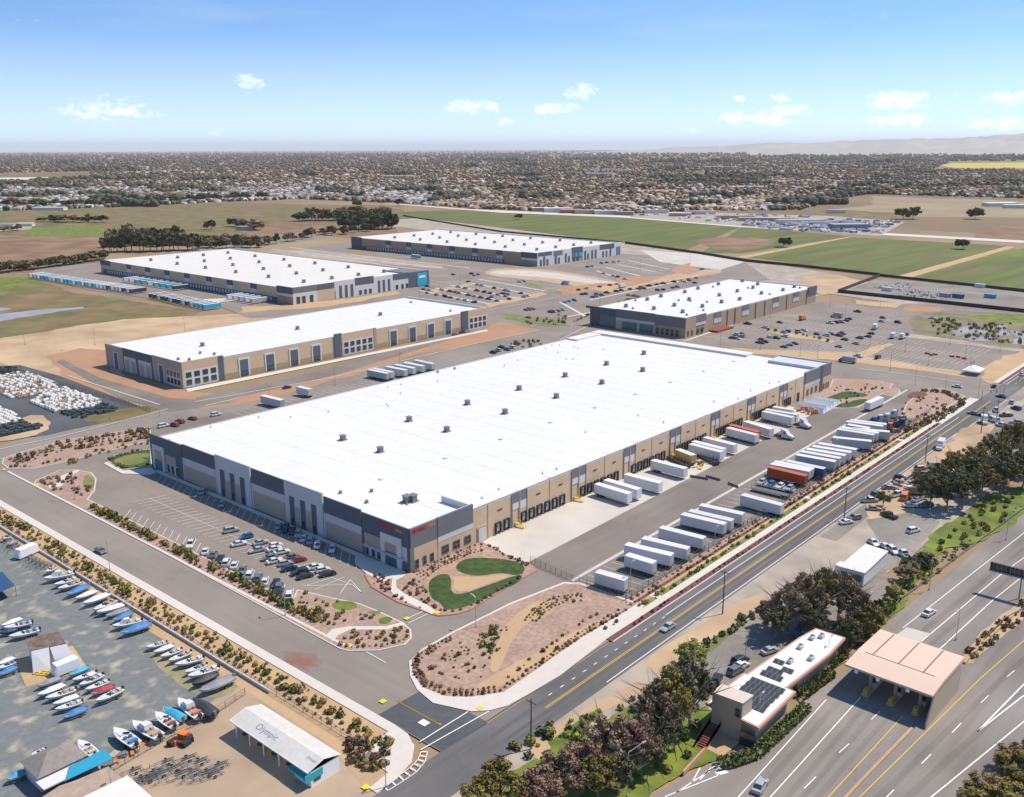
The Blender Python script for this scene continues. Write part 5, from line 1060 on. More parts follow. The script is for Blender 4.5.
clutter('equipment_heap', 'yellow equipment cluster between the white covered heap and the docks', 'equipment', *G(807, 412), 30, 4, 4, ['yellow', 'orange', 'beige', 'green'], 2)
# white tarpaulin covered heap near the far lawn bed
b = MB(); c0 = G(815, 407)
for k in range(7):
    x = -9+3*k; hh = 2.2+.5*math.sin(k*2.1); b.add([(x, -7, 0), (x+2.8, -7, 0), (x+1.4, -6.6, hh), (x, 6, 0), (x+2.8, 6, 0), (x+1.4, 5.6, hh)], [(0, 1, 2), (4, 3, 5), (0, 2, 5, 3), (1, 4, 5, 2)])
o = b.build('tarpaulin_tent', B['white'], None, (*c0, .03)); o.rotation_euler = (0, 0, R(3)); tag(o, 'ridged white tarpaulin cover beside the last docks and the far lawn', 'tarpaulin')
# barriers across the yard drive
for i, (a, c) in enumerate([((690,477),(708,480)),((706,477),(720,481)),((728,484),(738,488))]):
    (x0, y0), (x1, y1) = G(*a), G(*c); b = MB(); b.line((0, 0), (x1-x0, y1-y0), .6, .9); d = Vector((x1-x0, y1-y0)).normalized(); n_ = Vector((-d.y, d.x))
    b = MB(); L = math.hypot(x1-x0, y1-y0); prof = [(-.3, 0), (.3, 0), (.22, .25), (.1, .45), (.08, .85), (-.08, .85), (-.1, .45), (-.22, .25)]
    loft(b, [[(q, u, w) for u, w in prof] for q in (0, L)]); o = b.build('concrete_barrier', flat('barrier_concrete', (.14, .13, .12), .9), None, (x0, y0, 0)); o.rotation_euler = (0, 0, math.atan2(d.y, d.x)); tag(o, f'dark barrier across the yard drive, {ordw(i+1)} from the docks', 'barrier', 'dark barriers across the yard drive')
# ------------------------------------------------------------------ plants
def leafmat(n, c, c2, r=.25): return mat('foliage_'+n, c, scale=.9, col2=c2, det=4, objrand=r, rough=.75, spec=.15, big=.25, bigscale=3)
LF = {'green': leafmat('green', (.075, .105, .028), (.13, .155, .04)), 'dark': leafmat('dark', (.06, .08, .032), (.16, .14, .065)), 'olive': leafmat('olive', (.16, .145, .04), (.27, .20, .06)),
      'brown': leafmat('brown', (.17, .135, .065), (.36, .25, .16)), 'red': leafmat('red', (.20, .12, .08), (.38, .22, .16)), 'bright': leafmat('bright', (.22, .26, .05), (.30, .30, .07)),
      'rust': leafmat('rust', (.11, .055, .035), (.17, .09, .055)), 'grey': leafmat('grey', (.17, .14, .10), (.24, .20, .14))}
BARK = mat('bark', (.24, .19, .15), var=.2, scale=2)
def leaf_quads(n, cen, rad, size, r_, flat_=1.0, shell=.75):
    """n small leaf faces spread in a ball with more of them near its shell"""
    d = r_.normal(size=(n, 3)); d /= np.linalg.norm(d, axis=1)[:, None]
    rr = rad*(shell+(1-shell)*r_.random(n))*np.where(r_.random(n) < .3, r_.random(n)**.5, 1)
    p = d*rr[:, None]; p[:, 2] *= flat_; p += cen
    a = r_.normal(size=(n, 3)); a = a+d*.2; u = np.cross(a, d+.3*r_.normal(size=(n, 3))); u /= np.linalg.norm(u, axis=1)[:, None]; w = np.cross(u, d+.8*r_.normal(size=(n, 3))); w /= np.linalg.norm(w, axis=1)[:, None]
    s = size*(.6+.8*r_.random(n))[:, None]
    return np.stack([p-u*s-w*s*.6, p+u*s-w*s*.6, p+u*s*.7+w*s*.7, p-u*s*.7+w*s*.7], 1).reshape(-1, 3)
def quads(V): return np.arange(len(V)).reshape(-1, 4)
def shrub_T(seed, n=46):
    r_ = np.random.default_rng(seed); V = leaf_quads(n, np.array([0, 0, .38]), .5, .17, r_, .85); V[:, 2] = np.maximum(V[:, 2], .0); F = quads(V); return V, F, np.zeros(len(F), int)
SHT = [shrub_T(s) for s in (1, 2, 3)]
SH = []
def shrub_row(pts, gap, kinds, size, label, group, jit=.25, px=True, z=.14, skip=.12):
    P = GG(pts) if px else pts
    for (x0, y0), (x1, y1) in zip(P, P[1:]):
        L = math.hypot(x1-x0, y1-y0); n = max(1, int(L/gap))
        for i in range(n):
            if random.random() < skip: continue
            t = (i+.5)/n; SH.append((x0+(x1-x0)*t+random.gauss(0, jit*.8), y0+(y1-y0)*t+random.gauss(0, jit*.8), z, size*random.choice([.55, .8, 1, 1.1, 1.45])*random.uniform(.85, 1.15), random.choice(kinds), label, group))
def shrub_in(pts, n, kinds, size, label, group, px=True, z=.14):
    P = GG(pts) if px else pts; xs_ = [p[0] for p in P]; ys_ = [p[1] for p in P]; k = 0; tries = 0
    while k < n and tries < n*60:
        tries += 1; x, y = random.uniform(min(xs_), max(xs_)), random.uniform(min(ys_), max(ys_))
        if inpoly(x, y, P): SH.append((x, y, z, size*random.uniform(.6, 1.3), random.choice(kinds), label, group)); k += 1
gb = 'shrubs in the planting strip beside the boat yard'; lb = 'small shrub in the tan planting strip between boulevard sidewalk and boat yard'
for xx, s_, kk, gp in ((-53.6, .75, ['olive', 'brown'], 2.6), (-54.9, 1.45, ['green', 'olive', 'brown', 'olive'], 2.3), (-56.3, 1.3, ['green', 'olive', 'green'], 2.4), (-57.8, .9, ['grey', 'brown', 'rust'], 1.7)):
    shrub_row([(xx, -54), (xx, 250)], gp, kk, s_, lb, gb, .35, False, 0)
shrub_in([(345,742),(392,738),(386,768),(365,785),(350,760)], 34, ['rust', 'brown', 'olive'], 1.6, 'rust brown shrub at the street corner end of the planting strip', 'shrubs at the street corner', z=0)
ga = 'shrubs between the front lot and the boulevard'; la = 'rounded shrub on the pink gravel between the front lot and boulevard'
for xx, s_, kk in ((-35.3, .7, ['rust', 'brown']), (-33.8, 1.8, ['green', 'olive', 'green', 'olive', 'brown']), (-32.4, 1.2, ['rust', 'brown', 'olive'])): shrub_row([(xx, -4), (xx, 112)], 2.1, kk, s_, la, ga, .3, False)
shrub_row([(-34, -4), (-33.5, 34)], 1.7, ['green', 'olive'], 1.9, la, ga, .4, False)
lt = 'shrub on the rounded island tip beside the entry drive'; gt = 'shrubs on the island tip'
for k, d in enumerate((1.2, 2.4)):
    shrub_row([(338,646-d),(349,649.2-d),(379,649-d),(402,643-d),(409,637-d*.5),(408,631)], 1.25, ['rust', 'brown', 'olive'], .75, lt, gt, .12)
shrub_in([(298,592),(330,600),(356,606),(352,622),(335,628),(318,625),(300,610)], 34, ['brown', 'olive', 'green'], 1.1, lt, gt)
shrub_in([(340,640),(352,633),(384,632),(400,628),(404,636),(385,643),(350,645)], 26, ['brown', 'olive', 'green'], .95, lt, gt)
shrub_in([(360,606),(378,613),(372,622),(358,622)], 8, ['brown', 'grey'], .8, lt, gt)
lB = 'low shrub on the large teardrop gravel island by the street corner'; gB = 'shrubs on the large teardrop island'
for d in (0, 1.3, 2.6):
    shrub_row([(414.5+d*1.6,661+d*.3),(413.5+d*1.8,674-d),(423+d*1.4,686.2-d*1.8),(446+d*.4,695.5-d*1.9),(470,696.3-d*1.9),(503-d*.3,691.3-d*1.9)], 1.15, ['rust', 'red', 'brown'], .72, lB, gB, .08)
shrub_row([(503,689.5),(530,673),(579,638.5),(628,610)], 1.3, ['rust', 'brown'], .75, lB, gB, .1); shrub_row([(505,686),(530,670),(577,636),(620,610)], 1.4, ['rust', 'brown'], .7, lB, gB, .1)
shrub_row([(414,661),(424,652.5),(452,637)], 1.2, ['rust', 'brown'], .75, lB, gB, .1); shrub_row([(417,663),(427,655),(452,640)], 1.2, ['rust', 'brown'], .75, lB, gB, .1)
for off in (0, 3.2, 6.4, 9.5): shrub_row([(524+off*1.2,622+off*.1),(532+off*1.2,612+off*.2),(548+off*.9,601+off*.5),(566+off*.5,596+off*.7),(584,595+off*.7)], 1.15, ['brown', 'dark', 'olive'], .62, lB, gB, .12)
shrub_row([(505,680),(520,668),(545,650),(570,632),(600,614)], 2.0, ['brown', 'rust', 'green'], .85, lB, gB, .4); shrub_row([(430,672),(452,655),(470,650)], 1.7, ['green', 'brown'], .8, lB, gB, .8)
shrub_in([(425,665),(455,640),(505,628),(520,620),(500,650),(480,680),(440,688)], 46, ['brown', 'green', 'rust'], .7, lB, gB); shrub_in([(480,645),(492,625),(500,628),(494,655),(484,668)], 26, ['bright', 'green', 'olive'], 1.1, lB, gB)
lC = 'small shrub in the bed round the crescent lawns by the sign corner'; gC = 'shrubs round the crescent lawns'
for k in range(4): shrub_row([(413+3*k,574+k*2.4),(440,561+k*2.3),(472,547+k*2.2),(484,545+k*2)], 1.25, ['rust', 'grey', 'brown', 'red'], .6, lC, gC, .12)
shrub_in([(398,582),(420,580),(427,592),(437,606),(452,612),(440,613),(425,606),(402,594)], 34, ['olive', 'brown', 'rust'], .85, lC, gC)
shrub_in([(374,574),(392,578),(390,592),(400,598),(430,612),(425,611),(398,600),(373,585)], 34, ['rust', 'brown', 'red'], .8, lC, gC); shrub_row([(439,608),(446,613),(458,611),(480,603),(520,578)], 1.6, ['green', 'olive'], .9, lC, gC, .2)
shrub_row([(486,545),(510,558),(532,568)], 1.3, ['rust', 'brown'], .8, lC, gC, .3)
lW = 'brown shrub on the long island at the upper left of the lot'; gW = 'shrubs on the long left island'
for yy in (0, 2.6, 5.2, 8): shrub_row([(8+yy,461.5-yy*.2+yy*.7),(60,444+yy),(150,430+yy)], 2.0, ['brown', 'dark', 'rust', 'brown'], 1.5, lW, gW, .5)
shrub_in([(62,462),(100,450),(150,441),(150,445),(100,455),(70,465)], 22, ['green', 'olive'], 1.1, lW, gW); shrub_row([(9,467.5),(33,467),(62,460)], 1.4, ['brown', 'rust'], 1.0, lW, gW, .2)
shrub_in([(38,484),(62,473),(75,473),(80,480),(66,490),(52,492)], 30, ['rust', 'brown', 'olive'], 1.2, 'shrub on the lot corner island beside the curved path', 'shrubs on the lot corner island'); shrub_in([(70,490),(92,482),(90,490),(82,500),(130,522),(110,519)], 26, ['rust', 'brown', 'olive'], 1.2, 'shrub on the lot corner island beside the curved path', 'shrubs on the lot corner island')
shrub_row([(110,463),(124,469),(150,465)], 1.6, ['olive', 'green'], 1.1, 'shrub edging the small lawn at the left roof corner', 'shrubs by the small lawn'); shrub_row([(108,461),(130,453),(150,449)], 1.6, ['olive', 'green'], 1.1, 'shrub edging the small lawn at the left roof corner', 'shrubs by the small lawn')
ls = 'low shrub in the bark mulch rows beside the fenced trailer strip'; gs = 'shrubs beside the trailer strip'
shrub_row([(22, ys(-55.7, 22)), (250, ys(-55.7, 250))], 1.7, ['rust', 'brown'], .8, ls, gs, .1, False); shrub_row([(22, ys(-54.2, 22)), (250, ys(-54.2, 250))], 2.4, ['grey', 'brown'], .8, ls, gs, .2, False)
shrub_row([(8, ys(-58, 8)), (262, ys(-58, 262))], 1.5, ['olive', 'green', 'bright'], 1.0, 'green tuft in the narrow grass strip along the sidewalk', 'tufts in the grass strip', .35, False, .1, .35)
shrub_row([(12, ys(-61.8, 12)), (240, ys(-61.8, 240))], 2.0, ['rust'], .6, ls, gs, .2, False)
lN = 'brown shrub on the gravel island by the far crossroads'; gN = 'shrubs on the far crossroads island'
for d in (0, 3, 6): shrub_row([(918+d,391+d*.2),(938+d,391+d*.4),(958,397+d*.6),(966,402+d*.4),(940,413+d*1.2),(905,433)], 2.0, ['rust', 'brown', 'dark'], 1.2, lN, gN, .4)
shrub_in([(905,400),(930,395),(950,405),(925,420),(900,430),(893,420)], 34, ['brown', 'olive', 'dark'], 1.2, lN, gN); shrub_in([(832,385),(870,384),(885,390),(862,404),(840,405)], 24, ['rust', 'olive', 'brown'], 1.0, 'shrub in the bed at the far end of the largest warehouse', 'shrubs at the far end bed')
shrub_row([(575,322),(600,310),(640,297)], 3, ['green','olive'], 1.6, 'hedge shrub behind the largest roof', 'hedge shrubs behind the largest roof'); shrub_in([(520,322),(560,315),(575,322),(540,328)], 26, ['green', 'olive', 'brown'], 1.8, 'shrub in the hedge bed past the tall windowed warehouse', 'shrubs past the tall windowed warehouse')
shrub_in([(505,345),(530,340),(550,345),(530,350)], 18, ['green', 'olive'], 1.8, 'shrub in the oval bed behind the largest roof', 'shrubs in the oval bed')
shrub_in([(930,324),(945,318),(960,326),(955,336),(940,338)], 26, ['bright', 'olive', 'brown'], 2.4, 'bush on the bank of the drainage basin', 'bushes on the basin bank', z=0); shrub_in([(955,320),(1024,325),(1024,345),(965,341)], 60, ['brown', 'olive', 'dark'], 2.0, 'bush on the bank of the drainage basin', 'bushes on the basin bank', z=0)
shrub_row([(765,330),(800,335),(832,342)], 4, ['dark', 'brown', 'olive'], 1.8, 'dark bush in the median strip of the half empty lot', 'bushes in the lot median', .5)
# rough vegetation south of the arterial
lr = 'wild bush in the rough strip between the arterial and the highway'; gr = 'wild bushes south of the arterial'
shrub_row([(676,668),(700,652),(768,606)], 1.3, ['green', 'olive', 'dark'], 1.5, lr, gr, .8, z=0); shrub_row([(550,742),(600,712)], 1.2, ['green', 'olive', 'bright'], 1.5, lr, gr, .9, z=0); shrub_in([(475,770),(560,720),(640,690),(700,715),(715,745),(640,790),(600,797)], 60, ['green', 'bright', 'dark', 'olive'], 1.6, lr, gr, z=0)
shrub_in([(850,655),(880,605),(930,550),(985,505),(1020,495),(960,555),(905,600)], 60, ['green', 'bright', 'olive'], 1.5, lr, gr, z=0); shrub_in([(850,648),(880,600),(905,590),(890,620),(868,645)], 26, ['olive', 'green', 'dark'], 3.2, lr, gr, z=0)
shrub_row([(836,660),(900,590),(1020,505)], 3.0, ['brown', 'olive'], 1.2, lr, gr, .6, z=0); shrub_in([(960,655),(1024,600),(1024,618),(975,660)], 40, ['rust', 'grey', 'olive'], 1.2, 'dry bush on the sandy median bank', 'dry bushes on the median', z=0)
shrub_row([(905,575),(925,565)], 2, ['dark','brown'], 4.6, lr, gr, .8, z=0)
# clipped hedges at the toll office
hg = 'clipped hedge beside the toll office'
for i, (pts, w, h, lab) in enumerate([([G(718,767), G(735,764), G(756,756), G(806,710)], 2.0, 1.5, 'long clipped green hedge in front of the toll office'), ([(11.5, -105.6), (24, -106.6)], 1.8, 1.5, 'short clipped green hedge under the toll office wall'), ([G(829,668), G(846,656)], 1.4, .9, 'low hedge at the far end of the toll office')]):
    Vs = []; r_ = np.random.default_rng(i)
    for (x0, y0), (x1, y1) in zip(pts, pts[1:]):
        L = math.hypot(x1-x0, y1-y0); n = int(L*70); p = np.stack([r_.random(n)*L, (r_.random(n)-.5)*w, r_.random(n)*h], 1); k = r_.integers(0, 3, n)
        p[k == 0, 2] = h; p[k == 1, 1] = -w/2; p[k == 2, 1] = w/2; p += r_.normal(size=p.shape)*.09; cc, ss = (x1-x0)/L, (y1-y0)/L
        for q in p: Vs.append(leaf_quads(1, np.array([x0+q[0]*cc-q[1]*ss-pts[0][0], y0+q[0]*ss+q[1]*cc-pts[0][1], q[2]]), .05, .24, r_))
    V = np.concatenate(Vs); F = quads(V)
    o = link('hedge', npmesh('hedge', V, F, np.zeros(len(F)), [LF['green']]), None, (*pts[0], 0)); tag(o, lab, 'hedge', hg)
# build the shrubs: the 300 nearest one by one, the rest as one mass
SH.sort(key=lambda s: dist(s[0], s[1])); shm = {}
vis = [s for s in SH if inview(s[0], s[1], 0, 5)]
for s in vis[:300]:
    x, y, z, sz_, kd, lab, grp = s; k = (random.randrange(3), kd)
    if k not in shm: V, F, Mi = SHT[k[0]]; shm[k] = npmesh('shrub', V, F, Mi, [LF[kd]])
    o = link('shrub', shm[k], None, (x, y, z), random.random()*6.3, (sz_, sz_, sz_*random.uniform(.8, 1.1))); tag(o, lab, 'shrub', grp)
rest = vis[300:]; kl = list(LF)
pos = np.array([s[:3] for s in rest]); sc_ = np.array([[s[3]]*3 for s in rest]); mi = np.array([kl.index(s[4]) for s in rest])
o = link('shrubs', scatter_mesh('shrubs', SHT[0], pos, sc_, rng.random(len(rest))*6.3, [LF[k] for k in kl], mi)); tag(o, 'low landscaping shrubs in rows on the farther gravel beds', 'shrubs', kind='stuff')
# ------------------------------------------------------------------ trees
def crown_mesh(seed, kd, n=2600, lobes=26, size=.30, open_=.0):
    """unit crown: about 1 wide (radius) and 1.25 high, made of leaf clusters at the ends of limbs"""
    r_ = np.random.default_rng(seed); Vs = []
    for k in range(lobes):
        d = r_.normal(size=3); d[2] = abs(d[2])*.9-.25; d /= np.linalg.norm(d); rr = .45+.5*r_.random(); c = d*rr*np.array([1, 1, 1.15]); rad = (.11+.17*r_.random())*(1 if n > 2000 else 1.35)
        Vs.append(leaf_quads(int(n/lobes*(rad/.28)**2), c, rad, size*.13, r_, .8, .45))
    V = np.concatenate(Vs); F = quads(V); return npmesh('crown', V, F, np.zeros(len(F)), [LF[kd]])
def trunk_mesh(seed):
    r_ = random.Random(seed); b = MB(); p = Vector((0, 0, 0)); 
    for k in range(16):
        a = 6.28*k/16+r_.uniform(-.3, .3); el = r_.uniform(.1, 1.3); z0 = r_.uniform(.35, .8); L = r_.uniform(.9, 1.6); p0 = Vector((0, 0, z0)); p1 = p0+Vector((math.cos(a)*math.cos(el)*L*.55, math.sin(a)*math.cos(el)*L*.55, math.sin(el)*L*.35+.12)); p2 = p1+Vector((math.cos(a+.3)*math.cos(el)*L*.5, math.sin(a+.3)*math.cos(el)*L*.5, math.sin(el)*L*.35+.08))
        b.tube(p0, p1, .022, .013, 5, cap=False); b.tube(p1, p2, .013, .004, 4, cap=False); b.tube(p1, p1+(p2-p1)*.7+Vector((r_.uniform(-.2, .2), r_.uniform(-.2, .2), .1)), .009, .003, 4, cap=False)
    for k in range(4):
        q = p+Vector((r_.uniform(-.04, .04), r_.uniform(-.04, .04), .28)); b.tube(p, q, .05-.008*k, .05-.008*(k+1), 7, cap=False); p = q
        if k > 0:
            for j in range(3):
                a = r_.uniform(0, 6.28); e = p+Vector((math.cos(a)*.5, math.sin(a)*.5, .35)); b.tube(p, e, .02, .008, 5, cap=False); b.tube(e, e+Vector((math.cos(a+.5)*.2, math.sin(a+.5)*.2, .18)), .008, .003, 4, cap=False)
    return b.mesh('trunk', BARK)
CR = {}; TR = [trunk_mesh(s) for s in range(3)]
def tree(x, y, h, r, kd, label, group, near=True, z=0):
    v = random.randrange(3); k = (kd, v, near)
    if k not in CR: CR[k] = crown_mesh(v*17+len(kd)*3, kd, 11000 if near else 900, 64 if near else 22, .34 if near else 1.5)
    t = empty({'dark': 'evergreen_tree'}.get(kd, 'leafy_tree'), (x, y, z), random.random()*6.3)
    link('trunk', TR[v], t, (0, 0, 0), 0, (h*.5, h*.5, h*.62)); hc = h*(.40 if near else .47)
    link('crown', CR[k], t, (0, 0, h-hc*1.08), 0, (r, r, hc)); return tag(t, label, 'tree', group)
def tgroup(L, place, group, near=True):
    cnt = {}; L = sorted(L)
    for a, b_, h, r, kd in L:
        nm = {'olive': 'yellow green', 'brown': 'brownish', 'red': 'reddish brown', 'dark': 'dark green', 'bright': 'pale yellow green', 'green': 'green', 'rust': 'rust coloured'}[kd]
        cnt[kd] = cnt.get(kd, 0)+1
        x, y = G(a, b_); r *= .86; tree(x, y, h, r, kd, f'{nm} tree, {ordw(cnt[kd])} such from the left {place}', group, near)
tgroup(sorted([(500,812,9,6,'olive'),(478,822,7,5,'olive'),(541,810,8,5,'red'),(560,800,9,5.5,'brown'),(583,792,10,5,'red'),(604,778,12,5.2,'brown'),(597,800,9,5,'olive'),(626,770,12,5,'red'),(652,752,14,5.2,'brown'),(672,742,15,5.6,'olive'),(690,727,15,5.2,'dark'),(640,772,10,4.5,'brown'),(663,758,11,4.5,'dark'),(618,795,8,4,'dark')]),
       'in the clump by the arterial', 'trees beside the lower end of the arterial')
tgroup(sorted([(788,632,12,5.5,'brown'),(775,640,9,4,'dark'),(806,628,13,5.5,'brown'),(822,622,13,5.5,'olive'),(812,640,9,4,'dark'),(838,622,13,5.5,'brown'),(852,632,11,5,'brown'),(866,640,9,4.5,'olive'),(846,648,8,4,'dark'),(800,612,10,5,'red'),(825,607,10,5,'green'),(772,628,7,4,'red')]),
       'in the clump behind the toll office', 'trees behind the toll office')
tgroup(sorted([(930,508,12,5.5,'dark'),(946,512,12,6,'dark'),(962,508,13,6,'dark'),(980,500,12,6.5,'olive'),(1000,494,13,6.5,'dark'),(1022,488,13,6.5,'dark'),(938,492,10,5,'green'),(955,484,12,6,'olive'),(974,478,12,6,'olive'),(992,470,14,6,'olive'),(1010,462,14,6.5,'olive'),(1028,455,14,6,'olive'),(922,496,9,4.5,'dark'),(1030,475,13,6,'brown'),(1005,482,12,6,'green'),(968,494,12,6,'green'),(1018,445,9,5,'olive')]),
       'in the grove on the green slope', 'trees of the grove on the green slope')
tgroup([(1000,812,6,5,'olive'),(985,800,5,4,'brown'),(1015,790,7,5,'olive'),(1030,775,7,5,'rust'),(1010,772,5,4,'brown'),(975,806,4,3.5,'olive')], 'in the lower right corner', 'trees in the lower right corner')
tree(*G(690, 668), 6.5, 3.6, 'bright', 'small pale yellow green tree alone on the bare earth beside the arterial', None); tree(*G(883, 507), 5, 2.5, 'green', 'small green tree at the left of the cluttered yard', None)
tree(*G(905, 580), 4.2, 3.2, 'brown', 'round brown bush like tree on the lawn left of the small lot', None); tree(*G(924, 568), 4.2, 3.0, 'dark', 'round dark bush like tree on the upper lawn by the small lot', None)
def line_trees(segs, place, group):
    L = []
    for (a, b_, c, d, n, h, r, kinds) in segs:
        for i in range(n):
            t = (i+random.random())/n; L.append((a+(c-a)*t, b_+(d-b_)*t+random.uniform(-.6, .6), h*random.uniform(.75, 1.15), r*random.uniform(.8, 1.2), random.choice(kinds)))
    for a, b_, h, r, kd in L:
        x, y = G(a, b_); tree(x, y, h, r, kd, f'tree {place}', group, False)
line_trees([(104,252,200,250,18,22,9,['dark','dark','brown']),(110,247,185,243,12,21,9,['dark']),(150,246,258,244,16,12,8,['dark','brown'])], 'in the tall dark row above the far left warehouse', 'tall dark trees above the far left warehouse')
line_trees([(200,248,262,247,10,11,6,['dark','brown']),(262,246,330,234,10,11,6,['dark','brown']),(330,236,394,228,9,12,6,['dark'])], 'in the low row behind the far left warehouse roof', 'low trees behind the far left roof')
line_trees([(298,221,342,220,13,18,10,['dark','dark','brown']),(342,229,393,229,18,22,11,['dark']),(340,218,388,217,14,17,10,['dark','brown'])], 'in the dark clump left of the farthest warehouse', 'dark clump left of the farthest warehouse')
line_trees([(-5,273,50,267,16,9,6,['dark','dark','brown']),(50,267,106,259,16,9,6,['dark','dark','brown'])], 'in the hedge between ploughed land and green field at the far left', 'hedge trees at the far left')
line_trees([(230,226,262,230,5,14,9,['dark','brown']),(206,230,214,229,2,14,7,['dark']),(40,222,108,222,9,10,9,['brown','dark']),(0,232,20,230,4,8,6,['brown'])], 'scattered in the far fields at the left', 'scattered trees in the far left fields')
line_trees([(0,207,120,206,14,16,14,['dark','dark','brown']),(120,205,270,198,16,17,14,['dark'])], 'in the dark belt at the edge of the town on the left', 'dark belt at the town edge')
for i, (a, b_, h, r, w) in enumerate([(783,247,12,8,'standing alone on the crop field by the dirt track'),(963,249,12,8,'standing alone at the right edge of the crop field'),(903,219,18,12,'left one of the pair in the dry field'),(913,219,18,12,'right one of the pair in the dry field'),(975,219,18,13,'standing alone right of the pair in the dry field'),(519,219.5,10,7,'standing alone at the edge of the long green field'),(356,207,14,10,'standing alone where the far road meets the dark clump'),(399,206,14,10,'at the corner of the far road')]):
    tree(*G(a, b_), h, r, 'dark', 'dark tree '+w, None, False)
# ------------------------------------------------------------------ boats
HULL = flat('boat_gelcoat', (.62, .62, .60), .3, 0, .5, .3)
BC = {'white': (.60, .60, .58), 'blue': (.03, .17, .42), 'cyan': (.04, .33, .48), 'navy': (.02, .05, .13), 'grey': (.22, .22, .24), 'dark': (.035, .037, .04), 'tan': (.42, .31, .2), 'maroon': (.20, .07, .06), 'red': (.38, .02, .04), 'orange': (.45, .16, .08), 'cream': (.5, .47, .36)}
BM = {}
def boat_meshes(style, col):
    if (style, col) in BM: return BM[(style, col)]
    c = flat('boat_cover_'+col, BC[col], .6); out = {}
    # hull: rings from stern (x=-3) to bow (x=3.3), unit length about 6.3
    def ring(x, w, k, t): return [(x, 0, k), (x, w*.75, k+.35), (x, w, t), (x, w*.88, t+.02), (x, -w*.88, t+.02), (x, -w, t), (x, -w*.75, k+.35)]
    b = MB(); loft(b, [ring(-3, 1.0, .55, 1.35), ring(-1, 1.12, .5, 1.38), ring(.8, 1.08, .52, 1.45), ring(2.2, .72, .7, 1.56), ring(3.1, .2, 1.1, 1.66), ring(3.3, .04, 1.45, 1.7)]); out['hull'] = b.mesh('hull', [HULL if col not in ('dark', 'navy') else c], False)
    if style == 'covered':
        b = MB(); S = [(-3.05, 1.04, 1.42, 1.55), (-1.6, 1.16, 1.42, 2.0), (.2, 1.16, 1.45, 2.15), (1.6, .92, 1.5, 1.8), (3.15, .16, 1.66, 1.74)]
        loft(b, [[(x, -w, t), (x, -w*.6, (t+h)/2+.05), (x, 0, h), (x, w*.6, (t+h)/2+.05), (x, w, t)] for x, w, t, h in S]); out['cover'] = b.mesh('cover', [c])
    else:
        b = MB(); b.box(-2.6, .4, -.78, .78, 1.40, 1.43, 1); b.box(-2.4, -1.9, -.7, .7, 1.43, 1.75, 0); b.box(-.9, -.5, .2, .65, 1.43, 1.85, 0); b.box(-.9, -.5, -.65, -.2, 1.43, 1.85, 0); b.box(.4, 1.9, -.6, .6, 1.5, 1.62, 2); out['seats'] = b.mesh('seats', [c, flat('boat_floor', (.30, .27, .23), .8), HULL])
        b = MB(); b.add([(.2, -.85, 1.45), (.9, 0, 1.5), (.2, .85, 1.45), (-.05, -.75, 1.95), (.5, 0, 2.0), (-.05, .75, 1.95)], [(0, 1, 4, 3), (1, 2, 5, 4), (3, 4, 1, 0), (4, 5, 2, 1)]); out['windscreen'] = b.mesh('windscreen', [B['glass']])
        if style == 'cabin': b = MB(); b.add([(-.6, -.8, 1.45), (1.7, -.5, 1.55), (1.7, .5, 1.55), (-.6, .8, 1.45), (-.5, -.65, 2.5), (.7, -.5, 2.5), (.7, .5, 2.5), (-.5, .65, 2.5)], [(4, 5, 6, 7), (0, 1, 5, 4), (1, 2, 6, 5), (2, 3, 7, 6), (3, 0, 4, 7)]); out['cabin'] = b.mesh('cabin', [HULL])
        if style == 'tower': b = MB(); [b.tube((p, s_*.9, 1.4), (p+.3, s_*.8, 2.9), .035, n=5) for p in (-.9, .1) for s_ in (-1, 1)]; b.box(-.9, .7, -.9, .9, 2.9, 2.97, 1); out['bimini'] = b.mesh('bimini_top', [B['metal'], c])
    b = MB(); b.box(-.2, .25, -.22, .22, 1.2, 1.85); b.box(-.1, .1, -.08, .08, .4, 1.3); b.v = [(x-3.2, y, z) for x, y, z in b.v]; out['outboard'] = b.mesh('outboard_motor', [B['black'] if style != 'covered' else B['metal']])
    BM[(style, col)] = out; return out
tb = MB()
for s_ in (-1, 1):
    tb.box(-2.9, 1.6, s_*.75-.05, s_*.75+.05, .38, .48); tb.tube((1.6, s_*.75, .43), (3.6, 0, .48), .05, n=4); tb.box(-2.2, 0, s_*.35-.05, s_*.35+.05, .5, .75)
for x in (-2.6, -.4, 1.2): tb.box(x, x+.1, -.75, .75, .36, .46)
tb.tube((3.5, 0, .48), (4.2, 0, .48), .05, n=4); tb.box(2.7, 2.8, -.05, .05, .5, 1.4)
TRM = tb.mesh('frame', [B['metal']])
def boat_trailer(x, y, rz, sc, label=None, group=None, parent=None):
    r = empty('boat_trailer', (x, y, 0), rz); r.scale = (sc, 1, 1); link('frame', TRM, r)
    for s_ in (-1, 1): link('wheel', wheel_mesh(.32, .2), r, (-1.0, s_*.98, .32))
    return tag(r, label, 'boat trailer', group)
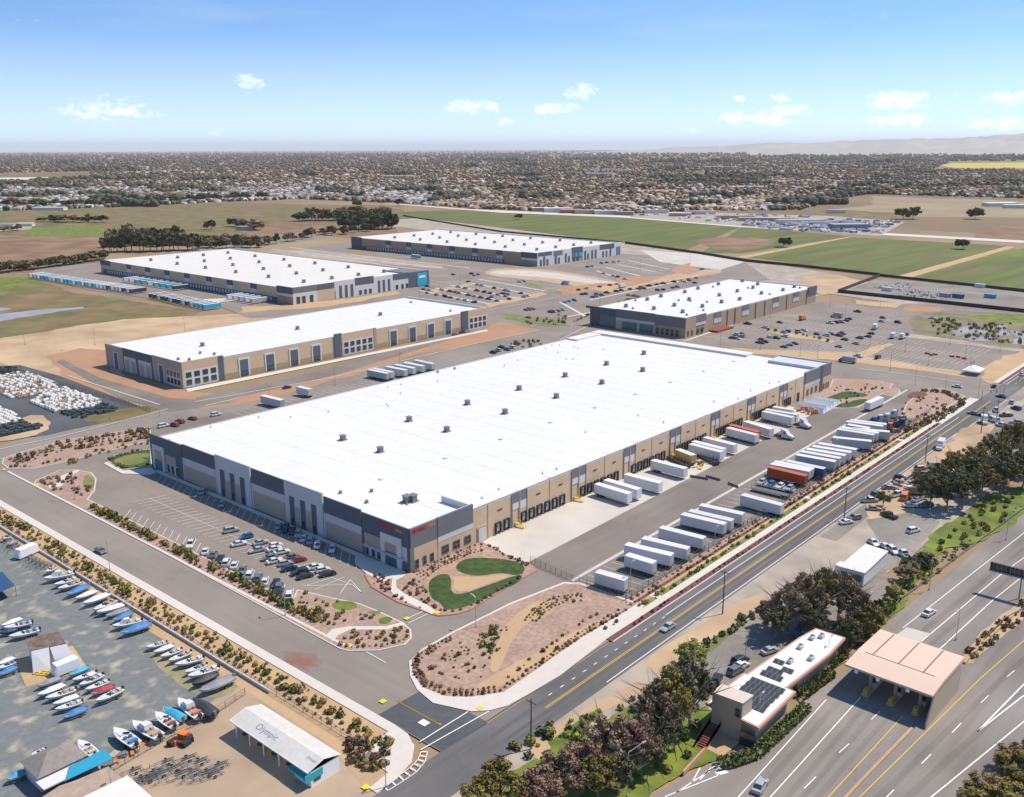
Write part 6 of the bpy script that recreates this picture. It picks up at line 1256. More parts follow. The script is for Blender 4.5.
def boat(A, C, style, col, label, group, z=1.4, wide=1.0, trail=True):
    (x0, y0), (x1, y1) = G(*A, z), G(*C, z); L = math.hypot(x0-x1, y0-y1); sc = L/6.3; x, y = (x0+x1)/2, (y0+y1)/2; rz = math.atan2(y0-y1, x0-x1)
    r = empty('motor_boat', (x, y, 0), rz); sw = min(1.25, max(.75, sc))*wide; r.scale = (sc, sw, max(.85, min(1.15, sc)))
    for k, me in boat_meshes(style, col).items(): link({'hull': 'hull', 'cover': 'cover', 'outboard': 'outboard_motor', 'bimini': 'bimini_top'}.get(k, k), me, r)
    tag(r, label, 'boat', group)
    if trail: boat_trailer(x-math.cos(rz)*.1, y-math.sin(rz)*.1, rz, sc*.98, f'trailer under {label.split(",")[0]}, {label.split(", ")[1]}' if ', ' in label else 'trailer under the '+label, group.replace('boats', 'boat trailers') if group else None)
def boats(L, x0, y0, s, place, group, n0=0):
    L = sorted(L, key=lambda q: q[0]+q[2] if 'from the left' in place else q[1]+q[3])
    for i, (a, b_, c, d, st_, col) in enumerate(L):
        nm = f'{"covered " if st_ == "covered" else ""}{col}{"" if st_ == "covered" or col == "white" else " and white"} boat'
        boat(Z(x0, y0, s, a, b_), Z(x0, y0, s, c, d), st_, col, f'{nm}, {ordw(i+1+n0)} {place}', group)
gq = 'boats in the row along the wall'
boats([(105,140,320,90,'cabin','white'),(175,178,345,125,'open','white'),(205,205,370,150,'open','tan'),(265,250,425,178,'covered','blue'),(330,275,480,215,'covered','white'),(385,320,570,245,'covered','white'),(465,365,620,285,'open','tan'),(485,380,680,320,'covered','white'),(550,400,715,345,'covered','grey'),(600,430,740,368,'covered','blue'),(600,480,810,430,'cabin','white'),(660,530,875,455,'covered','blue')], 30, 560, 7.246, 'from the left in the row along the wall', gq)
boats([(130,370,290,325,'open','white'),(190,410,345,350,'covered','white'),(245,445,410,380,'open','white'),(310,480,485,400,'open','tan'),(362,512,585,450,'open','white'),(440,570,610,500,'open','grey'),(465,610,705,530,'open','white'),(500,670,695,575,'covered','dark'),(560,730,830,610,'covered','grey')], 130, 600, 7.967, 'from the left in the lower wall row', 'boats in the lower row at the wall')
boats([(135,355,320,285,'covered','grey'),(140,430,350,340,'covered','white'),(205,455,440,375,'open','tan'),(260,500,460,425,'covered','white'),(280,540,490,470,'open','white'),(330,600,525,520,'covered','blue')], 20, 640, 7.877, 'from the top in the left file', 'boats in the left file of the yard')
boats([(385,270,535,200,'covered','cyan'),(415,310,600,240,'open','tan'),(470,350,655,260,'tower','white'),(515,385,700,310,'open','white'),(560,415,740,350,'covered','red'),(600,480,810,375,'open','cream')], 20, 640, 7.877, 'from the top in the right file', 'boats in the right file of the yard')
boats([(95,320,235,415,'open','blue'),(215,275,385,365,'cabin','tan'),(360,215,480,295,'open','maroon'),(410,180,535,245,'covered','cyan'),(505,130,640,235,'cabin','orange')], 100, 680, 6.4, 'from the left in the slanting row', 'boats in the slanting row')
boats([(10,250,215,170,'covered','white'),(40,275,320,210,'open','blue'),(0,320,170,275,'covered','navy'),(95,365,395,285,'open','blue')], 0, 600, 9.967, 'from the top at the left edge', 'boats at the left edge')
boats([(20,60,70,35,'open','grey'),(60,100,110,70,'covered','grey'),(330,300,400,262,'open','white')], 0, 530, 7.246, 'from the left among the empty trailers', 'small boats among the empty trailers')
boats([(-40,640,140,560,'covered','white'),(-30,680,150,600,'open','blue'),(-10,730,160,650,'covered','blue')], 0, 600, 9.967, 'from the top low at the left edge', 'boats low at the left edge')
boat(Z(0,700,6.4,505,262), Z(0,700,6.4,608,345), 'open', 'cream', 'small cream boat behind the grey hip roof', None); boat(Z(0,720,8.533,270,295), Z(0,720,8.533,390,240), 'open', 'white', 'thin white boat at the upper edge of the grey hip roof', None); boat(Z(0,720,8.533,60,500), Z(0,720,8.533,210,420), 'covered', 'cyan', 'teal boat left of the grey hip roof', None)
boat(Z(100,680,6.4,600,130), Z(100,680,6.4,735,220), 'covered', 'dark', 'dark tarpaulin covered boat at the right end of the slanting row', None)
for i, (a, b_, c, d) in enumerate([(5,90,60,50),(30,120,90,70),(50,140,120,90),(70,160,130,110),(160,230,230,180),(185,250,260,195),(210,265,285,210),(235,280,310,225),(265,290,340,240),(300,300,370,250)]):
    (x0, y0), (x1, y1) = G(*Z(0,530,7.246,a,b_)), G(*Z(0,530,7.246,c,d)); boat_trailer((x0+x1)/2, (y0+y1)/2, math.atan2(y0-y1, x0-x1), .9, f'empty grey boat trailer, {ordw(i+1)} from the left beside the white camper', 'empty boat trailers at the wall')
rb = random.Random(9); n_ = 0
for i in range(14):
    t = i/13; a, b_ = 130+t*85, 775+(rb.random()-.5)*22-t*6; x, y = G(a, b_); boat_trailer(x, y, R(172)+rb.uniform(-.1, .1), rb.uniform(.8, 1.2), f'bare rusty trailer frame, {ordw(i+1)} from the left in the stored heap', 'bare trailer frames in the storage yard')
x, y = G(182, 740, .6); clutter('salvage_heap', 'black and orange salvage pile at the corner of the trailer frames', 'scrap', x, y, 14, 1.6, 1.2, ['black', 'orange', 'red', 'black'], 1.3)
x, y = G(133, 750, .3); clutter('timber_heap', 'brown timber and scrap heap below the slanting boat row', 'scrap', x, y, 30, 5.5, 1.2, ['beige', 'orange', 'grey'], .7)
# white camper by the wall, box trailer in the yard
def camper(x, y, rz, L, label):
    r = empty('camper_trailer', (x, y, 0), rz); b = MB(); loft(b, [[(q, -w, .5), (q, w, .5), (q, w, h), (q, -w, h)] for q, w, h in ((-L/2, 1.1, 2.4), (-L/2+.3, 1.15, 2.9), (L/2-.5, 1.15, 2.9), (L/2, 1.05, 1.9))]); b.build('body', B['white'], r)
    b = MB(); b.box(-L/2+.8, -L/2+1.8, -1.18, -1.14, 1.5, 2.1); b.box(.4, 1.4, -1.18, -1.14, 1.5, 2.1); b.build('windows', B['glass'], r)
    for s_ in (-1, 1): link('wheel', wheel_mesh(.35, .25), r, (-.2, s_*1.0, .35))
    b = MB(); b.tube((L/2, 0, .5), (L/2+1.1, 0, .5), .06, n=4); b.build('drawbar', B['metal'], r); return tag(r, label, 'camper')
(x0, y0), (x1, y1) = G(*Z(0,530,7.246,125,180), 1.5), G(*Z(0,530,7.246,255,125), 1.5); camper((x0+x1)/2, (y0+y1)/2, math.atan2(y0-y1, x0-x1), 6.2, 'boxy white camper among the empty boat trailers by the wall')
(x0, y0), (x1, y1) = G(*Z(20,640,7.877,290,235), 1.5), G(*Z(20,640,7.877,430,180), 1.5); camper((x0+x1)/2, (y0+y1)/2, math.atan2(y0-y1, x0-x1), 5.6, 'white camper between the white shed and the covered cyan boat')
# ------------------------------------------------------------------ sheds of the boat yard
r = root_at('workshop_shed', -85, 27, 'tall white shed with slanting white walls and dark rear roof in the boat yard', 'shed')
a0, a1, a2, a3 = G(33, 669), G(65, 664), G(60, 641), G(26, 650)
b = MB(); P = [(-87.6, 26.2), (-81.6, 24.2), (-80.4, 30.2), (-86.2, 32)]; b.prism(P, 0, 4.4); part('wall', b, B['white'], r)
b = MB(); b.prism(inset(P, -.35), 4.4, 4.6); part('roof', b, mat('weathered_dark_roof', (.10, .075, .06), scale=1, col2=(.2, .15, .12)), r)
b = MB(); b.add([(-87.9, 25.9, 4.55), (-84.6, 24.8, 4.55), (-85.4, 23.2, 0), (-88.6, 24.6, 0)], [(0, 1, 2, 3), (3, 2, 1, 0)]); b.add([(-84.4, 24.8, 4.55), (-81.3, 23.8, 4.55), (-80.4, 22.9, 1.6), (-84.2, 23.6, 1.6)], [(0, 1, 2, 3), (3, 2, 1, 0)]); part('awning', b, B['white'], r)
st('concrete_pad', MB().sheet([(-92, 20), (-80, 17), (-77.5, 30), (-89, 33)], .01), M['tan'])
o = MB(); [o.box(0, 4.2, y, y+.18, .1+.0, .3) for y in (0, .8, 1.6)]; [o.box(x, x+.15, 0, 1.8, .3, .42) for x in (.2, 1.4, 2.6, 3.8)]; o = o.build('timber_cradle', B['yellow'], None, (*G(32, 675), 0)); o.rotation_euler = (0, 0, R(-60)); tag(o, 'yellow timber cradle on the tan pad beside the white shed', 'cradle')
r = root_at('boat_shop', -101, -14, 'low building with a grey hip roof beside a cyan awning at the lower left', 'building')
x0, x1, y0, y1 = -105.2, -96.2, -17.6, -9.8; GR = mat('grey_shingle_roof', (.26, .23, .205), scale=1.2, col2=(.21, .185, .165), big=.12, bigscale=.3)
b = MB(); b.box(x0+.5, x1-.5, y0+.5, y1-.5, 0, 3.3); part('wall', b, B['offwhite'], r)
b = MB(); xm0, xm1, ym = x0+3.6, x1-3.4, (y0+y1)/2; b.add([(x0, y0, 3.2), (x1, y0, 3.2), (x1, y1, 3.2), (x0, y1, 3.2), (xm0, ym, 5.1), (xm1, ym, 5.1)], [(0, 1, 5, 4), (1, 2, 5), (2, 3, 4, 5), (3, 0, 4), (3, 2, 1, 0)]); part('roof', b, GR, r)
for u in (-103.5, -101, -98.5): Face(r, 1, y0+.5).window(u, u+1.1, 1.1, 2.3, .08, 2, 1)
b = MB(); b.box(x0-.3, x1-1.5, y0-3.0, y0+.4, 2.5, 2.7); part('porch_roof', b, B['offwhite'], r)
P = [G(65,781,2.8), G(69,767,2.8), G(104.3,748.7,2.8), G(112.5,758.7,2.8)]
r = root_at('awning', *P[0], 'long cyan fabric awning beside the grey hip roof', 'awning'); b = MB(); b.prism(P, 2.75, 2.85, bottom=True); part('canopy', b, flat('cyan_fabric', (.02, .27, .42), .7), r)
for q in P: b = MB(); b.tube((*q, 0), (*q, 2.75), .07); part('post', b, B['metal'], r)
P = [G(40,800,3), G(60,787,3), G(75,782,3), G(108,768,3), G(121,780,3), G(84,797,3), G(70,806,3)]
r = root_at('lean_to', *P[0], 'tan flat roof between the cyan awning and the cream roof', 'building'); b = MB(); b.prism(P, 0, 3, 0); part('wall', b, B['dusk'], r); b = MB(); b.prism(inset(P, -.2), 3, 3.15); part('roof', b, mat('tan_flat_roof', (.40, .31, .24), scale=.6, col2=(.32, .24, .18)), r)
P = [G(82,799,4), G(127,777,4), G(152,799,4), G(120,822,4)]
r = root_at('warehouse_shed', *P[1], 'cream flat roofed shed cut off by the lower left edge', 'building'); b = MB(); b.prism(P, 0, 4, 0); part('wall', b, B['offwhite'], r); b = MB(); b.prism(inset(P, -.2), 4, 4.15); part('roof', b, B['roof2'], r)
P = [G(-30,578,3.2), G(2,571,3.2), G(15,585,3.2), G(-20,600,3.2)]
r = root_at('shade_canopy', *P[1], 'dark blue peaked shade canopy at the left edge of the boat yard', 'canopy'); c = (sum(q[0] for q in P)/4, sum(q[1] for q in P)/4, 4.6)
b = MB(); b.add([(*q, 3) for q in P]+[c], [(0, 1, 4), (1, 2, 4), (2, 3, 4), (3, 0, 4), (3, 2, 1, 0)]); part('roof', b, flat('navy_fabric', (.012, .05, .14), .6), r)
for q in P: b = MB(); b.tube((*q, 0), (*q, 3), .08); part('post', b, B['metal'], r)
# long white canopy with blue lettering
r = root_at('boat_canopy', -69.6, -40, 'long white gabled canopy with blue lettering and a teal awning at its end', 'canopy')
CAN = mat('canopy_sheet', (.86, .84, .79), var=.06, scale=.5, rough=.6, big=.06, bigscale=1)
b = MB(); y0, y1 = -52.4, -27.6; b.add([(-73.2, y0, 3.4), (-73.2, y1, 3.4), (-69.6, y1, 4.4), (-69.6, y0, 4.4), (-66, y0, 3.4), (-66, y1, 3.4)], [(0, 3, 2, 1), (3, 4, 5, 2), (1, 2, 3, 0), (2, 5, 4, 3)])
b.v = b.v; b.box(-73.25, -73.15, y0, y1, 3.15, 3.42); b.box(-66.05, -65.95, y0, y1, 3.15, 3.42); part('roof', b, CAN, r)
b = MB(); b.box(-72.6, -66.2, -52.3, -47.5, 0, 3.35); b.add([(-73, y0+.03, 3.3), (-66.1, y0+.03, 3.3), (-69.6, y0+.03, 4.3)], [(0, 1, 2), (2, 1, 0)]); part('office_wall', b, B['white'], r)
b = MB(); b.box(-72.75, -72.6, -52.3, -47.5, 1.9, 3.0); b.add([(-72.65, -52.4, 3.0), (-72.65, -47.4, 3.0), (-74.0, -47.4, 2.3), (-74.0, -52.4, 2.3)], [(0, 1, 2, 3), (3, 2, 1, 0)]); b.box(-73.9, -70, -52.42, -52.3, 1.6, 3.0); part('teal_awning', b, flat('teal_fabric', (.03, .36, .42), .6), r)
b = MB(); b.box(-72.7, -72.6, -51.6, -48.2, .9, 2.2); b.box(-72, -70.5, -52.38, -52.3, .9, 1.9); part('window', b, B['glass'], r)
for y in (-29, -33.5, -38, -42.8): 
    for x in (-72.7, -66.5): b = MB(); b.tube((x, y, 0), (x, y, 3.4), .14); part('post', b, B['white'], r)
def text(body, size, name, m, mw, parent=None, depth=.01):
    cu = bpy.data.curves.new(name, 'FONT'); cu.body = body; cu.size = size; cu.extrude = depth; cu.align_x = 'CENTER'; cu.align_y = 'CENTER'
    t = bpy.data.objects.new(name, cu); COL.objects.link(t); me = bpy.data.meshes.new_from_object(t, depsgraph=bpy.context.evaluated_depsgraph_get()); COL.objects.unlink(t); bpy.data.objects.remove(t)
    me.materials.clear(); me.materials.append(m); o = bpy.data.objects.new(name, me); COL.objects.link(o)
    if parent: o.parent = parent
    o.matrix_local = mw; return o
sl_ = math.atan2(1.0, 3.6)
def on_slope(x, y, z): # text reads along -Y on the slope that faces -X
    ex = Vector((0, -1, 0)); up = Vector((math.cos(sl_), 0, math.sin(sl_))); n = ex.cross(up); m_ = Matrix((ex, up, n)).transposed().to_4x4(); m_.translation = Vector((x, y, z))-Vector(r.location); return m_
BLU = flat('blue_lettering', (.16, .23, .33), .6); BLU2 = flat('pale_blue_lettering', (.25, .42, .58), .6)
text('Olympic', 1.9, 'sign_lettering', BLU, on_slope(-71.2, -37.3, 3.98), r); text('BOAT CENTERS', .55, 'sign_lettering', BLU2, on_slope(-72.2, -37.6, 3.9), r) if False else text('Olympic', .8, 'sign_lettering', BLU, on_slope(-70.9, -50.5, 4.06), r)
# boats stored under the canopy
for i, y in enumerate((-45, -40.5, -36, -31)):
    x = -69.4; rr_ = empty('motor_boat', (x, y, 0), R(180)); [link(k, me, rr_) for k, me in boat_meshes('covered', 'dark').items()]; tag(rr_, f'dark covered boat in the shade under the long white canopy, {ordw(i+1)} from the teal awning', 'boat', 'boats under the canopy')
# ------------------------------------------------------------------ walls and fences
FM = flat('fence_metal', (.12, .12, .11), .6); FD = flat('dark_fence', (.045, .042, .04), .8); CW = M['walk']
def fence(pts, h, label, post=3.0, px=True, mesh=True, m=None, rails=3, cat='fence', name='fence'):
    P = GG(pts) if px else pts; m = m or FM; r = empty(name, (*P[0], 0)); b = MB(); c = MB(); c.tube((0, 0, 0), (0, 0, h+.05), .06, n=4); pm = c.mesh('post', [m])
    for (x0, y0), (x1, y1) in zip(P, P[1:]):
        L = math.hypot(x1-x0, y1-y0); n = max(1, round(L/post))
        for i in range(n+1): t = i/n; link('post', pm, r, (x0+(x1-x0)*t-P[0][0], y0+(y1-y0)*t-P[0][1], 0))
        for k in range(rails): z = .15+(h-.2)*k/(rails-1); b.tube((x0, y0, z), (x1, y1, z), .035, n=4)
        if mesh:
            nn = int(L/.45)
            for i in range(nn): t = (i+.5)/nn; x, y = x0+(x1-x0)*t, y0+(y1-y0)*t; b.tube((x, y, .1), (x, y, h), .02, n=3, cap=False)
    o = b.build('rails', m, r); o.location = -Vector((*P[0], 0)); return tag(r, label, cat)
def wall(pts, h, w, m, label, px=True, cat='wall', name='boundary_wall', z0=0):
    P = GG(pts) if px else pts; b = MB()
    for (x0, y0), (x1, y1) in zip(P, P[1:]):
        d = Vector((x1-x0, y1-y0)).normalized(); k = Vector((-d.y, d.x))*w/2; b.prism([(x0-k.x, y0-k.y), (x1-k.x, y1-k.y), (x1+k.x, y1+k.y), (x0+k.x, y0+k.y)], z0, h)
    b.v = [(x-P[0][0], y-P[0][1], z) for x, y, z in b.v]; o = b.build(name, m, None, (*P[0], 0)); return tag(o, label, cat)
wall([(-59.4, 300), (-59.4, -21)], .75, .5, M['walk'], 'low pale concrete wall between the boats and the planting strip', False)
fence([(-59.2, 160), (-59.2, -50)], 1.7, 'thin dark metal fence along the boat yard wall', 3, False, True, FM)
fence([(112,772),(175,735),(205,722),(245,695)], 1.6, 'wire fence between the boat yard and the storage yard', 3, True, False)
fence([(24, ys(-53.3, 24)), (255, ys(-53.3, 255))], 2.0, 'metal fence between the trailer strip and the mulch rows', 2.6, False, True); fence([(24, -36), (24, -53.2)], 2.0, 'short metal fence across the near end of the trailer strip', 2.6, False, True)
fence([(26, -20), (24, -36)], 1.8, 'sliding metal gate across the yard drive by the first dock', 2, False, True, FM, 3, 'gate', 'sliding_gate'); fence([(0,366),(60,385),(140,408),(150,412)], 1.8, 'dark fence between the storage yard and the red soil street', 3, True, True, FD)
wall([(625,243.5),(700,254),(745,261.5),(800,267),(880,276)], 2.6, .4, FD, 'long dark windbreak fence along the near edge of the crop field', name='windbreak_fence', cat='fence'); wall([(880,276.5),(1024,292),(1100,301)], 2.4, .4, FD, 'dark fence between the crop field and the grey gravel yard', name='windbreak_fence', cat='fence')
wall([(838,292.5),(1024,312.5),(1100,321)], 2.6, .4, FD, 'dark fence on the near side of the grey gravel yard', name='windbreak_fence', cat='fence'); wall([(838,292.5),(880,276.5)], 2.6, .4, FD, 'short dark fence at the left end of the grey gravel yard', name='windbreak_fence', cat='fence'); wall([(403,216),(500,232),(622,243)], 2.0, .6, FD, 'thin dark fence along the left part of the crop field', name='windbreak_fence', cat='fence')
# ------------------------------------------------------------------ toll plaza
PINK = mat('salmon_roof', (.62, .46, .36), var=.06, scale=.3, rough=.8, big=.06); SAL = mat('salmon_trim', (.50, .29, .22), var=.08, scale=.5); TANW = mat('tan_stucco', (.42, .34, .25), var=.06, scale=.4)
r = root_at('toll_canopy', 28, -120, 'wide salmon pink toll plaza canopy over dark lanes with booths', 'toll canopy'); th = R(-1.2)
def rot(P, c=(28.5, -120)): return [((x-c[0])*math.cos(th)-(y-c[1])*math.sin(th)+c[0], (x-c[0])*math.sin(th)+(y-c[1])*math.cos(th)+c[1]) for x, y in P]
b = MB(); A, Bq = rot([(19.4, -128.8), (19.4, -111), (25.6, -111), (25.6, -128.8)]), rot([(25.6, -128.8), (25.6, -111), (37.8, -111), (37.8, -128.8)])
b.prism(Bq, 6.1, 7.0, bottom=True); b.add([(*A[0], 5.9), (*A[1], 5.9), (*A[2], 6.1), (*A[3], 6.1), (*A[0], 6.35), (*A[1], 6.35), (*A[2], 7.0), (*A[3], 7.0)], [(3, 2, 1, 0), (4, 7, 6, 5), (0, 1, 5, 4), (1, 2, 6, 5), (3, 0, 4, 7)])
b.v = [(x, y, z) for x, y, z in b.v]; part('roof', b, PINK, r)
b = MB(); BR = flat('roof_seam', (.16, .11, .08), .8)
for yy in (-114.2, -119.6, -124.6): p_, q_ = rot([(25.6, yy), (37.4, yy)]); b.line(p_, q_, .28, 7.03)
p_, q_ = rot([(25.8, -112.6), (25.8, -127)]); b.line(p_, q_, .26, 7.032); part('roof_seam', b, BR, r)
b = MB(); P = rot([(17.2, -128.6), (36, -128.6), (36, -128.9), (17.2, -128.9)]); b.add([(*P[0], 0), (*P[1], 0), (*P[1], 6.1), (*rot([(20.5, -128.6)])[0], 6.1), (*P[0], .9), (*P[3], 0), (*P[2], 0), (*P[2], 6.1), (*rot([(20.5, -128.9)])[0], 6.1), (*P[3], .9)], [(0, 1, 2, 3, 4), (9, 8, 7, 6, 5), (0, 5, 6, 1), (4, 9, 5, 0), (3, 8, 9, 4)]); part('side_wall', b, TANW, r)
for i, yy in enumerate((-115.2, -120.4, -125.4)):
    k = root_at('toll_booth', 27, yy, f'toll booth on its concrete island, {["nearest the office", "in the middle", "nearest the side wall"][i]}', 'toll booth', 'toll booths under the canopy')
    b = MB(); b.prism(rot([(20.8, yy-.75), (20.3, yy), (20.8, yy+.75), (36, yy+.75), (36, yy-.75)]), 0, .18); part('island', b, M['conc'], k)
    b = MB(); b.prism(rot([(25, yy-.7), (25, yy+.7), (28.6, yy+.7), (28.6, yy-.7)]), .18, 2.7); part('booth', b, B['offwhite'], k); b = MB(); b.prism(rot([(24.97, yy-.6), (24.97, yy+.6), (28.2, yy+.73), (28.2, yy-.73)]), 1.2, 2.3); part('window', b, B['glass'], k)
    b = MB(); b.prism(rot([(20.9, yy-.45), (20.9, yy+.45), (22.4, yy+.45), (22.4, yy-.45)]), .18, 1.3); part('crash_block', b, B['yellow'], k)
    for xx in (23.5, 33): b = MB(); q_ = rot([(xx, yy)])[0]; b.box(q_[0]-.3, q_[0]+.3, q_[1]-.3, q_[1]+.3, .18, 6.1); part('column', b, TANW, r)
for yy in (-113.5, -118, -124): b = MB(); q_ = rot([(19.6, yy)])[0]; b.box(q_[0]-.25, q_[0]+.05, q_[1]-.35, q_[1]+.35, 5.2, 5.9); part('lane_light', b, B['white'], r)
st('concrete_pad', MB().sheet(GG([(888,641),(907,627.5),(931,634),(913,647)]), .008), M['conc'])
# toll office
r = root_at('toll_office', 10, -101, 'long low toll office with white roof, pink trim and solar panels beside the highway', 'office building')
P = [(-9.8, -95.2), (5, -95.6), (5, -96.2), (26.4, -97.7), (32.8, -98.7), (33, -105.6), (23.5, -106), (5.6, -104.9), (5.4, -106.9), (-10.8, -107.1)]
b = MB(); b.prism(inset(P[::-1], 1.2), 0, 4.4); part('wall', b, TANW, r); b = MB(); b.prism(P, 4.35, 4.95); part('trim', b, SAL, r); b = MB(); b.sheet(inset(P[::-1], .45), 4.97); part('roof', b, mat('patched_white_roof', (.72, .70, .66), var=.12, scale=.6, det=8, big=.1, bigscale=2), r)
b = MB(); b.prism([(-10.6, -97.0), (-7, -97.2), (-6.6, -103.4), (-10.2, -103.2)], 0, 8.2); part('tower_block', b, TANW, r); b = MB(); b.prism([(-10.75, -96.85), (-6.85, -97.05), (-6.45, -103.55), (-10.35, -103.35)], 8.2, 8.4); part('tower_cap', b, mat('tower_top', (.55, .48, .40)), r)
b = MB(); b.box(-10.5, -10.3, -102.9, -101.9, 5.2, 6.8); part('window', b, B['glass'], r)
b = MB(); b.box(-11.0, -10.7, -106.8, -103.4, .1, 2.9); part('entrance', b, B['glass'], r)
SOL = mat('solar_cells', (.13, .135, .145), var=.3, scale=3, rough=.25, spec=.5)
for (xa, xb, ya, yb) in [(-6+2.1*0, -4.2, -105.5, -98.2)]+[(-6+2.1*k, -4.3+2.1*k, -105.3, -98) for k in range(1, 5)]+[(6.4, 8, -103, -98.4), (8.6, 10.2, -102, -98.6), (10.6, 12, -103.4, -101), (12.6, 14, -100.4, -98.2)]:
    b = MB(); b.add([(xa, ya, 5.05), (xb, ya, 5.45), (xb, yb, 5.45), (xa, yb, 5.05)], [(0, 1, 2, 3), (3, 2, 1, 0)]); k = int((yb-ya)/.95)
    for j in range(k+1): y = ya+(yb-ya)*j/k; b.add([(xa, y-.06, 5.07), (xb, y-.06, 5.47), (xb, y+.06, 5.47), (xa, y+.06, 5.07)], [(0, 1, 2, 3)], 1)
    part('solar_panel', b, [SOL, B['metal']], r)
vents(r, [(15, -101), (27.5, -100.2), (29.5, -101.5), (19, -103.8), (22, -100)], 4.98, HVAC, 'rooftop_unit', .45)
for u in range(6): b = MB(); q_ = 7.5+3*u; b.box(q_, q_+1.6, -105.0, -104.2, 1, 2.6) if False else b.prism([(q_, -104.1-.04*u), (q_+1.7, -104.15-.04*u), (q_+1.7, -103.5), (q_, -103.5)], 1.0, 2.4); part('window', b, B['glass'], r)
b = MB(); RS = flat('red_stair_paint', (.24, .05, .055), .6)
for k in range(12): b.box(-12.2-.45*k, -11.7-.45*k, -99.6, -97.6, 2.6-.23*k-.12, 2.6-.23*k)
for yy in (-99.7, -97.5): b.add([(-11.6, yy, 2.6), (-17.6, yy, 0), (-17.6, yy, 1.0), (-11.6, yy, 3.7)], [(0, 1, 2, 3), (3, 2, 1, 0)])
part('stair', b, RS, r); wall([(683,775),(704,752),(716,737)], .8, .3, SAL, 'low salmon coloured retaining wall running down from the toll office')
# other roadside buildings
r = root_at('flat_roof_shed', 79, -92, 'small tan shed with a pale flat metal roof below the little car lot', 'shed'); P = [(70.2, -88.4), (89.3, -88), (88.4, -94.6), (70.6, -95.2)]
b = MB(); b.prism(inset(P, .3), 0, 3.8); part('wall', b, B['offwhite'], r); b = MB(); b.prism(P, 3.8, 4.0); part('roof', b, B['roof2'], r); b = MB(); b.box(70.35, 70.52, -94.5, -89, 1.2, 2.8); part('window', b, B['glass'], r)
b = MB(); b.box(74, 77, -87.8, -86, 0, 2.4); o = b.build('water_tank', B['white']); tag(o, 'white equipment box against the upper wall of the flat roofed shed', 'equipment')
# overhead message sign
r = root_at('overhead_sign', 89.5, -127, 'dark overhead message board spanning the highway lanes at the right edge', 'road sign')
b = MB(); b.box(89.2, 89.8, -136, -119.8, 6.1, 8.0); part('sign_board', b, flat('sign_board_dark', (.035, .033, .032), .7), r); b = MB(); b.box(88.9, 89.2, -136, -119.7, 5.7, 6.1, 0)
for k in range(16): b.box(89.1, 89.2, -135.6+k, -135.5+k, 6.1, 8.0, 0)
part('truss', b, B['metal'], r); b = MB(); b.tube((89.6, -127.2, 0), (89.6, -127.2, 6.1), .16); b.tube((89.6, -136, 0), (89.6, -136, 8), .22); part('column', b, B['metal'], r)
for k in range(4): b = MB(); y = -121-3.6*k; b.box(89.12, 89.19, y-2.4, y, 6.5, 7.6); part('message_panel', b, flat('message_panel', (.10, .075, .05), .6), r)
# median barrier and guard rails
wall([(842,802),(880,762),(912,729)], .35, .5, M['tan'], 'low salmon tan median kerb wall running down from the toll canopy', name='median_kerb'); wall([(964,664),(975,652),(1000,628),(1030,600)], .5, .5, M['tan'], 'low tan median kerb wall above the toll canopy', name='median_kerb')
def rail(pts, label):
    P = GG(pts); r = empty('guard_rail', (*P[0], 0)); b = MB(); c = MB(); c.tube((0, 0, 0), (0, 0, .6), .07, n=4); pm = c.mesh('post', [B['metal']])
    for (x0, y0), (x1, y1) in zip(P, P[1:]):
        L = math.hypot(x1-x0, y1-y0); d = Vector((x1-x0, y1-y0))/L; k = Vector((-d.y, d.x))*.05; b.prism([(x0-k.x, y0-k.y), (x1-k.x, y1-k.y), (x1+k.x, y1+k.y), (x0+k.x, y0+k.y)], .45, .8, bottom=True)
        for i in range(int(L/4)): t = (i+.5)*4/L; link('post', pm, r, (x0+(x1-x0)*t-P[0][0], y0+(y1-y0)*t-P[0][1], 0))
    o = b.build('beam', B['metal'], r); o.location = -Vector((*P[0], 0))
    return tag(r, label, 'guard rail')
rail([(845,655),(868,635),(900,601),(960,556),(1024,509),(1060,482)], 'long guard rail between the green slope and the highway'); rail([(985,640),(1005,620),(1030,607)], 'short guard rail at the end of the sandy median'); rail([(1024,752),(990,775),(962,800)], 'guard rail beside the lower right bushes')
# ------------------------------------------------------------------ poles and lamps
WOOD = mat('pole_wood', (.10, .075, .06), var=.2, scale=2)
def pole(px, py, h, label, group='utility poles along the arterial', arm=True):
    x, y = G(px, py); r = empty('utility_pole', (x, y, 0), R(2)); b = MB(); b.tube((0, 0, 0), (0, 0, h), .17, .11, 7); b.build('pole', WOOD, r)
    if arm:
        b = MB(); b.box(-.06, .06, -1.2, 1.2, h-.9, h-.75); b.build('crossarm', WOOD, r)
        for q in (-1.1, -.4, .4, 1.1): b = MB(); b.tube((0, q, h-.75), (0, q, h-.5), .05, n=6); b.build('insulator', B['metal'], r)
    return tag(r, label, 'utility pole', group)
PP = [(531,749,10.8),(722.5,614,11.8),(844,520,11),(925,463,11),(981,433,11),(996,423,10)]
PL = ['utility pole on the dirt beside the street corner','utility pole on the pale shoulder above the yellow tree','utility pole beside two cars parked on bare earth','utility pole above the cluttered yard of vehicles','utility pole left of the side lot by the crossroads','utility pole behind the white van at the crossroads']
for (a, b_, h), l in zip(PP, PL): pole(a, b_, h, l)
